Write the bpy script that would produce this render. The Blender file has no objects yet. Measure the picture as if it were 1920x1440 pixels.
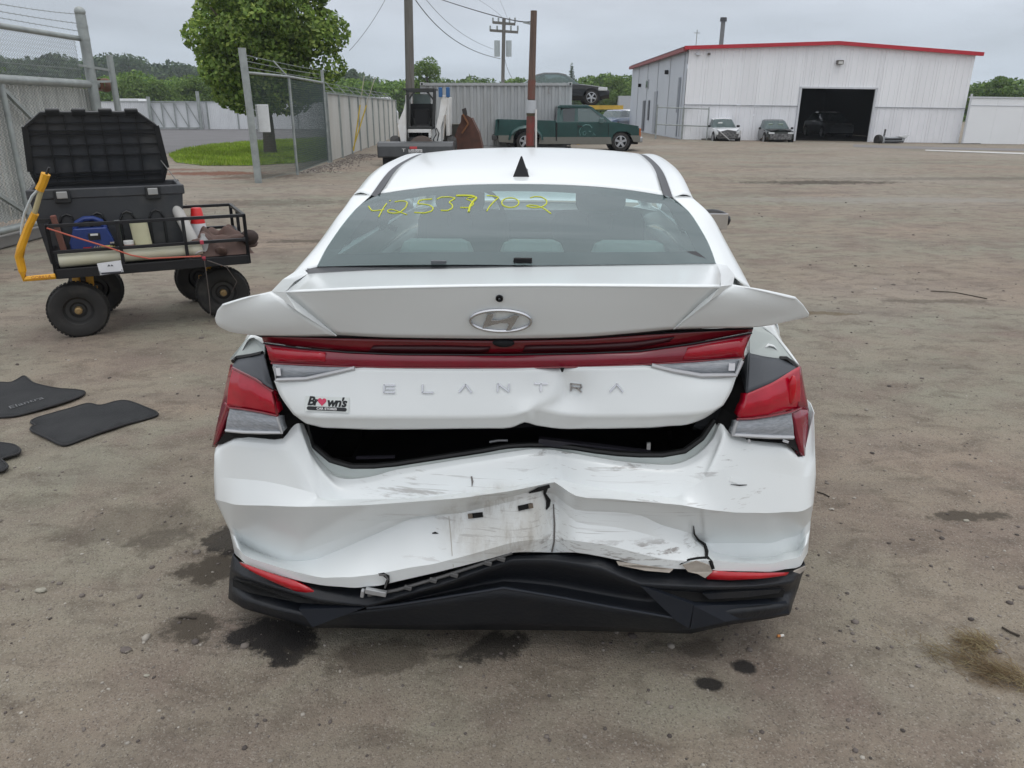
import bpy, bmesh, math, random
import numpy as np
from mathutils import Vector, Matrix
from mathutils.bvhtree import BVHTree
from mathutils.geometry import tessellate_polygon
random.seed(7)
rng = np.random.default_rng(11)
R = math.radians
SC = bpy.context.scene
COL = SC.collection

# ---------------------------------------------------------------- camera
CAM_H, FPX, PITCH = 1.62, 1442.0, R(19.72)
cam_d = bpy.data.cameras.new('camera'); cam = bpy.data.objects.new('camera', cam_d); COL.objects.link(cam)
cam_d.sensor_width = 36; cam_d.lens = FPX/1920*36; cam_d.clip_end = 3000; cam_d.clip_start = 0.05
cam.location = (0, 0, CAM_H); cam.rotation_euler = (R(90)-PITCH, 0, 0)
SC.camera = cam

# ---------------------------------------------------------------- light
SUN_EL, SUN_AZ = R(72), R(140)
wd = bpy.data.worlds.new('World'); SC.world = wd; wd.use_nodes = True
nt = wd.node_tree; nt.nodes.clear()
def N(nt, typ, **kw):
    n = nt.nodes.new(typ)
    for k, v in kw.items():
        if k.startswith('i_'):
            key = k[2:]; key = int(key) if key.isdigit() else key.replace('_', ' ')
            n.inputs[key].default_value = v
        else: setattr(n, k, v)
    return n
out = N(nt, 'ShaderNodeOutputWorld'); bg = N(nt, 'ShaderNodeBackground'); bg.inputs[1].default_value = 0.1
sky = N(nt, 'ShaderNodeTexSky', sky_type='NISHITA', sun_disc=False, sun_elevation=SUN_EL, sun_rotation=SUN_AZ)
tc = N(nt, 'ShaderNodeTexCoord')
sep = N(nt, 'ShaderNodeSeparateXYZ'); nt.links.new(tc.outputs['Generated'], sep.inputs[0])
# overcast luminance: brighter towards the zenith
ramp = N(nt, 'ShaderNodeValToRGB')
e = ramp.color_ramp.elements
e[0].position = 0.0; e[0].color = (.53, .60, .685, 1)
e[1].position = 1.0; e[1].color = (1.50, 1.52, 1.56, 1)
for p_, c_ in ((0.035, (.53, .60, .685)), (0.09, (.57, .625, .70)), (0.16, (.66, .69, .755)), (0.45, (.98, 1.0, 1.05))):
    k = e.new(p_); k.color = (*c_, 1)
nt.links.new(sep.outputs[2], ramp.inputs[0])
mp = N(nt, 'ShaderNodeMapping'); mp.inputs['Scale'].default_value = (1.2, 1.2, 5.5)
nt.links.new(tc.outputs['Generated'], mp.inputs[0])
no = N(nt, 'ShaderNodeTexNoise', i_Scale=3.0, i_Detail=5, i_Roughness=.5); nt.links.new(mp.outputs[0], no.inputs['Vector'])
cr = N(nt, 'ShaderNodeMapRange'); cr.inputs[1].default_value = .32; cr.inputs[2].default_value = .72
cr.inputs[3].default_value = .82; cr.inputs[4].default_value = 1.15
nt.links.new(no.outputs[0], cr.inputs[0])
mul = N(nt, 'ShaderNodeVectorMath', operation='MULTIPLY'); nt.links.new(ramp.outputs[0], mul.inputs[0]); nt.links.new(cr.outputs[0], mul.inputs[1])
scl = N(nt, 'ShaderNodeVectorMath', operation='SCALE'); scl.inputs['Scale'].default_value = 9.6
nt.links.new(mul.outputs[0], scl.inputs[0])
mx = N(nt, 'ShaderNodeMix', data_type='RGBA'); mx.inputs[0].default_value = .93
nt.links.new(sky.outputs[0], mx.inputs[6]); nt.links.new(scl.outputs[0], mx.inputs[7])
nt.links.new(mx.outputs[2], bg.inputs[0]); nt.links.new(bg.outputs[0], out.inputs[0])
sd = bpy.data.lights.new('sun', 'SUN'); sd.energy = .55; sd.angle = R(35); sd.color = (1, .97, .92)
sun = bpy.data.objects.new('sun', sd); COL.objects.link(sun)
sdir = Vector((math.sin(SUN_AZ)*math.cos(SUN_EL), math.cos(SUN_AZ)*math.cos(SUN_EL), math.sin(SUN_EL)))
sun.rotation_euler = (-sdir).to_track_quat('-Z', 'Y').to_euler()
vs = SC.view_settings; SC.display_settings.display_device = 'sRGB'
vs.view_transform = 'Standard'; vs.look = 'None'; vs.exposure = 0.12; vs.gamma = 1; vs.use_curve_mapping = False
SC.cycles.max_bounces = 8; SC.cycles.transparent_max_bounces = 16; SC.cycles.use_denoising = True
SC.cycles.volume_bounces = 1

# ---------------------------------------------------------------- placing helpers
_f = Vector((0, math.cos(PITCH), -math.sin(PITCH))); _u = Vector((0, math.sin(PITCH), math.cos(PITCH)))
def ray(px, py):
    return Vector(((px-960)/FPX, 0, 0)) + _u*(-(py-720)/FPX) + _f
CAMP = Vector((0, 0, CAM_H))
def W(px, py, Y):
    d = ray(px, py); return CAMP + d*(Y/d.y)
def G(px, py, z=0.0):
    d = ray(px, py); return CAMP + d*((z-CAM_H)/d.z)
CAR_O = Vector((-.03, 1.90, 0)); CAR_A = R(3.2)
_cf = Vector((math.sin(CAR_A), math.cos(CAR_A), 0)); _cr = Vector((math.cos(CAR_A), -math.sin(CAR_A), 0))
def tolocal(p):
    q = p-CAR_O; return Vector((q.dot(_cr), q.dot(_cf), q.z))
def V(px, py, yl):
    d = ray(px, py); t = (yl-(CAMP-CAR_O).dot(_cf))/d.dot(_cf)
    return tolocal(CAMP+d*t)

# ---------------------------------------------------------------- materials
MATS = {}
def mat(name, col, rough=.6, metal=0, var=.12, scale=6, bump=0, bscale=40, coat=0, col2=None, det=4, spec=.5, lo=.35, hi=.7, trans=0, em=None, stretch=(1,1,1), rnd=0):
    if name in MATS: return MATS[name]
    m = bpy.data.materials.new(name); m.use_nodes = True; MATS[name] = m
    nt = m.node_tree; b = nt.nodes['Principled BSDF']
    b.inputs['Roughness'].default_value = rough; b.inputs['Metallic'].default_value = metal
    b.inputs['Coat Weight'].default_value = coat; b.inputs['Coat Roughness'].default_value = .06
    b.inputs['Specular IOR Level'].default_value = spec
    tc = N(nt, 'ShaderNodeTexCoord'); mp = N(nt, 'ShaderNodeMapping'); mp.inputs['Scale'].default_value = stretch
    nt.links.new(tc.outputs['Object'], mp.inputs[0])
    n = N(nt, 'ShaderNodeTexNoise', i_Scale=scale, i_Detail=det, i_Roughness=.6); nt.links.new(mp.outputs[0], n.inputs['Vector'])
    mr = N(nt, 'ShaderNodeMapRange'); mr.inputs[1].default_value = lo; mr.inputs[2].default_value = hi; nt.links.new(n.outputs[0], mr.inputs[0])
    mixn = N(nt, 'ShaderNodeMix', data_type='RGBA'); nt.links.new(mr.outputs[0], mixn.inputs[0])
    c2 = col2 if col2 else tuple(max(0, c*(1-var)) for c in col)
    mixn.inputs[6].default_value = (*col, 1); mixn.inputs[7].default_value = (*c2, 1)
    if rnd:
        oi = N(nt, 'ShaderNodeObjectInfo'); rm_ = N(nt, 'ShaderNodeMapRange'); rm_.inputs[3].default_value = 1-rnd; rm_.inputs[4].default_value = 1+rnd*.4
        nt.links.new(oi.outputs['Random'], rm_.inputs[0]); vm_ = N(nt, 'ShaderNodeVectorMath', operation='SCALE'); nt.links.new(mixn.outputs[2], vm_.inputs[0]); nt.links.new(rm_.outputs[0], vm_.inputs['Scale']); nt.links.new(vm_.outputs[0], b.inputs['Base Color'])
    else: nt.links.new(mixn.outputs[2], b.inputs['Base Color'])
    if bump:
        n2 = N(nt, 'ShaderNodeTexNoise', i_Scale=bscale, i_Detail=3); nt.links.new(mp.outputs[0], n2.inputs['Vector'])
        bp = N(nt, 'ShaderNodeBump', i_Strength=bump, i_Distance=.01); nt.links.new(n2.outputs[0], bp.inputs['Height']); nt.links.new(bp.outputs[0], b.inputs['Normal'])
    if em: b.inputs['Emission Color'].default_value = (*em[0], 1); b.inputs['Emission Strength'].default_value = em[1]
    return m
def glass_mat(name, tint, thru, refl_rough=.02):
    if name in MATS: return MATS[name]
    m = bpy.data.materials.new(name); m.use_nodes = True; MATS[name] = m
    nt = m.node_tree; nt.nodes.clear(); o = N(nt, 'ShaderNodeOutputMaterial')
    t = N(nt, 'ShaderNodeBsdfTransparent'); t.inputs[0].default_value = (*[thru*c for c in tint], 1)
    g = N(nt, 'ShaderNodeBsdfGlossy', i_Roughness=refl_rough); g.inputs[0].default_value = (.95, .97, 1, 1)
    fr = N(nt, 'ShaderNodeFresnel', i_IOR=1.52); mx = N(nt, 'ShaderNodeMixShader')
    d = N(nt, 'ShaderNodeBsdfDiffuse'); d.inputs[0].default_value = (.36, .48, .48, 1)
    m2 = N(nt, 'ShaderNodeMixShader'); m2.inputs[0].default_value = .23   # road film
    nt.links.new(t.outputs[0], m2.inputs[1]); nt.links.new(d.outputs[0], m2.inputs[2])
    nt.links.new(fr.outputs[0], mx.inputs[0]); nt.links.new(m2.outputs[0], mx.inputs[1]); nt.links.new(g.outputs[0], mx.inputs[2])
    nt.links.new(mx.outputs[0], o.inputs[0]); return m
def leaf_mat(name, a, b, c, far=False):
    m = bpy.data.materials.new(name); m.use_nodes = True; MATS[name] = m
    nt = m.node_tree; nt.nodes.clear(); o = N(nt, 'ShaderNodeOutputMaterial')
    ge = N(nt, 'ShaderNodeNewGeometry'); rp = N(nt, 'ShaderNodeValToRGB'); nt.links.new(ge.outputs['Random Per Island'], rp.inputs[0])
    e = rp.color_ramp.elements; e[0].color = (*a, 1); e[1].color = (*c, 1); k = e.new(.5); k.color = (*b, 1)
    tc = N(nt, 'ShaderNodeTexCoord'); n = N(nt, 'ShaderNodeTexNoise', i_Scale=.05 if far else .9, i_Detail=3); nt.links.new(tc.outputs['Object'], n.inputs['Vector'])
    hv = N(nt, 'ShaderNodeMapRange'); hv.inputs[1].default_value = .3; hv.inputs[2].default_value = .7; hv.inputs[3].default_value = .6; hv.inputs[4].default_value = 1.45
    nt.links.new(n.outputs[0], hv.inputs[0])
    vm = N(nt, 'ShaderNodeVectorMath', operation='SCALE'); nt.links.new(rp.outputs[0], vm.inputs[0]); nt.links.new(hv.outputs[0], vm.inputs['Scale'])
    d = N(nt, 'ShaderNodeBsdfDiffuse'); t = N(nt, 'ShaderNodeBsdfTranslucent'); g = N(nt, 'ShaderNodeBsdfGlossy', i_Roughness=.45)
    g.inputs[0].default_value = (.5, .5, .5, 1)
    nt.links.new(vm.outputs[0], d.inputs[0]); nt.links.new(vm.outputs[0], t.inputs[0])
    m1 = N(nt, 'ShaderNodeMixShader'); m1.inputs[0].default_value = .3; nt.links.new(d.outputs[0], m1.inputs[1]); nt.links.new(t.outputs[0], m1.inputs[2])
    m2 = N(nt, 'ShaderNodeMixShader'); m2.inputs[0].default_value = .04; nt.links.new(m1.outputs[0], m2.inputs[1]); nt.links.new(g.outputs[0], m2.inputs[2])
    nt.links.new(m2.outputs[0], o.inputs[0]); return m

# ---------------------------------------------------------------- mesh helpers
def thing(name, label, cat, loc=(0,0,0), rotz=0, group=None):
    o = bpy.data.objects.new(name, None); COL.objects.link(o)
    o.location = loc; o.rotation_euler = (0, 0, rotz); o['label'] = label; o['category'] = cat
    o.empty_display_size = .2
    if group: o['group'] = group
    return o
def tag(o, label=None, cat=None, group=None, kind=None):
    for k, v in (('label', label), ('category', cat), ('group', group), ('kind', kind)):
        if v: o[k] = v
    return o
def link(name, me, parent=None, mats=None, smooth=False):
    if mats:
        for m in (mats if isinstance(mats, (list, tuple)) else [mats]): me.materials.append(m)
    if smooth and len(me.polygons): me.polygons.foreach_set('use_smooth', [True]*len(me.polygons))
    o = bpy.data.objects.new(name, me); COL.objects.link(o)
    if parent: o.parent = parent
    return o
def npmesh(name, v, f):
    me = bpy.data.meshes.new(name)
    v = np.asarray(v, dtype=np.float32); f = np.asarray(f, dtype=np.int32)
    n = f.shape[1]
    me.vertices.add(len(v)); me.vertices.foreach_set('co', v.ravel())
    me.loops.add(f.size); me.loops.foreach_set('vertex_index', f.ravel())
    me.polygons.add(len(f)); me.polygons.foreach_set('loop_start', np.arange(0, f.size, n, dtype=np.int32))
    try: me.polygons.foreach_set('loop_total', np.full(len(f), n, dtype=np.int32))
    except Exception: pass
    me.update(calc_edges=True); return me
class MB:
    def __init__(s): s.v = []; s.f = []; s.mi = []; s.cur = 0
    def add(s, vs, fs):
        o = len(s.v); s.v += [tuple(p) for p in vs]; s.f += [tuple(i+o for i in f) for f in fs]; s.mi += [s.cur]*len(fs); return s
    def box(s, c, size, M=None):
        x, y, z = size[0]/2, size[1]/2, size[2]/2
        vs = [Vector((a*x, b*y, d*z)) for a in (-1, 1) for b in (-1, 1) for d in (-1, 1)]
        if M is not None: vs = [M @ v for v in vs]
        vs = [v+Vector(c) for v in vs]
        return s.add(vs, [(0,1,3,2),(4,6,7,5),(0,4,5,1),(2,3,7,6),(0,2,6,4),(1,5,7,3)])
    def bar(s, a, b, w, h=None, up=(0,0,1)):
        a, b = Vector(a), Vector(b); h = h or w; d = b-a; L = d.length
        if L < 1e-6: return s
        d.normalize(); u = Vector(up)
        if abs(d.dot(u)) > .99: u = Vector((0, 1, 0))
        x = d.cross(u).normalized(); z = x.cross(d)
        M = Matrix((x, d, z)).transposed()
        return s.box((a+b)/2, (w, L, h), M)
    def tube(s, pts, r, n=8, cap=True):
        pts = [Vector(p) for p in pts]; rings = []
        for i, p in enumerate(pts):
            d = (pts[min(i+1, len(pts)-1)]-pts[max(i-1, 0)]).normalized()
            u = Vector((0, 0, 1)) if abs(d.z) < .95 else Vector((0, 1, 0))
            x = d.cross(u).normalized(); y = x.cross(d)
            rr = r[i] if isinstance(r, (list, tuple)) else r
            rings.append([p+x*math.cos(2*math.pi*k/n)*rr+y*math.sin(2*math.pi*k/n)*rr for k in range(n)])
        vs = [q for rg in rings for q in rg]; fs = []
        for i in range(len(pts)-1):
            for k in range(n): fs.append((i*n+k, i*n+(k+1)%n, (i+1)*n+(k+1)%n, (i+1)*n+k))
        if cap: fs += [tuple(range(n))[::-1], tuple((len(pts)-1)*n+k for k in range(n))]
        return s.add(vs, fs)
    def lathe(s, prof, n=24, M=None, c=(0,0,0), cap=False):          # prof: (r, h) along local z
        vs = []; fs = []
        for r_, h in prof:
            for k in range(n):
                v = Vector((r_*math.cos(2*math.pi*k/n), r_*math.sin(2*math.pi*k/n), h))
                vs.append((M @ v if M is not None else v)+Vector(c))
        for i in range(len(prof)-1):
            for k in range(n): fs.append((i*n+k, i*n+(k+1)%n, (i+1)*n+(k+1)%n, (i+1)*n+k))
        if cap and prof[0][0] > 1e-4: fs.append(tuple(range(n))[::-1])
        if cap and prof[-1][0] > 1e-4: fs.append(tuple((len(prof)-1)*n+k for k in range(n)))
        return s.add(vs, fs)
    def prism(s, poly, thick):                             # poly: 3D points, thick: vector
        n = len(poly); t = Vector(thick); P = [Vector(p) for p in poly]
        tr = tessellate_polygon([P])
        fs = [tuple(a) for a in tr] + [tuple(i+n for i in a)[::-1] for a in tr]
        fs += [(i, (i+1) % n, (i+1) % n+n, i+n) for i in range(n)]
        return s.add(P+[p+t for p in P], fs)
    def sph(s, c, r, nu=12, nv=8, jit=0, sd=0):
        rr = random.Random(sd); r = (r, r, r) if not isinstance(r, (tuple, list)) else r; vs = []; fs = []
        for j in range(nv+1):
            th = math.pi*j/nv
            for i in range(nu):
                ph = 2*math.pi*i/nu; q = 1+jit*(rr.random()-.5)
                vs.append((c[0]+r[0]*q*math.sin(th)*math.cos(ph), c[1]+r[1]*q*math.sin(th)*math.sin(ph), c[2]+r[2]*q*math.cos(th)))
        for j in range(nv):
            for i in range(nu): fs.append((j*nu+i, (j+1)*nu+i, (j+1)*nu+(i+1)%nu, j*nu+(i+1)%nu))
        return s.add(vs, fs)
    def grid(s, rows, close=False):
        m = len(rows[0]); vs = [p for r_ in rows for p in r_]; fs = []
        for j in range(len(rows)-1):
            for i in range(m-1+(1 if close else 0)): fs.append((j*m+i, j*m+(i+1)%m, (j+1)*m+(i+1)%m, (j+1)*m+i))
        return s.add(vs, fs)
    def build(s, name, mats, parent=None, smooth=False, bevel=0, loc=None, kind=None, fixn=True, ref=None):
        me = bpy.data.meshes.new(name); me.from_pydata(s.v, [], s.f)
        if isinstance(mats, (list, tuple)) and len(mats) > 1: me.polygons.foreach_set('material_index', s.mi)
        if ref is not None:
            bm = bmesh.new(); bm.from_mesh(me); bm.normal_update()
            for f_ in bm.faces:
                if f_.normal.dot(f_.calc_center_median()-Vector(ref)) < 0: f_.normal_flip()
            bm.to_mesh(me); bm.free()
        elif fixn and len(s.f) < 60000:
            bm = bmesh.new(); bm.from_mesh(me); bmesh.ops.recalc_face_normals(bm, faces=bm.faces); bm.to_mesh(me); bm.free()
        o = link(name, me, parent, mats, smooth)
        if loc: o.location = loc
        if bevel:
            b = o.modifiers.new('b', 'BEVEL'); b.width = bevel; b.segments = 2; b.limit_method = 'ANGLE'; b.angle_limit = R(40)
        if smooth:
            try: me.set_sharp_from_angle(angle=R(38))
            except Exception: pass
        if kind: o['kind'] = kind
        return o
def copy_tree(o, parent=None, loc=None, rotz=None, **props):
    c = o.copy(); COL.objects.link(c)
    if parent is not None: c.parent = parent
    for ch in o.children: copy_tree(ch, c)
    if loc is not None: c.location = loc
    if rotz is not None: c.rotation_euler = (0, 0, rotz)
    for k, v in props.items(): c[k] = v
    return c
def lerpkeys(keys, i):
    ks = sorted(keys)
    if i <= ks[0]: return keys[ks[0]]
    for a, b in zip(ks, ks[1:]):
        if a <= i <= b:
            t = (i-a)/(b-a); return tuple(p*(1-t)+q*t for p, q in zip(keys[a], keys[b]))
    return keys[ks[-1]]
def interp(tab, x):
    if x <= tab[0][0]: return tab[0][1]
    for (a, p), (b, q) in zip(tab, tab[1:]):
        if x <= b: return p+(q-p)*(x-a)/(b-a)
    return tab[-1][1]
def resample(poly, n):
    P = [Vector(p) for p in poly]; L = [0]
    for a, b in zip(P, P[1:]): L.append(L[-1]+(b-a).length)
    outp = []
    for k in range(n):
        t = L[-1]*k/(n-1)
        for i in range(len(P)-1):
            if t <= L[i+1]+1e-9:
                q = (t-L[i])/max(L[i+1]-L[i], 1e-9); outp.append(P[i].lerp(P[i+1], q)); break
    return outp
def _up(A, axis, k, cr):
    """interpolating spline through the control points along one axis; cr: {index: crease 0..1}"""
    A = np.moveaxis(A, axis, 0); n = len(A)
    h = np.maximum(np.linalg.norm(A[1:]-A[:-1], axis=2).mean(1), 1e-6); d = (A[1:]-A[:-1])/h[:, None, None]
    out_ = []
    def tg(i):
        if i == 0: return d[0], d[0]
        if i == n-1: return d[-1], d[-1]
        m = (d[i-1]*h[i]+d[i]*h[i-1])/(h[i]+h[i-1])*.94; c = cr.get(i, 0) if cr else 0
        return m*(1-c)+d[i-1]*c, m*(1-c)+d[i]*c
    for i in range(n-1):
        m0 = tg(i)[1]*h[i]; m1 = tg(i+1)[0]*h[i]
        for j in range(k):
            t = j/k; out_.append(A[i]*(2*t**3-3*t**2+1)+m0*(t**3-2*t**2+t)+A[i+1]*(-2*t**3+3*t**2)+m1*(t**3-t**2))
    out_.append(A[-1]); return np.moveaxis(np.array(out_), 0, axis)
def loft(name, rows, m, parent=None, sub=2, crease=None, ccrease=None, thick=0, smooth=True, kind=None, off=1, ref=(0, 2.0, .62)):
    """rows: equal-length lists of local 3D points; the surface passes through all of them"""
    A = np.array([[tuple(p) for p in r_] for r_ in rows], float)
    if sub:
        k = {1: 4, 2: 6}[sub]; A = _up(A, 0, k, crease); A = _up(A, 1, k if A.shape[1] < 16 else 3, ccrease)
    nr, nc = A.shape[:2]; me = bpy.data.meshes.new(name); P = A.reshape(-1, 3)
    idx = np.arange(nr*nc).reshape(nr, nc); F = np.stack([idx[:-1, :-1].ravel(), idx[1:, :-1].ravel(), idx[1:, 1:].ravel(), idx[:-1, 1:].ravel()], 1)
    nn = np.cross(P[F[:, 2]]-P[F[:, 0]], P[F[:, 3]]-P[F[:, 1]]); cc = P[F].mean(1)-np.array(ref)
    flip = float((nn*cc).sum()) < 0
    if flip: F = F[:, ::-1]
    me.from_pydata([tuple(p) for p in P], [], [tuple(int(i) for i in f) for f in F]); me.validate()
    if sub and crease:
        hard = {j*k for j, c_ in crease.items() if c_ >= 1 and 0 < j < len(rows)-1}
        if hard:
            at = me.attributes.get('sharp_edge') or me.attributes.new('sharp_edge', 'BOOLEAN', 'EDGE')
            ev = np.empty(len(me.edges)*2, np.int32); me.edges.foreach_get('vertices', ev); ev = ev.reshape(-1, 2)
            ra = ev[:, 0]//nc; rb = ev[:, 1]//nc; at.data.foreach_set('value', (ra == rb) & np.isin(ra, list(hard)))
    o = link(name, me, parent, m, smooth)
    if thick:
        md = o.modifiers.new('s', 'SOLIDIFY'); md.thickness = thick; md.offset = -1
    if kind: o['kind'] = kind
    return o
def text(name, body, size, M, m, parent=None, extrude=.002, shear=0, sx=1, space=1, bevel=0, offset=0):
    c = bpy.data.curves.new(name, 'FONT'); c.body = body; c.size = size; c.extrude = extrude; c.shear = shear
    c.space_character = space; c.align_x = 'CENTER'; c.align_y = 'CENTER'; c.bevel_depth = bevel; c.offset = offset
    tmp = bpy.data.objects.new(name, c); COL.objects.link(tmp); c.resolution_u = 3
    dg = bpy.context.evaluated_depsgraph_get(); me = bpy.data.meshes.new_from_object(tmp.evaluated_get(dg)); bpy.data.objects.remove(tmp); bpy.data.curves.remove(c)
    me.materials.clear(); o = link(name, me, parent, m); o.matrix_local = M @ Matrix.Diagonal((sx, 1, 1, 1)); return o
def frame(origin, right, up):
    r_ = Vector(right).normalized(); n = r_.cross(Vector(up)).normalized(); u = n.cross(r_)
    M = Matrix((r_, u, n)).transposed().to_4x4(); M.translation = Vector(origin); return M

def split_loose(o):
    """give every separate piece of a joined mesh an object of its own"""
    bm = bmesh.new(); bm.from_mesh(o.data); bm.faces.ensure_lookup_table(); seen = set(); isl = []
    for f in bm.faces:
        if f.index in seen: continue
        st_ = [f]; seen.add(f.index); g_ = []
        while st_:
            a = st_.pop(); g_.append(a.index)
            for v in a.verts:
                for b in v.link_faces:
                    if b.index not in seen: seen.add(b.index); st_.append(b)
        isl.append(g_)
    if len(isl) < 2: bm.free(); return
    me0 = o.data
    for k, g_ in enumerate(isl):
        b2 = bm.copy(); b2.faces.ensure_lookup_table(); keep = set(g_); bmesh.ops.delete(b2, geom=[f for f in b2.faces if f.index not in keep], context='FACES')
        me = bpy.data.meshes.new(me0.name); b2.to_mesh(me); b2.free()
        for m in me0.materials: me.materials.append(m)
        if k == 0: o.data = me
        else:
            c = o.copy(); c.data = me; COL.objects.link(c)
    bm.free()
# ================================================================ ground
def sstep(a, b, x): t = np.clip((x-a)/(b-a), 0, 1); return t*t*(3-2*t)
def _h(ix, iy, s): return np.modf(np.abs(np.sin(ix*127.1+iy*311.7+s*74.7)*43758.5453))[0]
def vnoise(x, y, s=0):
    ix, iy = np.floor(x), np.floor(y); fx, fy = x-ix, y-iy; fx = fx*fx*(3-2*fx); fy = fy*fy*(3-2*fy)
    a = _h(ix, iy, s)*(1-fx)+_h(ix+1, iy, s)*fx; b = _h(ix, iy+1, s)*(1-fx)+_h(ix+1, iy+1, s)*fx
    return a*(1-fy)+b*fy-.5
def gz(x, y):
    x = np.asarray(x, float); y = np.asarray(y, float)
    slope = -.0135*(np.clip(x, 4, 60)-16)*sstep(30, 42, y)*(1-sstep(70, 120, y))*sstep(3, 9, x)
    hill = 9*sstep(130, 330, np.hypot(x*.6, y))
    near = (1-sstep(9, 26, y))
    rough = (.016*vnoise(x*1.1, y*1.1, 1)+.012*vnoise(x*4.3, y*4.3, 2)+.006*vnoise(x*13, y*13, 3))
    return slope+hill+rough*(near*.9+.1*(y < 120))
def axis(a, b, fine0, fine1, st, grow, mx):
    L = [fine0]
    while L[-1] < fine1: L.append(L[-1]+st)
    s = st
    while L[-1] < b: s = min(s*grow, mx); L.append(L[-1]+s)
    M = []; s = st; p = fine0
    while p > a: s = min(s*grow, mx); p -= s; M.append(p)
    return np.array(M[::-1]+L)
gx = axis(-600, 600, -4.2, 4.2, .035, 1.05, 40); gy = axis(-60, 650, .9, 8.0, .035, 1.045, 40)
XX, YY = np.meshgrid(gx, gy); ZZ = gz(XX, YY)
nx, ny = len(gx), len(gy)
idx = np.arange(nx*ny).reshape(ny, nx)
gf = np.stack([idx[:-1, :-1].ravel(), idx[:-1, 1:].ravel(), idx[1:, 1:].ravel(), idx[1:, :-1].ravel()], 1)
gm = bpy.data.materials.new('packed_gravel_dirt'); gm.use_nodes = True
def build_ground(m):
    nt = m.node_tree; b = nt.nodes['Principled BSDF']; b.inputs['Specular IOR Level'].default_value = .25
    tc = N(nt, 'ShaderNodeTexCoord'); P = tc.outputs['Object']
    def noise(sc, det=4, ro=.6, dist=0, vec=None):
        n = N(nt, 'ShaderNodeTexNoise', i_Scale=sc, i_Detail=det, i_Roughness=ro, i_Distortion=dist); nt.links.new(vec or P, n.inputs['Vector']); return n.outputs[0]
    def rng_(v, a, b_, c=0, d=1):
        r_ = N(nt, 'ShaderNodeMapRange'); r_.inputs[1].default_value = a; r_.inputs[2].default_value = b_; r_.inputs[3].default_value = c; r_.inputs[4].default_value = d
        nt.links.new(v, r_.inputs[0]); return r_.outputs[0]
    def mix(f, a, b_, bt='MIX'):
        x = N(nt, 'ShaderNodeMix', data_type='RGBA', blend_type=bt)
        if isinstance(f, float): x.inputs[0].default_value = f
        else: nt.links.new(f, x.inputs[0])
        for s_, v in ((6, a), (7, b_)):
            if isinstance(v, tuple): x.inputs[s_].default_value = (*v, 1)
            else: nt.links.new(v, x.inputs[s_])
        return x.outputs[2]
    def math_(op, a, b_=None):
        x = N(nt, 'ShaderNodeMath', operation=op)
        for s_, v in ((0, a), (1, b_)):
            if v is None: continue
            if isinstance(v, (int, float)): x.inputs[s_].default_value = v
            else: nt.links.new(v, x.inputs[s_])
        return x.outputs[0]
    mp = N(nt, 'ShaderNodeMapping'); mp.inputs['Scale'].default_value = (.62, 1, 1); mp.inputs['Rotation'].default_value = (0, 0, R(-12)); nt.links.new(P, mp.inputs[0]); S = mp.outputs[0]
    base = mix(rng_(noise(.55, 5, .6, .6, S), .38, .62), (.310, .250, .194), (.270, .264, .203))
    base = mix(rng_(noise(1.7, 4, .6, .3), .45, .68), base, (.225, .178, .145))
    base = mix(rng_(noise(.16, 3, .5), .5, .7), base, (.33, .30, .25))
    base = mix(rng_(noise(7, 5, .7, .5, S), .48, .72, 0, .8), base, (.115, .092, .070))
    # fine aggregate
    v1 = N(nt, 'ShaderNodeTexVoronoi', i_Scale=210); nt.links.new(P, v1.inputs['Vector'])
    sepc = N(nt, 'ShaderNodeSeparateColor'); nt.links.new(v1.outputs['Color'], sepc.inputs[0])
    base = mix(rng_(sepc.outputs[0], .80, 1.0, 0, .55), base, (.42, .39, .34))
    base = mix(rng_(sepc.outputs[1], .78, 1.0, 0, .6), base, (.08, .066, .054))
    base = mix(rng_(noise(240, 2, .7), .35, .7, 0, .35), base, (.12, .10, .085))
    # tyre tracks and damp streaks
    mp2 = N(nt, 'ShaderNodeMapping'); mp2.inputs['Scale'].default_value = (.16, .9, 1); mp2.inputs['Rotation'].default_value = (0, 0, R(-6)); nt.links.new(P, mp2.inputs[0])
    base = mix(rng_(noise(1.0, 4, .65, .3, mp2.outputs[0]), .54, .68, 0, .5), base, (.135, .115, .098))
    # local spots: (x, y, rx, ry, edge, colour, strength)
    spots = STAINS
    wob = noise(6.5, 6, .72); wob2 = noise(1.6, 3, .6)
    for (sx, sy, rx, ry, c, st, wa) in spots:
        m1 = N(nt, 'ShaderNodeMapping', vector_type='POINT'); m1.inputs['Location'].default_value = (-sx/rx, -sy/ry, 0); m1.inputs['Scale'].default_value = (1/rx, 1/ry, 0); nt.links.new(P, m1.inputs[0])
        ln = N(nt, 'ShaderNodeVectorMath', operation='LENGTH'); nt.links.new(m1.outputs[0], ln.inputs[0])
        d = math_('ADD', ln.outputs['Value'], math_('MULTIPLY', math_('SUBTRACT', wob, .5), 3.2*wa))
        d = math_('ADD', d, math_('MULTIPLY', math_('SUBTRACT', wob2, .5), 1.4*wa))
        base = mix(rng_(d, 1.08, .72, 0, st), base, c)
    nt.links.new(base, b.inputs['Base Color'])
    nt.links.new(rng_(noise(5, 3), .3, .7, .75, .98), b.inputs['Roughness'])
    hgt = math_('ADD', math_('MULTIPLY', noise(55, 5, .75), 1.0), math_('MULTIPLY', v1.outputs['Distance'], -.35))
    hgt = math_('ADD', hgt, math_('MULTIPLY', noise(12, 3, .6), 1.6))
    bp = N(nt, 'ShaderNodeBump', i_Strength=.7, i_Distance=.014); nt.links.new(hgt, bp.inputs['Height']); nt.links.new(bp.outputs[0], b.inputs['Normal'])
def _sp(px, py, rx, ry, c, st, wa=1): g = G(px, py); return (g.x, g.y, rx, ry, c, st, wa)
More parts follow.
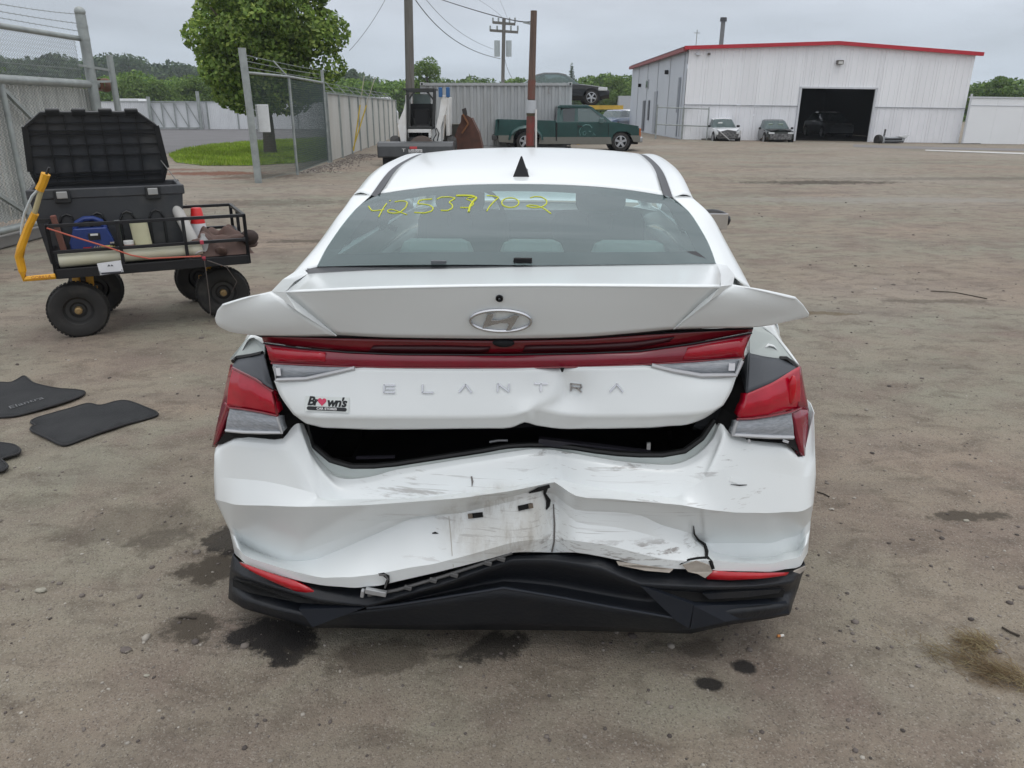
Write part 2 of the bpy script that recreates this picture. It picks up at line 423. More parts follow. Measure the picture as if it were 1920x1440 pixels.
OIL = (.018, .016, .015); DAMP = (.070, .058, .044); RED = (.16, .065, .04)
STAINS = [_sp(505, 1195, .16, .12, OIL, .97), _sp(545, 1215, .08, .09, OIL, .9), _sp(400, 1062, .16, .10, DAMP, .95), _sp(440, 1010, .12, .12, OIL, .8), _sp(370, 1165, .14, .10, DAMP, .9),
          _sp(930, 1215, .11, .08, OIL, .8), _sp(700, 1230, .2, .08, DAMP, .6), _sp(1397, 1248, .052, .034, OIL, .95, .5), _sp(1331, 1281, .046, .030, OIL, .95, .5),
          _sp(1300, 1215, .10, .05, DAMP, .6), _sp(310, 1010, .14, .1, DAMP, .5), _sp(1800, 965, .22, .05, DAMP, .85), _sp(1875, 1262, .10, .10, (.15, .11, .07), .6),
          _sp(1880, 335, 7, .5, DAMP, .35), _sp(1540, 342, 1.9, .5, DAMP, .9), _sp(1540, 588, .22, .07, (.13, .10, .06), .7), _sp(400, 325, 1.5, .7, RED, .9), _sp(330, 318, .8, .5, RED, .6), _sp(440, 334, .6, .5, RED, .5),
          _sp(500, 330, 1.2, .8, (.10, .08, .06), .7), _sp(650, 292, 2.2, 1.2, (.11, .095, .085), .8), _sp(560, 452, .5, .16, DAMP, .7), _sp(500, 380, 1.6, .5, DAMP, .45),
          _sp(1750, 565, .5, .08, DAMP, .55), _sp(260, 980, .3, .18, DAMP, .35), _sp(1650, 375, 3.2, .5, (.27, .26, .235), .5)]
build_ground(gm)
me = npmesh('ground', np.stack([XX.ravel(), YY.ravel(), ZZ.ravel()], 1), gf)
ground = link('ground', me, None, gm, True); tag(ground, 'packed brown and grey gravel yard with oily stains', kind='structure')

def sheet(name, pix, dz, m, label, step=1.5, kind='structure', wob=0):
    poly = [(G(*p).x, G(*p).y) for p in pix]
    xs = [p[0] for p in poly]; ys = [p[1] for p in poly]
    def inside(x, y):
        c = False; n = len(poly)
        for i in range(n):
            (x1, y1), (x2, y2) = poly[i], poly[(i+1) % n]
            if (y1 > y) != (y2 > y) and x < (x2-x1)*(y-y1)/(y2-y1)+x1: c = not c
        return c
    bm = bmesh.new(); vs = [bm.verts.new((x, y, 0)) for x, y in poly]; bm.faces.new(vs)
    for ax, lo, hi in ((0, min(xs), max(xs)), (1, min(ys), max(ys))):
        p = lo+step
        while p < hi:
            co = Vector((p, 0, 0)) if ax == 0 else Vector((0, p, 0)); no_ = Vector((1, 0, 0)) if ax == 0 else Vector((0, 1, 0))
            bmesh.ops.bisect_plane(bm, geom=bm.verts[:]+bm.edges[:]+bm.faces[:], plane_co=co, plane_no=no_); p += step
    for v in bm.verts: v.co.z = float(gz(v.co.x, v.co.y))+dz
    me = bpy.data.meshes.new(name); bm.to_mesh(me); bm.free()
    o = link(name, me, None, m, True); tag(o, label, kind=kind); return o, poly, inside
asph = mat('worn_asphalt', (.135, .132, .135), .9, var=.2, scale=.4, bump=.3, bscale=30)
sheet('road', [(190, 243), (640, 238), (640, 262), (470, 268), (340, 283), (250, 300), (215, 275)], .006, asph, 'grey asphalt road behind the gate', 2)
grs = mat('grass_soil', (.10, .17, .03), .9, col2=(.16, .17, .05), scale=1.2)
_, gpoly, ginside = sheet('grass_soil', [(316, 291), (345, 280), (400, 272), (475, 266), (612, 259), (632, 262), (628, 296), (560, 306), (470, 311), (380, 311), (330, 305)], .012, grs, 'green grass verge under the blades', 1)
# grass blades
gx0, gx1 = min(p[0] for p in gpoly), max(p[0] for p in gpoly); gy0, gy1 = min(p[1] for p in gpoly), max(p[1] for p in gpoly)
bv = []; bf = []
while len(bf) < 26000:
    x = random.uniform(gx0, gx1); y = random.uniform(gy0, gy1)
    if not ginside(x, y): continue
    a = random.uniform(0, 6.28); h = random.uniform(.05, .14); w = .012+random.random()*.014; k = len(bv)
    z = float(gz(x, y))+.005
    bv += [(x-w*math.cos(a), y-w*math.sin(a), z), (x+w*math.cos(a), y+w*math.sin(a), z), (x+random.uniform(-.06, .06), y+random.uniform(-.06, .06), z+h)]; bf.append((k, k+1, k+2))
gl = leaf_mat('grass_blades', (.15, .24, .02), (.22, .33, .035), (.30, .37, .06))
tag(link('grass', npmesh('grass', bv, bf), None, gl), 'bright green grass verge beyond the chain link gate', 'grass', kind='stuff')
# painted line far right
pl = mat('faded_line_paint', (.55, .54, .52), .8, var=.3, scale=3)
sheet('painted_line', [(1735, 281), (1925, 287), (1925, 290), (1735, 283)], .012, pl, 'faded white line painted on the yard', 2)
sheet('concrete_apron', [(1600, 271), (1925, 278), (1925, 283), (1700, 279), (1600, 276)], .006, mat('concrete_apron', (.19, .18, .175), .9, scale=1), 'strip of paler concrete along the warehouse', 2)

# ---------------------------------------------------------------- loose stones
def pebbles(name, n, region, smin, smax, m, label, sd):
    r_ = np.random.default_rng(sd); V_ = []; F_ = []
    ico = bmesh.new(); bmesh.ops.create_icosphere(ico, subdivisions=1, radius=1); ico.verts.ensure_lookup_table()
    iv = np.array([v.co[:] for v in ico.verts]); fi = np.array([[v.index for v in f.verts] for f in ico.faces]); ico.free()
    k = 0
    while k < n:
        x, y = region(r_)
        s = smin+(smax-smin)*r_.random()**4
        sc = s*np.array([1, .6+.5*r_.random(), .35+.35*r_.random()]); a = r_.random()*6.28
        q = iv*(1+.35*(r_.random(iv.shape)-.5))*sc; q = np.stack([q[:, 0]*math.cos(a)-q[:, 1]*math.sin(a), q[:, 0]*math.sin(a)+q[:, 1]*math.cos(a), q[:, 2]], 1)
        V_.append(q+np.array([x, y, float(gz(x, y))+sc[2]*.25])); F_.append(fi+12*k*1 if len(iv) == 12 else fi+len(iv)*k); k += 1
    tag(link(name, npmesh(name, np.concatenate(V_), np.concatenate(F_)), None, m), label, 'gravel', kind='stuff')
stone_m = bpy.data.materials.new('loose_stone'); stone_m.use_nodes = True
_nt = stone_m.node_tree; _ge = N(_nt, 'ShaderNodeNewGeometry'); _rp = N(_nt, 'ShaderNodeValToRGB'); _nt.links.new(_ge.outputs['Random Per Island'], _rp.inputs[0])
for p_, c_ in ((0, (.06, .05, .045)), (1, (.42, .39, .34))):
    _rp.color_ramp.elements[p_].color = (*c_, 1)
for p_, c_ in ((.35, (.13, .11, .10)), (.75, (.21, .185, .16))): _k = _rp.color_ramp.elements.new(p_); _k.color = (*c_, 1)
_nt.links.new(_rp.outputs[0], _nt.nodes['Principled BSDF'].inputs['Base Color']); _nt.nodes['Principled BSDF'].inputs['Roughness'].default_value = .9
pebbles('gravel', 9000, lambda r_: ((lambda y: (r_.uniform(-.8, .8)*(y+.6), y))(1.0+9*r_.random()**1.6)), .0018, .009, stone_m, 'fine loose gravel scattered over the yard', 3)
pebbles('crushed_stone', 1500, lambda r_: ((lambda y: (r_.uniform(-.75, .8)*(y+.6), y))(2+22*r_.random()**1.3)), .006, .022, stone_m, 'scattered crushed stone in the yard beside the cars', 4)
pebbles('stone_pile', 2600, lambda r_: (lambda t: (-5.7+abs(r_.normal(.1, .4)), 21+t))(r_.random()*9), .010, .038, stone_m, 'dark crushed stone banked along the white fence', 5)
pale_m = mat('pale_stone', (.36, .34, .28), .9, var=.35, scale=60)
def single_stone(px, py, s, label, m=None):
    g = G(px, py); mb = MB().sph((0, 0, s*.25), (s, s*.7, s*.4), 9, 6, .35, int(px))
    o = mb.build('stone', m or stone_m, None, True, loc=(g.x, g.y, float(gz(g.x, g.y)))); tag(o, label, 'stone')
single_stone(78, 1110, .020, 'pale flat stone alone on the dirt at the lower left', pale_m)
single_stone(237, 1221, .019, 'rounded grey stone lying left of the oil stain')
single_stone(275, 1268, .009, 'small white stone just below the rounded grey one', pale_m)
single_stone(1722, 1248, .010, 'small dark-sided stone on bare dirt at lower right')
single_stone(1870, 1226, .013, 'pinkish stone beside the clump of dried grass')
single_stone(1560, 952, .012, 'reddish chipped stone right of the bumper corner')
single_stone(1812, 975, .013, 'light stone lying in the damp wheel rut at right', pale_m)
# sticks, butt, dried grass
def twig(pts, r_, label, c=(.05, .04, .03)):
    P = [G(*p) for p in pts]; P = [Vector((p.x, p.y, float(gz(p.x, p.y))+r_+.002)) for p in P]
    o = MB().tube(P, r_, 6).build('twig', mat('twig_bark', c, .9)); tag(o, label, 'twig')
twig([(1878, 1179), (1893, 1188), (1911, 1196)], .0035, 'dark twig at the right edge above the dried grass')
twig([(1532, 922), (1545, 926), (1555, 931)], .003, 'thin dark twig beside the right bumper corner')
twig([(1745, 547), (1790, 550), (1850, 562)], .0045, 'long bent stick lying in the yard at right')
twig([(335, 1160), (352, 1159), (368, 1161)], .0035, 'pale splinter on the damp dirt left of the bumper', (.3, .25, .18))
g = G(1463, 1193); g.z = float(gz(g.x, g.y))
bt = thing('cigarette_butt', 'cigarette butt with orange filter on the dirt below the right bumper corner', 'cigarette butt', g)
MB().tube([(-.010, 0, .005), (.0, .001, .005)], .0045, 8).build('filter', mat('filter_paper', (.55, .22, .06), .8), bt)
MB().tube([(.0, .001, .005), (.012, .004, .005)], .0043, 8).build('paper', mat('cig_paper', (.75, .73, .68), .8), bt)
hv = []; hf = []; c = G(1868, 1265)
for i in range(800):
    big = i < 520; q = (c.x, c.y) if big else (lambda p: (p.x, p.y))(G(1815+random.random()*40, 1205+random.random()*20))
    gs_ = random.gauss(0, 1); x = q[0]+(gs_*.075 if big else random.gauss(0, .02)); y = q[1]+(-gs_*.05+random.gauss(0, .035) if big else random.gauss(0, .02)); z = float(gz(x, y))+random.random()*.014
    a = random.gauss(2.4, .7); L = random.uniform(.02, .085); w = .0008; k = len(hv); dx, dy = math.cos(a), math.sin(a); b_ = random.gauss(0, .012)
    hv += [(x-dy*w, y+dx*w, z), (x+dy*w, y-dx*w, z), (x+dx*L*.5+dy*w-dy*b_, y+dy*L*.5-dx*w+dx*b_, z+.006), (x+dx*L*.5-dy*w-dy*b_, y+dy*L*.5+dx*w+dx*b_, z+.006), (x+dx*L, y+dy*L, z+random.random()*.008)]
    hf += [(k, k+1, k+2), (k, k+2, k+3), (k+3, k+2, k+4)]
tag(link('dried_grass', npmesh('dried_grass', hv, hf), None, leaf_mat('straw', (.13, .075, .035), (.24, .17, .085), (.36, .31, .17))), 'clump of dried brown grass on the dirt at lower right', 'dried grass', kind='stuff')

# ================================================================ trees
def crown_mesh(name, blobs, n, ls, sd, flat=.6):
    """leaf-sized faces spread over a set of blobs: (x,y,z,rx,ry,rz)"""
    r_ = np.random.default_rng(sd); B = np.array(blobs); w = (B[:, 3]*B[:, 4]); w = w/w.sum()
    bi = r_.choice(len(B), n, p=w); d = r_.normal(size=(n, 3)); d /= np.linalg.norm(d, axis=1)[:, None]
    rad = (.72+.34*r_.random(n)**.6)[:, None]
    # clumps: pull leaf positions towards random clump centres
    c = B[bi, :3]+d*rad*B[bi, 3:]
    nm = d*.8+r_.normal(size=(n, 3))*.6; nm[:, 2] += .35; nm /= np.linalg.norm(nm, axis=1)[:, None]
    t = np.cross(nm, r_.normal(size=(n, 3))); t /= np.linalg.norm(t, axis=1)[:, None]; s = np.cross(nm, t)
    L = (ls*(.6+.8*r_.random(n)))[:, None]
    v = np.stack([c-t*L, c+s*L*flat-nm*L*.15, c+t*L, c-s*L*flat-nm*L*.15], 1).reshape(-1, 3)
    f = np.arange(4*n).reshape(n, 4); return npmesh(name, v, f)
def blobset(cx, cy, cz, rx, ry, rz, n, s, sd, lowcut=-.9):
    r_ = random.Random(sd); L = []
    while len(L) < n:
        x, y, z = (r_.uniform(-1, 1) for _ in range(3))
        if x*x+y*y+z*z > 1 or z < lowcut: continue
        k = s*r_.uniform(.6, 1.15); L.append((cx+x*rx, cy+y*ry, cz+z*rz, k, k, k*.8))
    return L
bark = mat('tree_bark', (.10, .075, .055), .95, var=.4, scale=8, bump=.8, bscale=14)
maple = leaf_mat('maple_leaves', (.08, .14, .026), (.17, .27, .05), (.31, .39, .09))
tb = G(507, 289); tr = thing('maple_tree', 'big round leafy tree behind the chain link gate, its top cut by the frame', 'tree', (tb.x, tb.y, 0))
mb = MB().tube([(0, 0, -.1), (.02, .02, 1.2), (-.05, 0, 2.3), (0, .1, 3.8)], [.26, .2, .17, .1], 10)
for k in range(9):
    a = k*.7; z0 = 1.7+.2*k; mb.tube([(0, 0, z0), (math.cos(a)*.9, math.sin(a)*.9, z0+.9), (math.cos(a)*2.0, math.sin(a)*2, z0+1.9)], [.09, .055, .02], 6)
mb.build('trunk', bark, tr, True)
bl = blobset(.1, 0, 4.6, 2.25, 2.2, 2.5, 60, .70, 5)
bl += [(-1.55, 0, 4.3, .8, .8, .7), (2.5, 0, 4.2, .75, .8, .7), (2.2, .3, 3.1, .8, .7, .6), (-1.3, -.3, 2.9, .8, .8, .6), (-.9, -.2, 2.1, .9, .8, .55), (.9, -.3, 2.0, .9, .8, .6), (-.3, -.2, 1.75, .9, .7, .4), (1.7, -.2, 2.4, .9, .8, .6), (0, 0, 2.4, 1.3, 1.2, .7), (0, -.4, 3.5, 1.8, 1.6, 1.2)]
link('crown', crown_mesh('crown', bl, 44000, .082, 9), tr, maple)
# inner leaves so the middle is dense
# ---- far trees
mid_leaf = leaf_mat('wood_leaves', (.05, .105, .02), (.10, .18, .033), (.17, .26, .05), True)
lite_leaf = leaf_mat('light_leaves', (.08, .15, .025), (.13, .22, .04), (.19, .28, .06), True)
dark_leaf = leaf_mat('ridge_leaves', (.03, .065, .024), (.05, .09, .032), (.08, .125, .04), True)
def far_tree(px, ytop, Y, wpx, label, m, sd, grp=None, conifer=False, base_z=None, ybase=None):
    """a tree at distance Y whose top shows at ytop and whose crown is wpx wide"""
    top = W(px, ytop, Y); sc = Y*.98/FPX; rw = wpx*sc/2; bz = float(gz(top.x, Y)) if base_z is None else base_z
    h = top.z-bz; t = thing('conifer_tree' if conifer else 'broadleaf_tree', label, 'tree', (top.x, Y, bz), group=grp)
    MB().tube([(0, 0, -.3), (0, 0, h*.5), (0, 0, h*.85)], [h*.035, h*.025, .03], 6).build('trunk', bark, t)
    if conifer:
        bl = []
        for k in range(16):
            q = k/15; z = h*(.15+.82*q); rr = rw*(1-q)*.95+.15
            for a in range(6): an = a*1.05+k*.5; bl.append((math.cos(an)*rr*.6, math.sin(an)*rr*.6, z, rr*.45+.1, rr*.45+.1, h*.03+.1))
        link('crown', crown_mesh('crown', bl, 3500, rw*.09, sd), t, m)
    else:
        rz = h*.38; bl = blobset(0, 0, h*.60, rw*.72, rw*.6, rz*.8, 22, rw*.36, sd)
        link('crown', crown_mesh('crown', bl, 6500, max(rw*.045, Y*.0011), sd), t, m)
    return t
def wood(name, x0, x1, Y, ytops, label, m, sd, n=26000, ls=.42, depth=10, drop=9, blob=3.0):
    r_ = random.Random(sd); bl = []; L = max(8, int((x1-x0)/16))
    for k in range(L*3):
        px = x0+(x1-x0)*(k+.5)/(L*3)+r_.uniform(-5, 5); yt = interp(ytops, px)+r_.uniform(-2, 9)
        y = Y+r_.uniform(0, depth); p = W(px, yt, y); s = blob*r_.uniform(.6, 1.2)
        z = p.z-s*.8; g_ = float(gz(p.x, y))
        while z > g_-.5 and z > p.z-drop: bl.append((p.x+r_.uniform(-.7, .7)*s, y+r_.uniform(-1.5, .5)*s*.6, z, s, s, s*.75)); z -= s*1.0
    tag(link(name, crown_mesh(name, bl, n, ls, sd), None, m), label, 'woodland', kind='stuff')
wood('woodland', -120, 700, 290, [(-120, 95), (60, 108), (110, 100), (150, 112), (200, 103), (235, 97), (265, 112), (300, 124), (340, 112), (380, 130), (470, 135), (640, 135), (655, 128), (700, 142)],
     'blue-green wooded ridge far beyond the fences at left', dark_leaf, 21, 42000, .75, 40, 26, 5.5)
wood('woodland', 180, 800, 125, [(180, 142), (260, 132), (300, 150), (345, 142), (400, 138), (470, 142), (600, 150), (640, 145), (690, 152), (760, 146), (800, 150)],
     'mid green wood behind the far white fence', mid_leaf, 22, 46000, .30, 12, 12, 2.0)
wood('woodland', 800, 1260, 150, [(800, 140), (860, 150), (880, 142), (920, 150), (1010, 143), (1060, 146), (1120, 142), (1160, 137), (1210, 146), (1260, 150)],
     'wooded hillside behind the container and the black car', mid_leaf, 23, 44000, .36, 20, 15, 2.8)
wood('woodland', 1760, 3000, 110, [(1760, 168), (1800, 160), (1830, 152), (1880, 143), (1920, 150), (2080, 140), (3000, 120)],
     'trees showing above the white annex wall at right', mid_leaf, 24, 60000, .33, 14, 12, 2.2)
wood('woodland', -1100, -60, 95, [(-1100, 90), (-60, 105)], 'trees beyond the gate outside the left of the picture', mid_leaf, 25, 24000, .5, 30, 12, 3)
far_tree(799, 104, 95, 78, 'bushy green tree standing above the left end of the container', lite_leaf, 31)
far_tree(262, 134, 112, 95, 'light green rounded tree behind the far fence, nearest the sliding gate', lite_leaf, 32)
far_tree(362, 140, 108, 88, 'light green tree behind the far fence beside the big tree', lite_leaf, 33)
far_tree(237, 96, 285, 62, 'rounded dark tree standing tallest on the far ridge', dark_leaf, 34, base_z=2)
far_tree(341, 110, 285, 40, 'small dark tree on the ridge left of the big tree', dark_leaf, 35, base_z=2)
far_tree(657, 126, 240, 44, 'dark domed tree on the skyline right of the big tree', dark_leaf, 36, base_z=2)
far_tree(1072, 119, 160, 27, 'dark pointed conifer behind the black car on the rack', dark_leaf, 37, conifer=True, base_z=1)
far_tree(1012, 132, 170, 28, 'small rounded tree top just right of the brown post', dark_leaf, 38, base_z=1)
far_tree(1160, 138, 120, 66, 'green tree between the black car and the warehouse', lite_leaf, 39)
far_tree(1885, 138, 92, 62, 'tree with an airy crown above the annex wall at right', mid_leaf, 40)
# ================================================================ shared materials
galv = mat('galvanised_steel', (.36, .39, .38), .45, metal=.35, var=.3, scale=5)
galv_d = mat('galvanised_wire', (.30, .33, .32), .5, metal=.4, var=.3, scale=5)
slatm = mat('grey_white_slat', (.58, .59, .56), .6, var=.2, scale=3, rnd=.15)
white_sheet = mat('white_sheet', (.70, .72, .74), .5, var=.16, scale=.9, stretch=(1, 1, .25), rnd=.08)
dirty_sheet = mat('weathered_sheet', (.58, .58, .55), .65, col2=(.47, .46, .42), scale=1.6, stretch=(1, 1, .2), rnd=.1)
redtrim = mat('red_trim', (.48, .02, .035), .4)
blackp = mat('black_plastic', (.018, .019, .021), .42, var=.2, scale=20)
blackm = mat('black_painted_steel', (.012, .012, .014), .35)
rubber = mat('tyre_rubber', (.022, .021, .020), .8, col2=(.06, .055, .048), scale=7, lo=.5, hi=.8)
chrome = mat('chrome', (.75, .76, .78), .12, metal=1, var=0)
alloy = mat('alloy_rim', (.5, .51, .53), .3, metal=.8)
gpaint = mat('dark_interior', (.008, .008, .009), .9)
darkgl = glass_mat('car_window_glass', (.7, .85, .82), .55)

def chainlink(P0, u, L, z0, z1, pitch=.06, r_=.0022, rise=None):
    """woven wires as zigzag ribbons of 3 sides between z0 and z1 along u"""
    V_ = []; F_ = []; u = Vector(u).normalized(); n_ = Vector((u.y, -u.x, 0)); N_ = int(L/pitch); K = int((z1-z0)/(pitch/1.0))
    for i in range(N_+1):
        for sgn in (0,):
            pts = []
            for k in range(2*K+1):
                s = i*pitch+(pitch*.5 if k % 2 else -pitch*.5)*1.0
                z = z0+k*pitch*.5
                if s < 0 or s > L: s = min(max(s, 0), L)
                pts.append(Vector(P0)+u*s+Vector((0, 0, z))+n_*(.002 if k % 2 else -.002))
            o = len(V_)
            for p in pts: V_ += [tuple(p+n_*r_), tuple(p+u*r_-n_*r_*.5), tuple(p-u*r_-n_*r_*.5)]
            for k in range(len(pts)-1):
                a = o+3*k
                F_ += [(a, a+1, a+4, a+3), (a+1, a+2, a+5, a+4), (a+2, a, a+3, a+5)]
    return npmesh('wire_mesh', V_, F_)
def barbed(name, a, b, sag, parent, n=10, m=None, r_=.004):
    a, b = Vector(a), Vector(b); pts = [a.lerp(b, i/n)-Vector((0, 0, sag*4*(i/n)*(1-i/n))) for i in range(n+1)]
    mb = MB().tube(pts, r_, 4); L = (b-a).length; k = int(L/.13); d = (b-a).normalized(); s = Vector((-d.y, d.x, 0))
    for i in range(1, k):
        t = i/k; p = a.lerp(b, t)-Vector((0, 0, sag*4*t*(1-t)))
        mb.tube([p+Vector((0, 0, .02))+s*.012, p-Vector((0, 0, .02))-s*.012], .0022, 3, False); mb.tube([p+s*.02+d*.01, p-s*.02-d*.01], .0022, 3, False)
    return mb.build(name, m or galv_d, parent, kind=None)

# ================================================================ sliding gate at left
FX = -6.25
F0 = Vector((FX, 7.0, 0)); F1 = Vector((FX, 12.25, 0)); ud = Vector((0, 1, 0)); FL = 5.25
gt = thing('sliding_gate', 'sliding chain link gate with pale slats and barbed wire at the left edge', 'gate', F0)
def post(mb, s, z0, z1, r_, dx=0): mb.tube([(dx, s, z0), (dx, s, z1)], r_, 12)
MB().tube([(.06, 0, .22), (.06, FL, .22)], .045, 10).build('bottom_rail', galv, gt, True)
MB().tube([(.10, 0, 1.95), (.10, FL+.05, 1.95)], .055, 12, False).build('track_rail', galv, gt, True)
MB().tube([(.06, 0, 2.56), (.06, 5.0, 2.56)], .036, 10).build('top_rail', galv, gt, True)
for s in (.4, 2.95): MB().tube([(.09, s, .22), (.09, s, 1.92)], .034, 10).build('upright', galv, gt, True)
MB().bar((.09, 2.95, 1.85), (.09, 5.1, .3), .045).build('brace', galv, gt)
MB().bar((.09, .4, 1.85), (.09, 2.95, .35), .045).build('brace', galv, gt)
w = link('wire_mesh', chainlink((.03, 0, 0), ud, FL, .26, 1.92, .075, .0042), gt, galv_d); w['kind'] = 'stuff'
w = link('wire_mesh', chainlink((.03, 0, 0), ud, 4.95, 1.98, 2.55, .055, .0042), gt, galv_d); w['kind'] = 'stuff'
sm = MB().box((0, 0, .80), (.012, .062, 1.60)).build('slat', slatm, gt); sm.location = (0, .05, .30)
for i in range(1, 63):
    c = sm.copy(); COL.objects.link(c); c.location = (random.uniform(-.003, .003), .05+i*.083, .30+random.uniform(-.012, .012))
for z_, sg in ((2.66, .02), (2.76, .05), (2.88, .09)): barbed('barbed_wire', (.05, 0, z_+.03), (.05, 5.05, z_), sg, gt, m=galv_d)
barbed('barbed_wire', (.02, 0, 2.15), (.02, 5.0, 2.15), .0, gt)
MB().box((.10, FL+.02, 1.95), (.13, .10, .13)).build('roller_bracket', mat('rusty_steel', (.16, .075, .045), .8, col2=(.09, .05, .035), scale=9), gt, bevel=.01)
MB().tube([(.10, FL+.05, 1.95), (.10, FL+.24, 1.95)], [.085, .10], 14, False).build('rail_socket', MATS['rusty_steel'], gt, True)
pp = thing('fence_post', 'thick capped steel post of the sliding gate, leaning at its top', 'fence post', (FX+.12, 12.05, 0))
MB().tube([(0, 0, 0), (0, 0, 2.87)], .070, 14).build('shaft', galv, pp, True); MB().sph((0, 0, 2.91), (.075, .075, .07), 14, 8).build('cap', galv, pp, True)
for z_ in (.6, 1.98, 2.54, 2.7): MB().tube([(0, 0, z_), (0, 0, z_+.03)], .075, 14).build('clamp', galv, pp)
pp = thing('fence_post', 'slimmer open-topped steel post where the sliding gate ends', 'fence post', (FX+.30, 12.33, 0))
MB().tube([(0, 0, 0), (0, 0, 2.36)], .045, 12, False).build('shaft', galv, pp, True)
MB().bar((0, 0, 2.15), (-.22, -.5, 2.2), .03).bar((0, 0, 2.0), (-.2, -.4, 1.98), .03).build('clamp', galv, pp)
# gravel-filled gap under the gate: kerb board
tag(MB().box((FX-.05, 9.6, .07), (.12, 5.4, .14)).build('concrete_kerb', mat('old_concrete', (.21, .20, .185), .9, scale=6, bump=.5), None, bevel=.02), 'low rough concrete kerb under the sliding gate', 'kerb')

# ================================================================ chain link gate panel by the tree
A = G(485, 343); B_ = G(558, 328); C_ = G(617, 305)
mesh_g = mat('weathered_green_wire', (.10, .135, .13), .6, metal=.2)
cg = thing('chain_link_fence', 'tall see-through chain link fence panel with a white notice on its first post', 'fence', (A.x, A.y, 0))
dv = Vector((C_.x-A.x, C_.y-A.y, 0)); LL = dv.length; dv.normalize()
MB().tube([(0, 0, -.05), (-.02, 0, 1.4), (-.05, 0, 2.84)], .082, 14).build('gate_post', galv, cg, True)
MB().tube([(0, 0, 2.84), (0, 0, 2.86)], .085, 14).build('post_cap', galv, cg).location = (-.05, 0, 0)
bl_ = Vector((B_.x-A.x, B_.y-A.y, 0)); cl_ = dv*LL
MB().tube([bl_, bl_+Vector((0, 0, 2.35))], .035, 10).tube([bl_+Vector((0, 0, 2.33)), bl_+Vector((-.32, -.1, 2.72))], .02, 6).build('post', galv, cg, True)
MB().tube([cl_, cl_+Vector((0, 0, 2.72))], .05, 10).build('post', galv, cg, True)
MB().tube([(0, 0, 2.36), bl_+Vector((0, 0, 2.36)), cl_+Vector((0, 0, 2.36))], .03, 8).build('top_rail', galv, cg, True)
w = link('wire_mesh', chainlink((0, 0, 0), bl_, bl_.length, .06, 2.34, .055, .0052), cg, mesh_g); w['kind'] = 'stuff'
w = link('wire_mesh', chainlink(bl_, (cl_-bl_), (cl_-bl_).length, .06, 2.34, .055, .0052), cg, mesh_g); w['kind'] = 'stuff'
for z_ in (2.48, 2.60, 2.72): barbed('barbed_wire', (0, 0, z_), cl_+Vector((-.1, 0, z_)), .02, cg, r_=.006)
sg = thing('notice_board', 'blank white notice board hung on the chain link fence', 'sign', W(493, 222, 18.6))
MB().box((0, 0, 0), (.30, .02, .60)).build('board', mat('white_board', (.72, .74, .74), .4), sg, bevel=.02)
MB().tube([(-.12, -.012, .26), (-.12, .02, .26)], .008, 6).tube([(.12, -.012, .26), (.12, .02, .26)], .008, 6).build('bolt', galv, sg)

# ================================================================ white fences
def panel_fence(name, label, P, Q, h, n, matl, post_w=.06, rib=12, z0=0, top=True, cat='fence'):
    P, Q = Vector(P), Vector(Q); root = thing(name, label, cat, P); d = (Q-P); L = d.length; d.normalize(); nn = Vector((d.y, -d.x, 0)); w_ = L/n
    rt = d.copy(); M = Matrix((d, nn, Vector((0, 0, 1)))).transposed()
    mb = MB(); xs = []
    x = .02
    k = 0
    while x < w_-.02:
        xs.append((x, .012 if k % 2 else -.012)); x += w_/(rib*2); k += 1
    rows = [[M @ Vector((a, b, z_)) for a, b in xs] for z_ in (z0+.03, h)]
    mb.grid(rows); pm = mb.build('panel', matl, root); sd_ = pm.modifiers.new('s', 'SOLIDIFY'); sd_.thickness = .006
    for i in range(1, n):
        c = pm.copy(); COL.objects.link(c); c.location = d*w_*i+Vector((0, 0, random.uniform(-.02, .02)))
    ps = MB().box(nn*.05+Vector((0, 0, (h+.04)/2)), (post_w, post_w, h+.04), M).build('post', galv, root)
    for i in range(1, n+1):
        c = ps.copy(); COL.objects.link(c); c.location = d*w_*i
    if top: MB().bar(nn*.04+Vector((0, 0, h+.02)), d*L+nn*.04+Vector((0, 0, h+.02)), .05).build('top_rail', galv, root)
    return root, d, L
nf, nd, nL = panel_fence('panel_fence', 'weathered white panel fence running away behind the loader', (C_.x, C_.y+.12, 0), (-7.0, 49, 0), 2.05, 10, dirty_sheet)
arm = MB().bar((0, 0, 2.05), (-.35, -.1, 2.45), .03).build('barb_arm', galv, nf)
for i in range(1, 10):
    c = arm.copy(); COL.objects.link(c); c.location = nd*nL/10*i
for k, z_ in enumerate((2.15, 2.28, 2.42)): barbed('barbed_wire', (-.1-.1*k, 0, z_), nd*nL+Vector((-.1-.1*k, 0, z_)), .02, nf, r_=.006)
a0 = G(380, 240); a1 = G(640, 240)
ff, fd, fl_ = panel_fence('panel_fence', 'plain white panel fence far across the road', (a0.x, 66, 0), (-12.5, 66, 0), 2.12, 6, white_sheet, .08, 16)
a2 = G(200, 240)
f2, fd2, fl2 = panel_fence('panel_fence', 'white panel fence behind the road, partly hidden by the open toolbox', (W(60, 240, 66).x, 66, 0), (W(285, 240, 66).x, 66, 0), 2.12, 4, white_sheet, .08, 16)
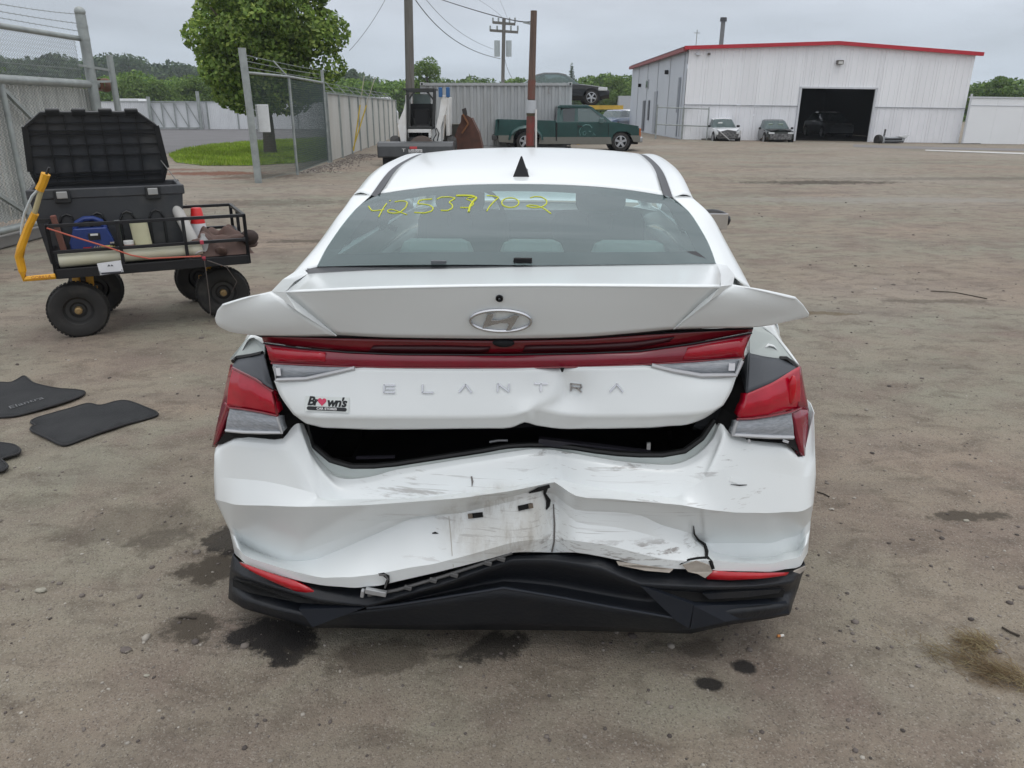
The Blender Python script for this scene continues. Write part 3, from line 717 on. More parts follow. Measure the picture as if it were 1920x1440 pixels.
# cantilever gate
x0 = W(285, 240, 65.6).x; x1 = W(378, 240, 65.6).x
cg2 = thing('cantilever_gate', 'white sliding gate with diagonal trusses in the far fence', 'gate', (x0, 65.6, 0)); GLn = x1-x0
MB().box((GLn/2, .15, 1.05), (GLn, .03, 2.0)).build('sheet', white_sheet, cg2)
MB().bar((0, 0, 2.12), (GLn, 0, 2.12), .10).build('top_beam', galv, cg2); MB().bar((0, 0, .12), (GLn, 0, .12), .10).build('bottom_beam', galv, cg2)
for k in range(5): MB().bar((GLn*k/4, 0, .12), (GLn*k/4, 0, 2.12), .07).build('upright', galv, cg2)
for k in range(4): MB().bar((GLn*k/4, -.02, 2.1), (GLn*(k+1)/4, -.02, .15), .06).build('brace', galv, cg2)
for px, nm in ((286, 'left'), (378, 'right')):
    g_ = W(px, 240, 65.4); t = thing('gate_post', 'thick post at the %s end of the far truss gate' % nm, 'post', (g_.x, 65.4, 0)); MB().tube([(0, 0, 0), (0, 0, 2.9 if px > 300 else 2.5)], .14, 10).build('shaft', galv, t)
# white roofs behind fences
def box_van(px, ytop, Y, wpx, h, label, name='parked_van', cat='van'):
    p = W(px, ytop, Y); w_ = wpx*Y*.98/FPX; t = thing(name, label, cat, (p.x, Y, 0)); top = p.z
    wp = mat('van_paint', (.68, .70, .72), .3)
    prof = [(-w_/2, 0, .5), (-w_/2, 0, top*.72), (-w_*.46, 0, top-.12), (-w_*.40, 0, top), (w_*.25, 0, top), (w_*.38, 0, top*.72), (w_*.5, 0, top*.55), (w_*.5, 0, .5)]
    MB().prism(prof, (0, 1.9, 0)).build('body', wp, t, bevel=.05)
    MB().box((w_*.25, -.01, top*.8), (w_*.12, .03, top*.14)).build('window', gpaint, t)
    for s in (-.3, .3): MB().lathe([(.0, -.1), (.30, -.1), (.33, -.04), (.33, .08), (0, .1)], 14, Matrix.Rotation(R(90), 3, 'X'), (w_*s, 0, .33)).build('wheel', rubber, t)
    return t
box_van(243, 185, 72, 56, 2.4, 'white car roof showing above the far white fence at left')
box_van(553, 190, 71, 36, 2.4, 'white vehicle seen through the chain link fence above the far fence', )
box_van(712, 182, 62, 52, 2.7, 'white van roof showing over the fence left of the loader')
# ================================================================ marker rods leaning on the fence
for (pa, pb, Y, lab) in (((663, 283), (683, 142), 27.2, 'yellow-tipped marker rod leaning on the fence, the steeper of two'), ((662, 280), (703, 145), 27.0, 'pale leaning marker rod, the more slanted of two')):
    a = W(*pa, Y); b = W(*pb, Y-.1); t = thing('marker_rod', lab, 'rod', (a.x, a.y, max(a.z, 0)))
    d = b-a; MB().tube([(0, 0, 0), d*.62], .022, 6).build('yellow_sleeve', mat('yellow_plastic', (.62, .46, .06), .5), t); MB().tube([d*.62, d], .012, 6).build('tip', mat('pale_rod', (.45, .42, .34), .6), t)

# ================================================================ poles and wires
wood_grey = mat('grey_pole_wood', (.17, .165, .15), .9, col2=(.11, .10, .085), scale=3, stretch=(4, 4, .3), bump=.5)
wood_red = mat('brown_post_wood', (.16, .105, .08), .85, col2=(.09, .065, .05), scale=3, stretch=(4, 4, .3), bump=.6)
def wpole(name, label, pt, pb, Y, r0, r1, m):
    a = W(*pb, Y); b = W(*pt, Y); g_ = Vector((a.x, Y, 0)); t = thing(name, label, 'pole', g_)
    d = Vector((b.x-a.x, 0, b.z)); MB().tube([(0, 0, -.2), d*.5, d], [r0, (r0+r1)/2, r1], 14).build('shaft', m, t, True); return t, d
up, upd = wpole('utility_pole', 'tall grey utility pole rising behind the loader and out of the frame', (763, -140), (771, 285), 30.5, .17, .15, wood_grey)
MB().tube([(.17, -.05, 0), (.0, -.13, 9)], .03, 6).build('conduit', galv, up)
bp_, bd = wpole('wooden_post', 'red-brown leaning post painted red at its foot, in front of the green truck', (1001, 20), (993, 285), 28, .135, .105, wood_red)
redp = mat('red_marking_paint', (.24, .035, .03), .7, col2=(.12, .06, .045), scale=4)
def on_post(y0, y1, r_, m, nm):
    a = W(995, y0, 28); b = W(995, y1, 28); f0 = a.z/bd.z; f1 = b.z/bd.z
    MB().tube([bd*f0, bd*f1], r_, 16).build(nm, m, bp_, True)
on_post(273, 218, .143, redp, 'painted_band'); on_post(186, 150, .131, mat('faded_red', (.17, .06, .045), .8, col2=(.14, .09, .07), scale=4), 'faded_band')
on_post(212, 188, .16, mat('pale_wrap', (.50, .53, .56), .6), 'wrap'); on_post(217, 211, .15, mat('dark_strap', (.07, .06, .03), .7), 'strap')
a = W(1001, 275, 28)-Vector(bp_.location); b = W(1001, 205, 28)-Vector(bp_.location)
MB().tube([(a.x+.07, -.16, 0), (b.x+.07, -.16, b.z)], .035, 8).build('conduit', mat('white_conduit', (.7, .7, .68), .5), bp_)
MB().bar((bd.x-.1, 0, bd.z-.4), (bd.x-.35, 0, bd.z-.35), .05).build('hook', galv, bp_)
# far pole with crossarms and transformers
yb = 80; pb_ = W(941, 160, yb); pt_ = W(945, 35, yb)
fp = thing('power_pole', 'distant power pole with two crossarms and two transformers', 'pole', (pb_.x, yb, 0)); dx = pt_.x-pb_.x
MB().tube([(0, 0, 0), (dx, 0, pt_.z)], .17, 8).build('shaft', wood_grey, fp)
for yy, hw in ((43, 20), (58, 25)):
    z_ = W(945, yy, yb).z; hw = hw*yb*.97/FPX
    arm = MB().bar((dx-hw, 0, z_+.05), (dx+hw, 0, z_-.12), .22).build('crossarm', wood_grey, fp)
    for s in (-1, -.5, .5, 1): MB().tube([(dx+hw*s*.97, 0, z_), (dx+hw*s*.97, 0, z_+.45)], .08, 6).build('insulator', galv, arm)
for px in (932, 954): 
    p = W(px, 90, yb); MB().tube([(p.x-pb_.x, 0, p.z-.75), (p.x-pb_.x, 0, p.z+.65)], .27, 12).build('transformer', mat('transformer_grey', (.42, .47, .48), .5), fp)
p = W(1010, 150, yb)
for k, (px, yt, Y) in enumerate(((997, 112, 120), (1012, 112, 118))): pass
def wire(pts_px, lab, r_=.02, name='overhead_wire', sagn=24):
    P = [W(*q) for q in pts_px]; pts = []
    for i in range(sagn+1):                       # quadratic through three points
        t = i/sagn; a, b, c = P; pts.append(a*((1-t)*(1-2*t))+b*(4*t*(1-t))+c*(t*(2*t-1)))
    o = MB().tube(pts, r_, 5, False).build(name, mat('wire_black', (.06, .06, .065), .6), None); tag(o, lab, 'wire', 'overhead wires'); return o
wire([(998, 31, 28), (940, 33, 40), (800, -10, 56)], 'thick wire from the top of the brown post up to the left', .026)
wire([(938, 110, 80), (860, 80, 62), (775, -6, 44)], 'thin wire sagging from the far pole towards the grey pole', .026)
wire([(925, 92, 80), (865, 62, 62), (795, -6, 46)], 'faint second wire sagging just above the first one', .014)
wire([(722, 0, 60), (690, 52, 58), (655, 95, 56)], 'faint wire slanting down behind the big leafy tree', .016)
wire([(946, 108, 80), (952, 130, 80), (960, 146, 80)], 'short guy wire running down from the far pole', .02)
wire([(944, 36, 80), (925, 18, 90), (890, -5, 100)], 'faint wire leaving the upper crossarm to the left', .014)
wire([(952, 36, 80), (945, 18, 90), (935, -5, 100)], 'faint wire leaving the upper crossarm upwards', .014)

# ================================================================ shipping container
CY = 33.5; cx0 = W(792, 270, CY).x; cx1 = W(1070, 270, CY).x; CLn = cx1-cx0
ct = thing('shipping_container', 'pale grey corrugated shipping container behind the green truck', 'container', (cx0, CY, 0))
cpaint = mat('container_paint', (.44, .46, .47), .5, col2=(.36, .37, .37), scale=1.2, stretch=(1, 1, .3))
crust = mat('container_rust', (.30, .28, .26), .7, col2=(.18, .10, .07), scale=5)
xs = []; x = .12; per = .278
while x < CLn-.12-per: xs += [(x, 0), (x+.07, .0), (x+.105, .045), (x+.21, .045), (x+.243, 0)]; x += per
xs.append((CLn-.12, 0))
MB().grid([[(a, .03+b, .16) for a, b in xs], [(a, .03+b, 2.50) for a, b in xs]]).build('side_panel', cpaint, ct)
MB().grid([[(a, 2.40-b, .16) for a, b in xs], [(a, 2.40-b, 2.50) for a, b in xs]]).build('side_panel', cpaint, ct)
for x in (.06, CLn-.06):
    for y in (.05, 2.38): MB().box((x, y, 1.32), (.13, .12, 2.3)).build('corner_post', cpaint, ct)
for z_, nm in ((2.54, 'top_rail'), (.09, 'bottom_rail')):
    MB().box((CLn/2, .03, z_), (CLn, .08, .10)).build(nm, cpaint, ct); MB().box((CLn/2, 2.40, z_), (CLn, .08, .10)).build(nm, cpaint, ct)
for x in (.08, CLn-.08):
    for z_ in (.07, 2.55):
        cc = MB().box((x, .0, z_), (.17, .16, .13)).build('corner_casting', cpaint, ct, bevel=.01); MB().box((x, -.083, z_), (.06, .01, .08)).build('hole', gpaint, cc)
MB().box((CLn/2, 1.2, 2.57), (CLn-.1, 2.3, .03)).build('roof', cpaint, ct); MB().box((CLn-.03, 1.2, 1.3), (.04, 2.3, 2.3)).build('end_wall', cpaint, ct); MB().box((.03, 1.2, 1.3), (.04, 2.3, 2.3)).build('door', cpaint, ct)
k_ = int((CLn-.3)/per)
for i in range(k_): MB().prism([(.2+i*per, .0, 2.545), (.2+i*per+.16, 0, 2.545), (.2+i*per+.13, 0, 2.60), (.2+i*per+.03, 0, 2.60)], (0, .09, 0)).build('roof_rib', cpaint, ct)
MB().tube([(CLn-.95, -.02, 2.38), (CLn-.97, -.02, 2.2), (CLn-.90, -.02, 2.2)], .012, 5).build('lashing_hook', crust, ct)

# ================================================================ warehouse
WT = R(.75); wh = thing('warehouse', 'long white metal warehouse with red roof trim and a dark open doorway', 'building', (8.83, 42, .10)); wh.rotation_euler = (0, WT, 0)
WW = 14.45; EH0 = 4.32; EHp = 4.62; EH1 = 4.22; PKX = 7.4
def eave(x): return EH0+(EHp-EH0)*x/PKX if x < PKX else EHp+(EH1-EHp)*(x-PKX)/(WW-PKX)
DX0, DX1, DZ = 5.90, 9.68, 2.58; WZ = 1.70
wp_ = mat('white_wall_panel', (.86, .87, .89), .45, var=.06, scale=.7, stretch=(1, 1, .3), rnd=.04); wp2 = mat('white_wainscot_panel', (.83, .84, .87), .5, var=.10, scale=1.2, stretch=(1, 1, .5), rnd=.05)
def wpanel(x0, x1, z0, zt0, zt1, m, lab='wall_panel', y=0):
    mb = MB(); n = max(2, int(round((x1-x0)/.30))); xs = []
    for k in range(n):
        a = x0+(x1-x0)*k/n; s = (x1-x0)/n; xs += [(a+.003, y), (a+s*.42, y), (a+s*.47, y-.022), (a+s*.53, y-.022), (a+s*.58, y)]
    xs.append((x1-.003, y))
    mb.grid([[(a, b, z0) for a, b in xs], [(a, b, zt0+(zt1-zt0)*(a-x0)/(x1-x0)) for a, b in xs]]); return mb.build(lab, m, wh)
nP = 16; e_ = [WW*k/nP for k in range(nP+1)]
for a, b in zip(e_, e_[1:]):
    for (p, q) in ((a, b),):
        z0 = WZ
        if q <= DX0+.01 or p >= DX1-.01:
            wpanel(p, q, WZ+.02, eave(p), eave(q), wp_); wpanel(p, q, 0, WZ-.02, WZ-.02, wp2, y=.012)
        else:
            for (c, d) in ((p, min(q, DX0)), (max(p, DX1), q)):
                if d-c > .15: wpanel(c, d, WZ+.02, eave(c), eave(d), wp_); wpanel(c, d, 0, WZ-.02, WZ-.02, wp2, y=.012)
            c, d = max(p, DX0), min(q, DX1)
            if d-c > .1: wpanel(c, d, DZ, eave(c), eave(d), wp_)
MB().bar((0, -.03, WZ), (DX0-.05, -.03, WZ), .03).bar((DX1+.05, -.03, WZ), (WW, -.03, WZ), .03).build('girt_flashing', mat('grey_flashing', (.40, .42, .45), .5), wh)
MB().bar((-.25, -.12, EH0+.05), (PKX, -.12, EHp+.07), .22, .17).bar((PKX, -.12, EHp+.07), (WW+.28, -.12, EH1+.05), .22, .17).build('roof_trim', redtrim, wh)
fr_ = MB().box((DX0-.04, -.02, DZ/2), (.10, .10, DZ)).box((DX1+.04, -.02, DZ/2), (.10, .10, DZ)).box(((DX0+DX1)/2, -.02, DZ+.02), (DX1-DX0+.2, .10, .08)).build('door_frame', mat('white_frame', (.6, .62, .65), .5), wh)
WD = 19
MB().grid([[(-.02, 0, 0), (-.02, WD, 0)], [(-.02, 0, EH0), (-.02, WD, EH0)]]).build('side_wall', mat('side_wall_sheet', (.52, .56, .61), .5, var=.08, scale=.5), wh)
MB().grid([[(WW, .05, 0), (WW, WD, 0)], [(WW, .05, EH1), (WW, WD, EH1)]]).build('side_wall', wp_, wh)
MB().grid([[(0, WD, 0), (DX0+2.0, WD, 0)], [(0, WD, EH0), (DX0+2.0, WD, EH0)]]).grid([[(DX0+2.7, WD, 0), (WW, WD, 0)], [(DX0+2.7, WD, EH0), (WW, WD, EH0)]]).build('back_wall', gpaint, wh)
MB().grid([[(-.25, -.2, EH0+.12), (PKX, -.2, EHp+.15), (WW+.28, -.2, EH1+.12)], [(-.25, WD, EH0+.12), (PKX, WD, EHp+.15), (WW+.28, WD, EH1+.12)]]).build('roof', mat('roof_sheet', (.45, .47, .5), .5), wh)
MB().bar((-.2, -.1, EH0-.02), (-.2, WD, EH0-.02), .2, .18).build('eave_trim', mat('shaded_red_trim', (.25, .05, .05), .5), wh)  # trim red darkened in its colour for the shaded underside
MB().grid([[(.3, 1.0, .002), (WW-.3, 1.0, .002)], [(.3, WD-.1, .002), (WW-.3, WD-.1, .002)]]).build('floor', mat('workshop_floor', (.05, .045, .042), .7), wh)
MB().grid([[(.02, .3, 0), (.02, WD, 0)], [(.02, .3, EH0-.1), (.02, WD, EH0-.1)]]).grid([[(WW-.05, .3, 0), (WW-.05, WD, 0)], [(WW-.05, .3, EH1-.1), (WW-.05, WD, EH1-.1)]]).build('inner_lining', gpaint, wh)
for k in range(5):
    pn = MB().box((-.05, .6+k*3.75, EH0/2), (.02, .05, EH0-.2)).build('seam', MATS['grey_flashing'], wh)
for (s, z0, z1, w_) in ((1.6, 1.3, 3.05, .22), (1.25, .1, 3.05, .10), (8.3, .1, 2.5, .9)): 
    MB().box((-.06, s, (z0+z1)/2), (.05, w_, z1-z0)).build('door', mat('grey_door', (.33, .36, .40), .5), wh, bevel=.01)
for (s, z0, z1, w_) in ((12.5, .1, 2.0, .8), (10.6, .8, 2.0, .5)): MB().box((-.06, s, (z0+z1)/2), (.05, w_, z1-z0)).build('door', mat('dark_door', (.12, .13, .15), .5), wh)
wn = MB().box((-.05, 11.8, 3.0), (.05, 1.0, .55)).build('window', mat('window_frame', (.4, .42, .45), .5), wh); MB().box((-.08, 11.8, 3.0), (.01, .85, .42)).build('pane', mat('window_pane', (.10, .12, .14), .1), wn)
for s, z_ in ((5.0, 3.45), (14.6, 3.0)): MB().box((-.12, s, z_), (.18, .2, .22)).build('wall_light', gpaint, wh, bevel=.02)
lt = MB().box((7.62, -.12, 3.80), (.32, .2, .2)).build('wall_light', mat('lamp_case', (.12, .11, .10), .5), wh, bevel=.02); MB().box((7.62, -.225, 3.78), (.22, .01, .12)).build('lens', mat('lamp_lens', (.6, .6, .58), .3), lt)
MB().box((.45, -.1, EH0-.22), (.22, .12, .1)).build('camera_box', mat('white_frame', (.6,)*3), wh); MB().box((1.0, -.1, EH0-.22), (.12, .12, .1)).build('camera_box', MATS['lamp_case'], wh)
ch = MB().tube([(2.95, 5.5, EH0), (2.95, 5.5, 6.15)], .125, 12).build('chimney', mat('flue_metal', (.16, .16, .16), .5), wh, True); MB().tube([(2.95, 5.5, 6.15), (2.95, 5.5, 6.35)], [.20, .18], 12).build('cowl', mat('flue_cowl', (.05, .05, .055), .5), ch)
MB().tube([(.35, .1, EH0), (.35, .1, EH0+.9)], .02, 6).bar((.2, .1, EH0+.75), (.5, .1, EH0+.75), .03).build('antenna', galv, wh)
MB().box((3.5+4.5, WD-.2, 1.9), (.28, .05, .10)).build('slit_window', mat('daylit_slit', (.8, .85, .9), .5, em=((.8, .9, 1), .8)), wh)
for z_ in (1.35, 1.9): MB().box((7.93, 14, z_-.15), (.40, .05, .10)).build('lit_window', MATS['daylit_slit'], wh)
an = thing('annex_wall', 'plain white annex wall joined to the right end of the warehouse', 'wall', (8.83+WW, 41.7, -.09)); an.rotation_euler = (0, WT, 0)
for k in range(10): MB().box((.7+1.4*k, 0, 1.1), (1.394, .12, 2.2)).build('wall_panel', mat('annex_white', (.82, .84, .86), .55, var=.05, scale=.4), an)
MB().box((7, .0, 2.24), (14.1, .2, .07)).build('coping', MATS['white_frame'], an); MB().bar((0, -.07, 1.85), (14, -.07, 1.85), .02).build('seam', MATS['grey_flashing'], an)
MB().tube([(.0, -.05, 0), (.0, -.05, 2.4)], .05, 8).build('downpipe', MATS['white_frame'], an)
# tube gate by the corner
gp0 = W(1229, 258, 42.6); gp1 = W(1325, 258, 41.4)
tg = thing('tube_gate', 'galvanised tube gate frame leaning at the left corner of the warehouse', 'gate', (gp0.x, gp0.y, .05)); q = gp1-gp0; q.z = 0
for (n_, a, b) in (('rail', 0, 1.62), ('rail', 0, .78)): 
    MB().tube([(0, 0, b), q*1.0+Vector((0, 0, b-.08))], .03, 8).build('rail', galv, tg)
for f in (0, .52, 1.0): MB().tube([q*f+Vector((0, 0, 0)), q*f+Vector((0, 0, 1.62 if f else 1.75))], .045 if f < 1 else .03, 8).build('post', galv, tg)
tag(MB().box((0, 0, .06), (1.9, .12, .10)).build('timber_strip', wood_grey, None, loc=(23.0, 41.2, -.17)), 'low timber strip lying along the warehouse foot at right', 'timber')
tag(MB().box((0, 0, .06), (.9, .12, .10)).build('timber_strip', wood_grey, None, loc=(10.2, 41.5, .05)), 'short dark strip on the ground below the tube gate', 'timber')

# ================================================================ generic cars
def rounded(v, a, b): return max(a, min(b, v))
def simple_car(name, label, cat, loc, rz, L, Wd, prof, belt, paint, trim=None, wr=.32, ax=(.85, -.95), glass=None, rim=None, group=None, plates=True, lights=True, tumble=.22, hoodm=None):
    """prof: (y, z_top) stations from nose (+y) to tail; greenhouse where z_top > belt+.12. The car faces +y."""
    t = thing(name, label, cat, loc, rz, group); hw = Wd/2; body = MB(); gl = MB(); rails = MB(); secs = []
    for (y, zt) in prof:
        f = abs(y)/(L/2); nar = 1-.20*max(0, (f-.72)/.28)**2; w_ = hw*nar; b_ = min(belt, zt-.01)
        low = .24+.05*(f > .85)
        side = [(w_*.93, low), (w_, low+.16), (w_*1.0, b_*.78), (w_*.95, b_-.02)]
        if zt > belt+.12: rw = max(w_-tumble*min(1, (zt-belt)/.45), .2); top = [(w_*.90, belt+.01), (rw, zt-.05), (rw*.86, zt), (0, zt+.02)]
        else: top = [(w_*.90, b_), (w_*.8, (b_+zt)/2+.01), (w_*.6, zt), (0, zt+.015)]
        secs.append((y, side+top, zt > belt+.12))
    def ring(sec):
        y, pts, _ = sec; return [(-x, y, z) for x, z in pts][:-1]+[(0, y, pts[-1][1])]+[(x, y, z) for x, z in pts[:-1]][::-1]
    for a, b in zip(secs, secs[1:]):
        ra, rb = ring(a), ring(b); n = len(ra)
        for i in range(n-1):
            quad = [ra[i], ra[i+1], rb[i+1], rb[i]]; up = i in (4, n-6); topm = 4 < i < n-6
            if a[2] and b[2] and up: tgt = gl if rails is not None and (abs(a[0]-b[0]) > .18) else body
            elif (a[2] != b[2]) and (topm or up): tgt = gl
            else: tgt = body
            tgt.add(quad, [(0, 1, 2, 3)])
    for s in (secs[0], secs[-1]):
        rg = ring(s); body.add(rg, [tuple(range(len(rg)))])
    bo = body.build('body', paint, t, True)
    gl.build('windows', glass or darkgl, t, False, ref=(0, -L*.08, belt*.8))
    MB().box((0, 0, .30), (Wd*.9, L*.86, .18)).build('underbody', gpaint, t)
    MB().box((0, 0, belt*.72), (Wd*.8, L*.42, belt*.35)).build('interior', mat('car_interior', (.03, .03, .033), .8), t)
    for ay in ax:
        for s in (-1, 1):
            y = ay if abs(ay) > 2 else (L/2-ay if ay > 0 else -L/2-ay)
            w_ = MB().lathe([(0, -.1), (wr*.7, -.1), (wr*.95, -.09), (wr, -.04), (wr, .04), (wr*.95, .09), (wr*.66, .10)], 20, Matrix.Rotation(R(90*s), 3, 'Y'), (s*(hw-.09), y, wr)).build('wheel', rubber, t, True)
            rm = MB().lathe([(0, .085), (wr*.12, .105), (wr*.2, .085)], 12, Matrix.Rotation(R(90*s), 3, 'Y'), (s*(hw-.09), y, wr))
            for k in range(5):
                M = Matrix.Rotation(R(90*s), 3, 'Y') @ Matrix.Rotation(R(72*k), 3, 'Z'); rm.box(Vector((s*(hw-.09), y, wr))+M @ Vector((wr*.38, 0, .085)), (wr*.58, wr*.2, .03), M)
            rm.lathe([(wr*.62, .07), (wr*.70, .105), (wr*.66, .11)], 20, Matrix.Rotation(R(90*s), 3, 'Y'), (s*(hw-.09), y, wr))
            rm.build('rim', rim or alloy, w_, True); MB().lathe([(0, .045), (wr*.64, .045)], 20, Matrix.Rotation(R(90*s), 3, 'Y'), (s*(hw-.09), y, wr)).build('dark_backing', gpaint, w_)  # dark disc added behind the spokes, standing for the shade there
            MB().lathe([(wr*1.18, -.02), (wr*1.18, .012), (wr*.9, .012)], 22, Matrix.Rotation(R(90*s), 3, 'Y'), (s*(hw*1.0-.012), y, wr+.015)).build('arch_lining', gpaint, t)
    return t
SED = lambda L, h, hood: [(L/2, hood*.72), (L/2-.12, hood*.86), (L/2-.35, hood*.93), (L*.26, hood+.03), (L*.20, hood+.06), (L*.06, h-.07), (-.02*L, h), (-L*.16, h), (-L*.24, h-.08), (-L*.36, hood+.14), (-L*.40, hood+.10), (-L/2+.15, hood+.06), (-L/2+.03, hood*.8), (-L/2, hood*.72)]
carwhite = mat('white_car_paint', (.66, .68, .70), .25, coat=.6, var=.04); carblack = mat('black_car_paint', (.008, .009, .010), .22, coat=.25, spec=.4)
cargrey = mat('grey_car_paint', (.16, .17, .18), .25, coat=.6); carblue = mat('blue_car_paint', (.05, .10, .20), .25, coat=.6); carsilver = mat('silver_car_paint', (.38, .40, .42), .28, metal=.4, coat=.6)
# black sedan on a rack behind the container
zc = W(1105, 197, 38.2).z
bc = simple_car('black_sedan', 'black sedan raised on a yellow rack behind the container', 'car', (W(1050, 190, 38.2).x, 38.2+.9, zc), R(-90), 4.62, 1.78, SED(4.62, 1.42, .86), .92, carblack, wr=.335)
MB().box((.86, 1.98, .70), (.05, .42, .14)).box((-.70, 2.15, .62), (.2, .1, .14)).build('headlight', mat('headlight_clear', (.65, .67, .68), .15), bc, bevel=.02)
MB().bar((.895, .90, .52), (.895, -1.0, .52), .02, .02).build('trim_strip', blackm, bc)
rk = thing('steel_rack', 'yellow steel rack beam carrying the black sedan', 'rack', (W(1050, 190, 38.2).x, 38.2+.9, 0))
yel = mat('yellow_rack_paint', (.60, .40, .06), .5, col2=(.45, .28, .05), scale=4)
MB().box((2.0, -.95, zc-.10), (1.9, .12, .18)).build('beam', yel, rk); MB().box((2.0, .95, zc-.10), (1.9, .12, .18)).build('beam', yel, rk)
MB().box((-1.4, -.95, zc-.10), (1.9, .12, .18)).build('beam', yel, rk); MB().box((-1.4, .95, zc-.10), (1.9, .12, .18)).build('beam', yel, rk)
for x in (-2.2, .9): 
    for y in (-.95, .95): MB().box((x, y, (zc-.2)/2), (.12, .12, zc-.2)).build('upright', yel, rk)
MB().box((1.35, 0, zc-.22), (.12, 1.9, .10)).box((-2.0, 0, zc-.22), (.12, 1.9, .10)).build('cross_beam', yel, rk)
# wrecks in front of the warehouse
wc = simple_car('wrecked_white_car', 'small white car with its front end torn off, parked by the warehouse', 'car', (W(1365, 266, 40.3).x, 41.9, -.02), R(180), 4.3, 1.66, SED(4.3, 1.46, .84)[2:], .90, carwhite, wr=.31, ax=(.75, -.9))
wm = mat('bare_wreck_metal', (.20, .20, .20), .5, metal=.3, col2=(.06, .06, .06), scale=9, lo=.4, hi=.6)
MB().box((0, 1.88, .48), (1.35, .25, .42)).build('radiator_support', wm, wc, bevel=.03)
MB().prism([(-.75, 1.7, .86), (.72, 1.75, .80), (.55, 2.05, .66), (.1, 2.0, .78), (-.4, 2.1, .70)], (0, .02, .03)).build('crumpled_hood', carwhite, wc)
MB().bar((.55, 2.15, .66), (-.05, 2.2, .18), .12, .05).bar((-.6, 2.1, .35), (-.7, 2.1, .75), .16, .06).build('hanging_trim', mat('pale_grey_bits', (.5, .5, .5), .5), wc)
MB().box((-.62, 1.95, .62), (.32, .2, .16)).box((.66, 1.9, .58), (.26, .2, .2)).build('headlight', MATS['headlight_clear'], wc, bevel=.03)
MB().box((-.93, .62, .98), (.2, .1, .13)).box((.93, .62, .98), (.2, .1, .13)).build('mirror', blackp, wc, bevel=.03)
MB().box((.3, .88, 1.18), (.28, .02, .10), Matrix.Rotation(R(-50), 3, 'X')).build('paper', mat('white_paper', (.8, .82, .8), .7), wc)
dc = simple_car('wrecked_dark_car', 'dark sedan with damaged front parked left of the doorway', 'car', (W(1467, 268, 40.1).x, 41.8, -.07), R(176), 4.5, 1.76, SED(4.5, 1.44, .84)[1:], .90, mat('dark_green_paint', (.025, .032, .03), .2, coat=.7), wr=.32, ax=(.75, -.9))
MB().box((0, 2.12, .45), (1.3, .15, .36)).build('bumper_remains', wm, dc, bevel=.03)
MB().box((-.58, 2.12, .66), (.34, .12, .10)).box((.58, 2.12, .66), (.34, .12, .10)).build('headlight', MATS['headlight_clear'], dc, bevel=.02)
MB().box((-.2, 1.02, 1.16), (.3, .02, .12), Matrix.Rotation(R(-50), 3, 'X')).box((.42, 1.02, 1.16), (.26, .02, .12), Matrix.Rotation(R(-50), 3, 'X')).build('paper', mat('pale_green_paper', (.5, .62, .52), .7), dc)
MB().box((-1.0, .75, .92), (.16, .1, .13)).box((1.0, .75, .92), (.16, .1, .13)).build('mirror', blackp, dc, bevel=.03)
MB().prism([(-.7, 1.5, .85), (.75, 1.5, .86), (.6, 2.1, .78), (.0, 2.0, .88), (-.6, 2.1, .76)], (0, .02, .03)).build('bent_hood', blackp, dc)
simple_car('parked_car', 'dim car standing inside the dark doorway of the warehouse', 'car', (W(1562, 252, 50).x, 51, -.08), R(180), 4.5, 1.8, SED(4.5, 1.5, .9), .95, cargrey)
wc.scale = (.80, .80, .80); dc.scale = (.80, .80, .80)
# loose front clip
fc = thing('bumper_assembly', 'torn-off front bumper and lamps of a car on the ground right of the doorway', 'car part', (W(1672, 270, 40.4).x, 40.4, -.14), R(8))
MB().prism([(-.72, 0, .12), (-.66, 0, .46), (-.2, 0, .40), (.74, 0, .46), (.66, 0, .16), (.2, 0, .10)], (0, .35, 0)).build('bumper_cover', carsilver, fc, bevel=.04)
MB().box((.05, -.02, .30), (.9, .06, .10)).build('grille', blackp, fc, bevel=.02); MB().box((.1, -.02, .17), (1.0, .05, .07)).build('lower_grille', blackp, fc)
MB().tube([(-.42, .1, .4), (-.40, .1, .78)], .05, 6).build('strut', wm, fc); MB().lathe([(0, -.1), (.25, -.1), (.27, 0), (.25, .1), (0, .1)], 16, Matrix.Rotation(R(90), 3, 'Y'), (-.70, .1, .26)).build('wheel', rubber, fc)
MB().prism([(.3, -.05, .44), (.86, -.05, .52), (.70, -.05, .34)], (0, .2, 0)).build('headlight', MATS['headlight_clear'], fc)
# cars far away between the truck and the warehouse
for (px, py, Y, pt, lab) in ((1152, 222, 62, carblue, 'dark blue car beyond the truck, nearest of the far row'), (1168, 215, 74, carwhite, 'white-roofed car in the far row beyond the truck'), (1180, 212, 90, carsilver, 'silver car at the far end of the row by the warehouse'), (1192, 205, 105, carwhite, 'pale van-like car farthest down the row beside the warehouse')):
    p = G(px, py+10); simple_car('parked_car', lab, 'car', (W(px, py, Y).x, Y, 0), R(150), 4.5, 1.8, SED(4.5, 1.5, .9), .95, pt, group='cars parked far beyond the truck')
tl = thing('box_trailer', 'grey box trailer far down the yard beside the warehouse corner', 'trailer', (W(1190, 200, 120).x, 120, 0)); MB().box((0, 0, 2.0), (5.5, 6, 2.6)).build('box', mat('trailer_grey', (.42, .44, .47), .5), tl); MB().lathe([(0, -.2), (.5, -.2), (.5, .2), (0, .2)], 12, Matrix.Rotation(R(90), 3, 'Y'), (-1.5, -3.0, .5)).build('wheel', rubber, tl); MB().bar((-2.7, -3.1, .65), (2.7, -3.1, .65), .15).build('chassis', gpaint, tl)

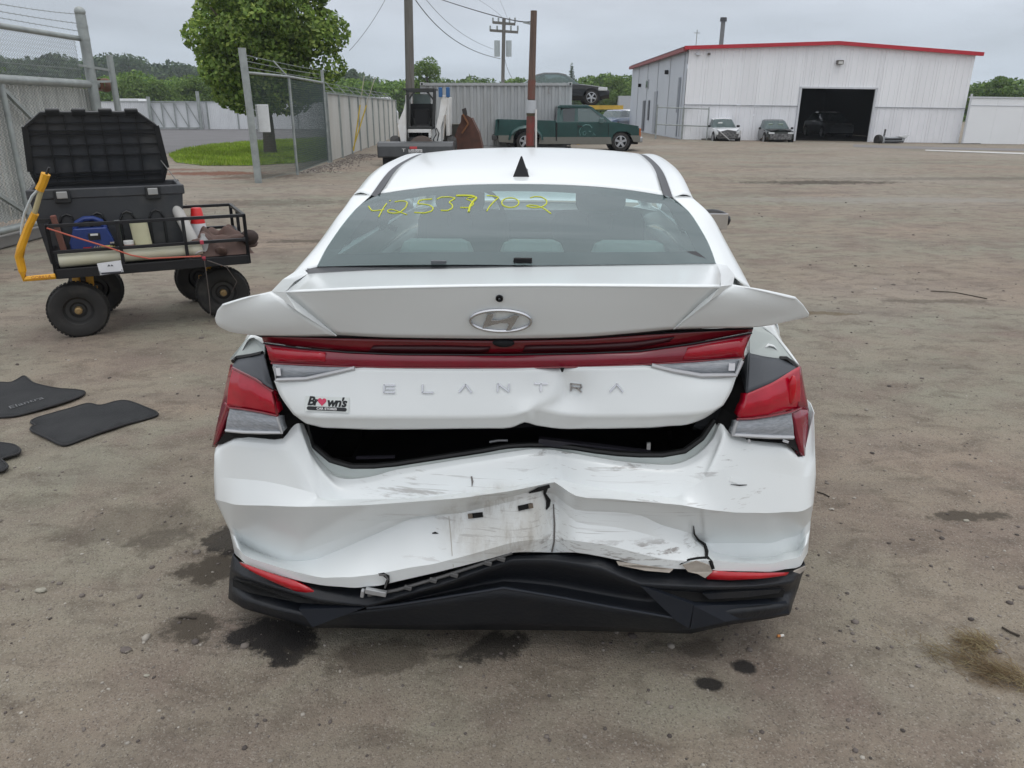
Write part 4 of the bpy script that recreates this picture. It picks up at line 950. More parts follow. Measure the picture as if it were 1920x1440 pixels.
# ================================================================ green pickup
TY = 32.0; tx0 = W(920, 270, TY).x; tsc = TY*.963/FPX
def T(px, py): p = W(px, py, TY); return Vector((p.x-tx0, 0, p.z))
pk = thing('pickup_truck', 'dark green extended-cab pickup with tan lower trim in front of the container', 'pickup truck', (tx0, TY, 0))
tgreen = mat('green_truck_paint', (.006, .055, .050), .22, coat=.35, var=.3, scale=1.5); ttan = mat('tan_trim_paint', (.16, .16, .14), .35, coat=.4)
TWd = 1.85
def TP(lst): return [T(*q) for q in lst]
zr = T(1108, 197).z
# bed (stepside)
MB().prism(TP([(932, 223), (1042, 226), (1042, 262), (1012, 262), (1010, 252), (1003, 246), (993, 243), (976, 243), (968, 248), (963, 258), (934, 256)]), (0, .05, 0)).build('bed_side', tgreen, pk, bevel=.01)
c = pk.children[-1].copy(); COL.objects.link(c); c.location = (0, TWd-.05, 0)
MB().box(T(987, 248)+Vector((0, TWd/2, 0)), (4.9*.45, TWd-.12, .12)).build('bed_floor', gpaint, pk)
MB().prism(TP([(929, 224), (936, 224), (934, 255), (927, 254)]), (0, TWd, 0)).build('tailgate', tgreen, pk, bevel=.01)
fl = MB()
rowsf = []
for a in range(9):
    an = math.pi*a/8; ctr = T(986, 262); rr = .62; 
    rowsf.append([ctr+Vector((math.cos(an)*rr*1.25, d_, max(math.sin(an)*rr, 0))) for d_ in (.0, -.10, -.13, -.10, .0)] if False else [ctr+Vector((-math.cos(an)*(.62+q*.10), -.12+.13*q*q, math.sin(an)*(.44+q*.12))) for q in (0, .5, 1)])
fl.grid(rowsf).build('rear_fender', tgreen, pk, True)
# cab
MB().prism(TP([(1042, 229), (1045, 200), (1052, 197), (1104, 197), (1112, 200), (1146, 229)]), (0, .04, 0))
cab = MB()
zb_ = T(1090, 229).z
cab.prism(TP([(1042, 228), (1148, 228), (1196, 236), (1200, 243), (1200, 262), (1186, 262), (1182, 252), (1175, 247), (1158, 247), (1151, 252), (1147, 264), (1042, 264)]), (0, TWd, 0))
cab.build('body', tgreen, pk, bevel=.03)
roofp = TP([(1046, 199), (1052, 196.5), (1102, 196.5), (1113, 201)]); 
MB().prism(roofp+[T(1110, 203), T(1046, 203)], (0, TWd-.36, 0)).build('roof', tgreen, pk, bevel=.03).location = (0, .18, 0)
for (q) in ([(1044, 228), (1049, 228), (1052, 203), (1046, 203)], [(1077, 228), (1084, 228), (1084, 203), (1079, 203)], [(1139, 228), (1147, 228), (1112, 202), (1107, 203)], [(1049, 210), (1056, 204), (1056, 228), (1049, 228)]):
    lowx = TP(q); v = []
    for side in (0, 1):
        pts = [p+Vector((0, (.03 if p.z < zb_+.1 else .19) if side == 0 else TWd-(.07 if p.z < zb_+.1 else .23), 0)) for p in lowx]; v.append(pts)
    for pts in v: MB().prism(pts, (0, .04, 0)).build('pillar', tgreen, pk)
def sidegl(q, m=darkgl):
    for side in (0, 1):
        pts = [p+Vector((0, (.05 if p.z < zb_+.1 else .205) if side == 0 else TWd-(.06 if p.z < zb_+.1 else .22), 0)) for p in TP(q)]
        MB().prism(pts, (0, .01, 0)).build('side_window', m, pk)
sidegl([(1056, 228), (1078, 228), (1079, 203), (1056, 204)], mat('tinted_window', (.045, .055, .06), .12)); sidegl([(1084, 228), (1140, 228), (1108, 203), (1084, 203)])
ws = TP([(1147, 229), (1112, 201)]); MB().grid([[ws[0]+Vector((0, .08, 0)), ws[0]+Vector((0, TWd-.08, 0))], [ws[1]+Vector((0, .24, 0)), ws[1]+Vector((0, TWd-.24, 0))]]).build('windscreen', darkgl, pk)
ws = TP([(1044, 229), (1046, 202)]); MB().grid([[ws[0]+Vector((0, .08, 0)), ws[0]+Vector((0, TWd-.08, 0))], [ws[1]+Vector((0, .24, 0)), ws[1]+Vector((0, TWd-.24, 0))]]).build('rear_window', MATS['tinted_window'], pk)
MB().box(T(1096, 226)+Vector((0, TWd/2, .08)), (.5, 1.4, .55)).box(T(1064, 226)+Vector((0, TWd/2, .08)), (.4, 1.4, .45)).build('seat', mat('truck_seat', (.12, .12, .12), .9), pk, bevel=.05)
MB().prism(TP([(1012, 257), (1145, 257), (1147, 270), (1010, 270)]), (0, .05, 0)).build('lower_trim', ttan, pk).location = (0, -.03, 0)
MB().prism(TP([(1182, 254), (1200, 254), (1200, 266), (1188, 266)]), (0, .05, 0)).build('lower_trim', ttan, pk).location = (0, -.03, 0)
MB().prism(TP([(934, 254), (963, 254), (962, 268), (936, 266)]), (0, .3, 0)).build('lower_trim', ttan, pk).location = (0, -.02, 0)
MB().box(T(1075, 266)+Vector((0, TWd/2, 0)), (5.2, TWd-.4, .2)).build('frame', gpaint, pk)
MB().box(T(927, 258)+Vector((0, TWd/2, 0)), (.22, TWd, .20)).build('rear_bumper', mat('dark_bumper', (.05, .05, .05), .4), pk, bevel=.03)
MB().box(T(1200, 262)+Vector((.03, TWd/2, 0)), (.16, TWd, .22)).build('front_bumper', mat('chrome_bumper', (.45, .46, .47), .25, metal=.8), pk, bevel=.04)
MB().box(T(1200, 249)+Vector((0, .09, 0)), (.07, .22, .34)).build('turn_signal', mat('amber_lens', (.45, .13, .04), .25), pk, bevel=.02)
MB().box(T(1197, 245)+Vector((0, TWd/2, 0)), (.08, TWd-.5, .34)).build('grille', blackp, pk)
MB().box(T(1127, 229)+Vector((0, -.12, .06)), (.16, .18, .20)).build('mirror', mat('mirror_case', (.10, .16, .16), .3), pk, bevel=.03)
MB().bar(T(1083.5, 229)+Vector((0, -.01, 0)), T(1083.5, 256)+Vector((0, -.01, 0)), .015, .012).bar(T(1141, 231)+Vector((0, -.01, 0)), T(1141, 256)+Vector((0, -.01, 0)), .015, .012).build('door_gap', gpaint, pk)
MB().box(T(1088, 237)+Vector((0, -.015, 0)), (.16, .03, .05)).build('door_handle', blackm, pk)
MB().bar(T(1044, 230)+Vector((0, -.02, 0)), T(1043, 264)+Vector((0, -.02, 0)), .05, .03).build('bed_gap', gpaint, pk)
hl = mat('faded_marking', (.10, .22, .21), .5)                # worn ghost drawing on the door
gm_ = MB(); 
for pts in ([(1088, 254), (1086, 246), (1090, 238), (1098, 234), (1106, 235), (1110, 240)], [(1094, 254), (1093, 248), (1097, 246), (1099, 250), (1096, 254)], [(1104, 246), (1108, 247)], [(1112, 254), (1113, 249), (1116, 254)]): gm_.tube([T(*q)+Vector((0, -.004, 0)) for q in pts], .018, 4)
gm_.build('door_scuff_marks', hl, pk)
for px, bx in ((985, 0), (1164, 1)):
    for yy in (0, 1):
        y = .10 if yy == 0 else TWd-.10; c0 = Vector((T(px, 262).x, y, .365)); M = Matrix.Rotation(R(90 if yy == 0 else -90), 3, 'X'); wr = .365
        w_ = MB().lathe([(0, -.11), (wr*.7, -.11), (wr*.95, -.1), (wr, -.05), (wr, .05), (wr*.95, .1), (wr*.62, .11)], 24, M, c0).build('wheel', rubber, pk, True)
        rm = MB().lathe([(0, .10), (wr*.16, .115), (wr*.2, .09)], 12, M, c0); 
        for k in range(5): Mk = M @ Matrix.Rotation(R(72*k+18), 3, 'Z'); rm.box(c0+Mk @ Vector((wr*.37, 0, .095)), (wr*.5, wr*.24, .03), Mk)
        rm.lathe([(wr*.56, .07), (wr*.64, .115), (wr*.6, .12)], 24, M, c0); rm.build('rim', alloy, w_, True); MB().lathe([(0, .06), (wr*.64, .06)], 20, M, c0).build('dark_backing', gpaint, w_)  # same added dark disc for the shade behind the truck's spokes
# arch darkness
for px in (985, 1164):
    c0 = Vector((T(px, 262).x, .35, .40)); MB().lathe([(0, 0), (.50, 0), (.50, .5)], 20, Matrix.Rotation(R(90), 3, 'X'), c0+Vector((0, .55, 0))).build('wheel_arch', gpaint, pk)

# ================================================================ skid steer loader
BY = 24.6; 
def Bp(px, py, y=0): p = W(px, py, BY+y); return Vector((p.x-bx0, y, p.z))
bx0 = W(795, 300, BY).x
bk = thing('skid_steer_loader', 'white skid steer loader with black cage cab and lifted arm', 'loader', (bx0, BY, 0))
wht = mat('loader_white', (.80, .81, .80), .4, col2=(.66, .64, .60), scale=3); cage = mat('cage_black', (.035, .037, .036), .5)
s = MB()
for a, b in (((763, 240), (764, 170)), ((813, 240), (815, 170)), ((764, 170), (815, 170)), ((763, 240), (813, 240))): s.bar(Bp(*a, .25), Bp(*b, .25), .09)
s.build('cab_frame', cage, bk, bevel=.01)
s = MB()
for a, b in (((763, 240), (764, 170)), ((813, 240), (815, 170)), ((764, 170), (815, 170))): s.bar(Bp(*a, 1.3), Bp(*b, 1.3), .09)
for x_, yy in ((764, 170), (815, 170)): s.bar(Bp(x_, yy, .25), Bp(x_, yy, 1.3), .09)
s.bar(Bp(800, 171, .25), Bp(814, 188, .25), .05).bar(Bp(778, 171, .25), Bp(765, 188, .25), .05)
s.build('cab_rear_frame', cage, bk)
s = MB()
for k in range(9): s.bar(Bp(815, 176+k*7, .25), Bp(815, 176+k*7, 1.3), .015)
for k in range(7): s.bar(Bp(815, 172, .3+.15*k), Bp(815, 238, .3+.15*k), .015)
s.build('side_mesh', cage, bk)
MB().box(Bp(789, 168, .8), (.95, 1.2, .05)).build('cab_roof', cage, bk)
MB().box(Bp(789, 218, 1.25), (.85, .06, .75)).build('cab_back', cage, bk); MB().box(Bp(791, 186, 1.3), (.55, .02, .30)).build('rear_window', mat('green_rear_glass', (.36, .47, .45), .15), bk, bevel=.02)
MB().box(Bp(790, 224, .8), (.5, .2, .65)).box(Bp(790, 238, .6), (.5, .5, .15)).build('seat', mat('loader_seat', (.02, .02, .021), .7), bk, bevel=.07)
MB().tube([Bp(779, 240, .35), Bp(776, 222, .3)], .02, 6).tube([Bp(805, 240, .35), Bp(808, 222, .3)], .02, 6).build('control_lever', cage, bk)
MB().box(Bp(788, 250, .35), (.72, .3, .26)).build('front_panel', wht, bk, bevel=.02); MB().sph(Bp(789, 251, .19), .035, 8, 6).build('bolt', gpaint, bk)
MB().box(Bp(788, 262, .6), (.62, .8, .45)).build('chassis', cage, bk)
MB().prism([Bp(*q) for q in ((760, 178), (761, 268), (752, 268), (746, 236), (748, 226), (757, 205), (760, 190))], (0, 1.7, 0)).build('side_panel', wht, bk, bevel=.02)
MB().prism([Bp(*q, -.05) for q in ((828, 179), (836, 178), (838, 200), (834, 215), (826, 240), (826, 270), (814, 270), (818, 236), (823, 215))], (0, .25, 0)).build('lift_arm', wht, bk, bevel=.015)
MB().prism([Bp(*q, .4) for q in ((836, 182), (842, 182), (841, 210), (842, 255), (837, 255), (836, 215))], (0, 1.3, 0)).build('rear_arm', wht, bk, bevel=.015)
MB().tube([Bp(834, 215, .1), Bp(832, 240, .1)], .045, 8).tube([Bp(832, 240, .1), Bp(831, 262, .1)], .03, 8).build('hydraulic_ram', chrome, bk)
MB().tube([Bp(815, 238, -.05), Bp(818, 252, -.12), Bp(812, 262, -.1), Bp(817, 270, 0)], .018, 6).tube([Bp(818, 240, -.05), Bp(823, 250, -.12), Bp(820, 264, -.1)], .018, 6).build('hose', blackp, bk)
for px in (826, 840): MB().box(Bp(px, 173, -.05), (.11, .16, .28)).build('coupler_block', mat('blue_coupler', (.03, .12, .30), .5), bk, bevel=.02)
MB().bar(Bp(826, 180, 0), Bp(842, 182, 0), .06).build('coupler_bar', wht, bk)
for (px, yy) in ((741, .2), (847, .2), (741, 1.3), (847, 1.3)):
    c0 = Bp(px, 272, yy); c0.z = .40; MB().lathe([(0, -.14), (.26, -.14), (.36, -.12), (.40, -.04), (.40, .06), (.36, .14), (.22, .14), (0, .10)], 20, Matrix.Rotation(R(90), 3, 'Y'), c0).build('wheel', rubber, bk, True)
# grey sweeper attachment
sw = thing('sweeper_attachment', 'rounded dark grey broom housing in front of the loader, sticker on its face', 'attachment', (bx0, BY-.9, 0))
def Sp(px, py): p = W(px, py, BY-.9); return Vector((p.x-bx0, 0, p.z))
swm = mat('dark_grey_housing', (.075, .080, .085), .45, var=.3, scale=3)
zt_ = Sp(780, 268).z; zb2 = Sp(780, 296).z; xa = Sp(708, 290).x; xb = Sp(848, 290).x
rowsw = []
for (y, z) in ((.75, zt_+.02), (.35, zt_+.04), (.08, zt_), (0, zt_-.12), (0, zb2+.05), (.03, zb2)): rowsw.append([(xa+.02, y, z), (xa, y, z-.02), (xb, y, z-.02)])
MB().grid([[(xa, y, z), (xb, y, z)] for (y, z) in ((.8, zt_), (.35, zt_+.03), (.08, zt_), (0, zt_-.10), (0, zb2+.04), (.05, zb2))]).build('housing', swm, sw, True)
for x in (xa, xb): MB().prism([(x, .8, zt_), (x, .35, zt_+.03), (x, .08, zt_), (x, 0, zt_-.10), (x, 0, zb2+.04), (x, .05, zb2), (x, .8, zb2)], (.02, 0, 0)).build('end_plate', swm, sw)
br = MB(); zg = .02
MB().box(((xa+xb)/2, .35, (zb2)/2+.02), (xb-xa-.25, .5, zb2)).build('brush', mat('brush_black', (.012, .012, .012), .95, bump=1, bscale=60), sw)
MB().lathe([(.0, 0), (.42, 0), (.42, .12), (0, .12)], 20, Matrix.Rotation(R(90), 3, 'X'), Sp(788, 280)+Vector((0, .5, -.05))).build('drive_hub', mat('brown_hub', (.13, .10, .085), .7), sw)
st_ = mat('sticker_white', (.75, .75, .75), .5); sr_ = mat('sticker_red', (.55, .06, .07), .5)
p = Sp(779, 283); MB().box((p.x, -.006, p.z), (.40, .006, .09)).build('sticker', st_, sw); p = Sp(775, 277); MB().box((p.x, -.010, p.z), (.22, .006, .07)).build('sticker', sr_, sw)
text('lettering', 'Bobcat', .12, frame(Sp(779, 283)+Vector((0, -.012, 0)), (1, 0, 0), (0, 0, 1)), mat('ink_dark', (.04, .04, .05), .6), sw, .001, sx=1.1)
text('lettering', 'T', .13, frame(Sp(757, 282)+Vector((0, -.006, 0)), (1, 0, 0), (0, 0, 1)), st_, sw, .001, sx=1.5)
# brown box behind the bucket and the rusty bucket
rb = MATS['rusty_steel']; KY = 25.6
def Kp(px, py, y=0): p = W(px, py, KY+y); return Vector((p.x-kx0, y, p.z))
kx0 = W(876, 290, KY).x
kb = thing('rusty_bucket', 'rusty loader bucket standing on end right of the loader', 'bucket', (kx0, KY, 0))
rust1 = mat('rust_brown', (.105, .045, .030), .85, col2=(.06, .03, .022), scale=4, bump=.3)
MB().prism([Kp(*q) for q in ((865, 216), (871, 213), (884, 221), (892, 238), (898, 250), (904, 275), (905, 300), (852, 300), (850, 262), (858, 240), (864, 228))], (0, .04, 0)).build('side_plate', rust1, kb)
MB().prism([Kp(*q, .04) for q in ((884, 221), (892, 238), (898, 250), (904, 275), (905, 300), (900, 300), (899, 276), (893, 252), (887, 240), (880, 223))], (0, 1.2, 0)).build('shell', rust1, kb)
MB().prism([Kp(*q, -.02) for q in ((866, 205), (873, 202), (875, 208), (876, 215), (868, 216))], (0, .12, 0)).build('tooth', mat('dark_tooth', (.03, .025, .022), .6), kb)
MB().bar(Kp(868, 214, -.04), Kp(878, 232, -.04), .09, .05).bar(Kp(878, 232, -.04), Kp(866, 250, -.04), .07, .05).build('link_arm', mat('orange_rust', (.20, .085, .035), .8), kb)
sc_ = thing('storage_box', 'olive grey box between the loader wheel and the rusty bucket', 'box', (W(849, 290, 26.4).x, 26.4, 0))
MB().box((0, .3, .55), (.62, .6, 1.1)).build('shell', mat('olive_box', (.085, .083, .07), .8), sc_, bevel=.02); MB().box((0, .3, 1.12), (.66, .64, .05)).build('lid', mat('olive_lid', (.12, .12, .10), .8), sc_, bevel=.01)
# ================================================================ tool cart
CA = R(26.4); CP = Vector((-3.27, 5.46, 0)); cu = Vector((math.cos(CA), math.sin(CA), 0)); cv = Vector((-math.sin(CA), math.cos(CA), 0))
kt = thing('utility_cart', 'black mesh-sided utility cart with yellow handle and four big wheels', 'cart', CP, CA)
DL, DW, DZ0 = 1.33, .78, .50
steel = blackm; yl = mat('yellow_paint', (.76, .38, .015), .4, col2=(.62, .30, .02), scale=5)
mb = MB()
for y in (0, DW): mb.box((DL/2, y, DZ0), (DL, .03, .07))
for x in (0, DL): mb.box((x, DW/2, DZ0), (.03, DW, .07))
mb.build('deck_frame', steel, kt, bevel=.004)
mb = MB()
for i in range(28): mb.box((.03+i*(DL-.06)/27, DW/2, DZ0+.02), (.006, DW-.02, .006))
for i in range(18): mb.box((DL/2, .02+i*(DW-.04)/17, DZ0+.026), (DL-.02, .006, .006))
mb.build('deck_mesh', steel, kt, kind='stuff'); MB().box((DL/2, DW/2, DZ0+.010), (DL-.03, DW-.03, .004)).build('deck_sheet', steel, kt)
def railpanel(a, b, nposts):
    mb = MB(); a, b = Vector(a), Vector(b)
    for z_ in (.84, .655): mb.bar(a+Vector((0, 0, z_)), b+Vector((0, 0, z_)), .024)
    for i in range(nposts):
        p = a.lerp(b, i/(nposts-1)); mb.bar(p+Vector((0, 0, DZ0)), p+Vector((0, 0, .85)), .024)
    mb.build('side_rail', steel, kt, bevel=.003)
railpanel((0, 0, 0), (DL, 0, 0), 4); railpanel((DL, 0, 0), (DL, DW, 0), 3); railpanel((0, DW, 0), (DL, DW, 0), 4); railpanel((0, 0, 0), (0, DW, 0), 3)
for (u_, v_) in ((.09, .11), (1.13, .25), (.2, .85), (1.02, .93)):
    c0 = Vector((u_, v_, .205)); sgn = 1 if v_ > .5 else -1; M = Matrix.Rotation(R(-90*sgn), 3, 'X'); c0.y += 0
    wh_ = MB().lathe([(.10, -.045), (.12, -.055), (.16, -.065), (.19, -.055), (.203, -.03), (.207, 0), (.203, .03), (.19, .055), (.16, .065), (.12, .055), (.10, .045)], 36, M, c0).build('wheel', rubber, kt, True)
    tr_ = MB()
    for k in range(44):
        a = 2*math.pi*k/44
        for s_ in (-.022, .022): p = Vector((math.cos(a)*.207, math.sin(a)*.207, s_)); Mk = Matrix.Rotation(a, 3, 'Z'); tr_.box(c0+M @ p, (.006, .02, .03), M @ Mk)
    tr_.build('tread', rubber, wh_)
    MB().lathe([(0, .0), (.045, .0), (.06, .018), (.085, .02), (.10, .045), (.105, .05), (.108, .045)], 28, M, c0).build('rim', mat('black_rim', (.03, .03, .03), .4), wh_, True)
    MB().lathe([(0, .075), (.014, .075), (.016, .06), (.026, .055), (.026, .0)], 12, M, c0).build('hub_nut', mat('brass_hub', (.35, .24, .11), .5, metal=.5), wh_, True)
mb = MB()
for x in (.09, .18): mb.bar((x+.02, .22, DZ0-.03), (x, .18, .22), .05, .02)
mb.bar((.13, .16, .22), (.2, .82, .22), .03); mb.build('front_axle', yl, kt)
mb = MB(); mb.bar((1.05, .35, DZ0-.03), (1.06, .33, .22), .05, .02).bar((1.13, .3, .22), (1.02, .9, .22), .03).bar((1.2, .5, DZ0-.03), (1.12, .5, .25), .04, .02); mb.build('rear_axle', yl, kt)
iv = Matrix.Rotation(-CA, 3, 'Z')
def CL(px, py, Y): return iv @ (W(px, py, Y)-CP)
MB().tube([CL(104, 518, 5.44), CL(70, 521, 5.40), CL(46, 523, 5.37), CL(42, 508, 5.37), CL(36, 482, 5.37), CL(40, 462, 5.37), CL(54, 424, 5.37), CL(66, 400, 5.37)], [.02, .02, .022, .026, .028, .028, .026, .026], 8).build('handle', yl, kt, True)
MB().tube([CL(62, 408, 5.37), CL(68, 388, 5.37), CL(76, 360, 5.38), CL(80, 348, 5.38)], .018, 8).build('handle_sleeve', mat('clear_wrap', (.42, .36, .20), .4), kt, True)
MB().tube([CL(74, 356, 5.38), CL(81, 342, 5.38), CL(86, 326, 5.38)], [.03, .028, .03], 8).build('handle_top', yl, kt, True); MB().tube([CL(86, 328, 5.38), CL(92, 314, 5.38)], .008, 6).build('trigger', blackp, kt)
MB().tube([CL(78, 349, 5.37), CL(60, 368, 5.36), CL(46, 400, 5.36), CL(40, 430, 5.36), CL(40, 440, 5.36)], .009, 6).build('clear_hose', mat('clear_hose', (.5, .53, .52), .3), kt, True)
text('lettering', 'CARTS', .042, frame(CL(241, 505, 5.78)+Vector((0, -.012, 0)), (1, 0, 0), (0, 0, 1)), mat('white_ink', (.65, .65, .62), .5), kt, .001, sx=1.3)
text('lettering', 'GORILLA', .03, frame(CL(78, 519, 5.36)+Vector((0, -.03, .002)), (1, 0, .0), (0, 0, 1)), mat('dull_red_ink', (.30, .05, .02), .5), kt, .001)
pl_ = thing('white_plate', 'small white printed plate wired to the front rail of the cart', 'plate', W(207, 502, 5.52), CA)
MB().box((0, 0, 0), (.155, .006, .085), Matrix.Rotation(R(-4), 3, 'Y')).build('plate', mat('plate_white', (.75, .76, .78), .4), pl_)
ink = mat('plate_ink', (.05, .05, .06), .6)
mb = MB().box((0, -.005, -.036), (.13, .002, .012)).box((-.072, -.005, -.03), (.003, .002, .025)).box((.072, -.005, -.028), (.003, .002, .025)); mb.prism([(-.018, -.005, .012), (-.006, -.005, .026), (.002, -.005, .012)], (0, .001, 0)).prism([(.004, -.005, .012), (.012, -.005, .024), (.022, -.005, .010)], (0, .001, 0)); mb.build('print', ink, pl_)
# ---- big tote with open lid
tb_ = thing('storage_tote', 'large black ribbed storage tote with open lid standing in the cart', 'storage box', CP+cu*(-.08)+cv*.24+Vector((0, 0, .53)), CA)
TL, TD, TH = 1.0, .50, .54; tp = mat('tote_plastic', (.040, .043, .048), .5, col2=(.085, .085, .082), lo=.5, hi=.8, scale=4, bump=.15, bscale=60); tp2 = mat('tote_rib', (.012, .013, .014), .5)
b0 = [(.05, .03), (TL-.05, .03), (TL-.05, TD-.03), (.05, TD-.03)]; b1 = [(0, 0), (TL, 0), (TL, TD), (0, TD)]; t_ = .03
mb = MB(); mb.grid([[(x, y, 0) for x, y in b0+[b0[0]]], [(x, y, TH-.07) for x, y in b1+[b1[0]]]]); mb.add([(x, y, 0) for x, y in b0], [(0, 1, 2, 3)])
ob = mb.build('body', tp, tb_); md = ob.modifiers.new('s', 'SOLIDIFY'); md.thickness = .012; md.offset = 1
mb = MB().box((TL/2, 0, TH-.035), (TL+.05, .035, .07)).box((TL/2, TD, TH-.035), (TL+.05, .035, .07)).box((0, TD/2, TH-.036), (.035, TD, .068)).box((TL, TD/2, TH-.036), (.035, TD, .068)); mb.build('rim', tp, tb_, bevel=.008)
for i in range(4):
    x = .20+i*.20; mb = MB().tube([(x-.05, -.002, .10), (x-.05, -.008, .30), (x-.03, -.01, .345), (x, -.012, .36), (x+.03, -.01, .345), (x+.05, -.008, .30), (x+.05, -.002, .10)], .009, 6); mb.build('rib', tp2, tb_, True)
for x in (.20, .80):
    lt_ = MB().box((x, -.035, TH-.05), (.105, .03, .10)).build('latch', tp2, tb_, bevel=.01); MB().box((x, -.054, TH-.04), (.07, .01, .05)).build('latch_plate', mat('brushed_plate', (.45, .45, .44), .3, metal=.7), lt_, bevel=.006)
LM = Matrix.Translation((.035, TD+.01, TH)) @ Matrix.Rotation(R(10), 4, 'X') @ Matrix.Diagonal((.86, 1, 1, 1))       # leans back
LH = .53
def LB(mb): mb.v = [tuple(LM @ Vector(p)) for p in mb.v]; return mb
out_ = [(-.02, 0, 0), (TL+.02, 0, 0), (TL+.06, 0, .10), (TL+.02, 0, LH-.10), (TL-.12, 0, LH), (.12, 0, LH), (-.02, 0, LH-.10), (-.05, 0, .10)]
lo_ = LB(MB().prism(out_, (0, .02, 0))).build('lid', tp, tb_)
mb = MB(); n = len(out_)
for i in range(n): mb.bar(Vector(out_[i])+Vector((0, -.02, 0)), Vector(out_[(i+1) % n])+Vector((0, -.02, 0)), .05, .018)
LB(mb).build('lid_edge', tp2, lo_)
mb = MB()
for i in range(1, 7): mb.box((TL*i/7, -.012, LH*.5), (.009, .022, LH-.04))
for z_ in (.03, .06, .19, .27, .345, .375, .43): mb.box((TL/2, -.012, z_+.02), (TL+.02, .02, .009))
LB(mb).build('lid_ribs', tp2, lo_)
mb = MB()
for x in (.21, .41, .62, .83): mb.box((x, -.02, LH+.005), (.11, .05, .05))
LB(mb).build('lid_tabs', tp2, lo_, bevel=.008)
MB().tube([LM @ Vector((TL+.02, -.02, .16)), (TL+.0, TD*.6, TH)], .004, 5).build('lid_cord', mat('grey_cord', (.2, .2, .19), .8), tb_)
# ---- things carried in the cart
def inc(u_, v_, z_): return CP+cu*u_+cv*v_+Vector((0, 0, z_))
bx = thing('jump_starter', 'blue portable jump starter pack with arched handle behind the cart rail', 'jump starter', inc(.12, .14, .53), CA)
bluep = mat('blue_plastic', (.020, .045, .19), .4, var=.2)
MB().prism([(0, 0, 0), (.27, 0, 0), (.285, 0, .16), (.25, 0, .26), (.03, 0, .26), (-.01, 0, .16)], (0, .12, 0)).build('case', bluep, bx, bevel=.012)
MB().tube([(.04, .06, .25), (.06, .06, .30), (.11, .06, .325), (.17, .06, .325), (.22, .06, .30), (.24, .06, .25)], .018, 8).build('handle', bluep, bx, True)
MB().box((.16, -.004, .20), (.08, .012, .05)).build('gauge', blackp, bx, bevel=.006); MB().box((.16, -.013, .215), (.05, .004, .014)).build('gauge_window', st_, bx)
MB().box((.10, -.004, .115), (.05, .004, .022)).build('red_mark', mat('red_print', (.45, .02, .02), .5), bx)
text('lettering', 'JNC', .035, frame((.10, -.008, .115), (1, 0, 0), (0, 0, 1)), mat('red_print', (.45, .02, .02)), bx, .001, .2); text('lettering', '660', .035, frame((.165, -.008, .118), (1, 0, 0), (0, 0, 1)), mat('tan_print', (.55, .45, .3), .5), bx, .001, .2)
MB().box((.13, -.006, .055), (.2, .006, .05)).build('dark_band', blackp, bx)
pvc = mat('yellowed_pvc', (.52, .50, .36), .45, col2=(.58, .57, .47), scale=3)
def pipe(name, label, a, b, r_, m, cat='pipe'):
    t = thing(name, label, cat, a); d = Vector(b)-Vector(a); L = d.length; d.normalize(); x = d.orthogonal().normalized(); y = d.cross(x); M = Matrix((x, y, d)).transposed()
    MB().lathe([(r_*.86, .0), (r_, 0), (r_, L), (r_*.86, L), (r_*.86, 0)], 24, M).build('tube', m, t, True); return t, M, L
pipe('plastic_pipe', 'long cream plastic pipe lying along the front rail of the cart', inc(.03, .045, .59), inc(1.0, .06, .60), .053, pvc)
MB().lathe([(.057, 0), (.057, .05), (.05, .05)], 24, Matrix((cv, Vector((0, 0, 1)), cu)).transposed()).build('coupling', pvc, bpy.data.objects['plastic_pipe'], True).location = cu*.90+cv*.014+Vector((0, 0, .009))
tp_, M_, L_ = pipe('paper_roll', 'short cream tube standing upright behind the long pipe', inc(.60, .15, .62), inc(.585, .16, .82), .062, mat('cream_tube', (.58, .56, .38), .6), 'tube')
MB().lathe([(0, 0), (.058, 0), (.064, .006), (.064, .014)], 20, M_).build('end_cap', mat('cream_cap', (.62, .62, .48), .5), tp_, True).location = M_ @ Vector((0, 0, L_-.008))
pipe('plastic_pipe', 'grey-white pipe leaning steeply against the tote', inc(.98, .03, .56), inc(.84, .34, .98), .042, mat('grey_pvc', (.42, .41, .39), .5))
rc = thing('traffic_cone', 'red and white rolled cone behind the cart rail at right', 'cone', inc(1.02, .36, .60), CA)
MB().lathe([(.07, 0), (.055, .16), (.0, .16)], 18).build('white_band', mat('white_band', (.75, .76, .78), .5), rc, True); MB().lathe([(.056, .155), (.04, .27), (.035, .275), (0, .275)], 18).build('red_top', mat('signal_red', (.62, .02, .02), .45), rc, True)
# leather gloves / cloth heap
lh = thing('leather_jacket', 'crumpled brown work cloth heaped in the right end of the cart', 'cloth', inc(1.15, .22, .53), CA)
leather = mat('brown_leather', (.115, .070, .058), .75, col2=(.075, .045, .035), scale=8, bump=.5, bscale=22)
n_ = 26; rows_ = []
for j in range(n_):
    row = []
    for i in range(n_):
        x = (i/(n_-1)-.5)*.46; y = (j/(n_-1)-.5)*.42; e_ = max(0, 1-(abs(x)/.23)**3)*max(0, 1-(abs(y)/.21)**3)
        z = e_*(.12+.16*float(vnoise(np.array(x*9+3.), np.array(y*7+1.), 5))+.06*abs(math.sin(x*17+y*11+1.5*math.sin(y*13)))+.02*math.sin(x*40-y*22)); row.append((x, y, max(z, 0)+.01))
    rows_.append(row)
cl = MB().grid(rows_).build('heap', leather, lh, True); md = cl.modifiers.new('u', 'SUBSURF'); md.levels = md.render_levels = 1
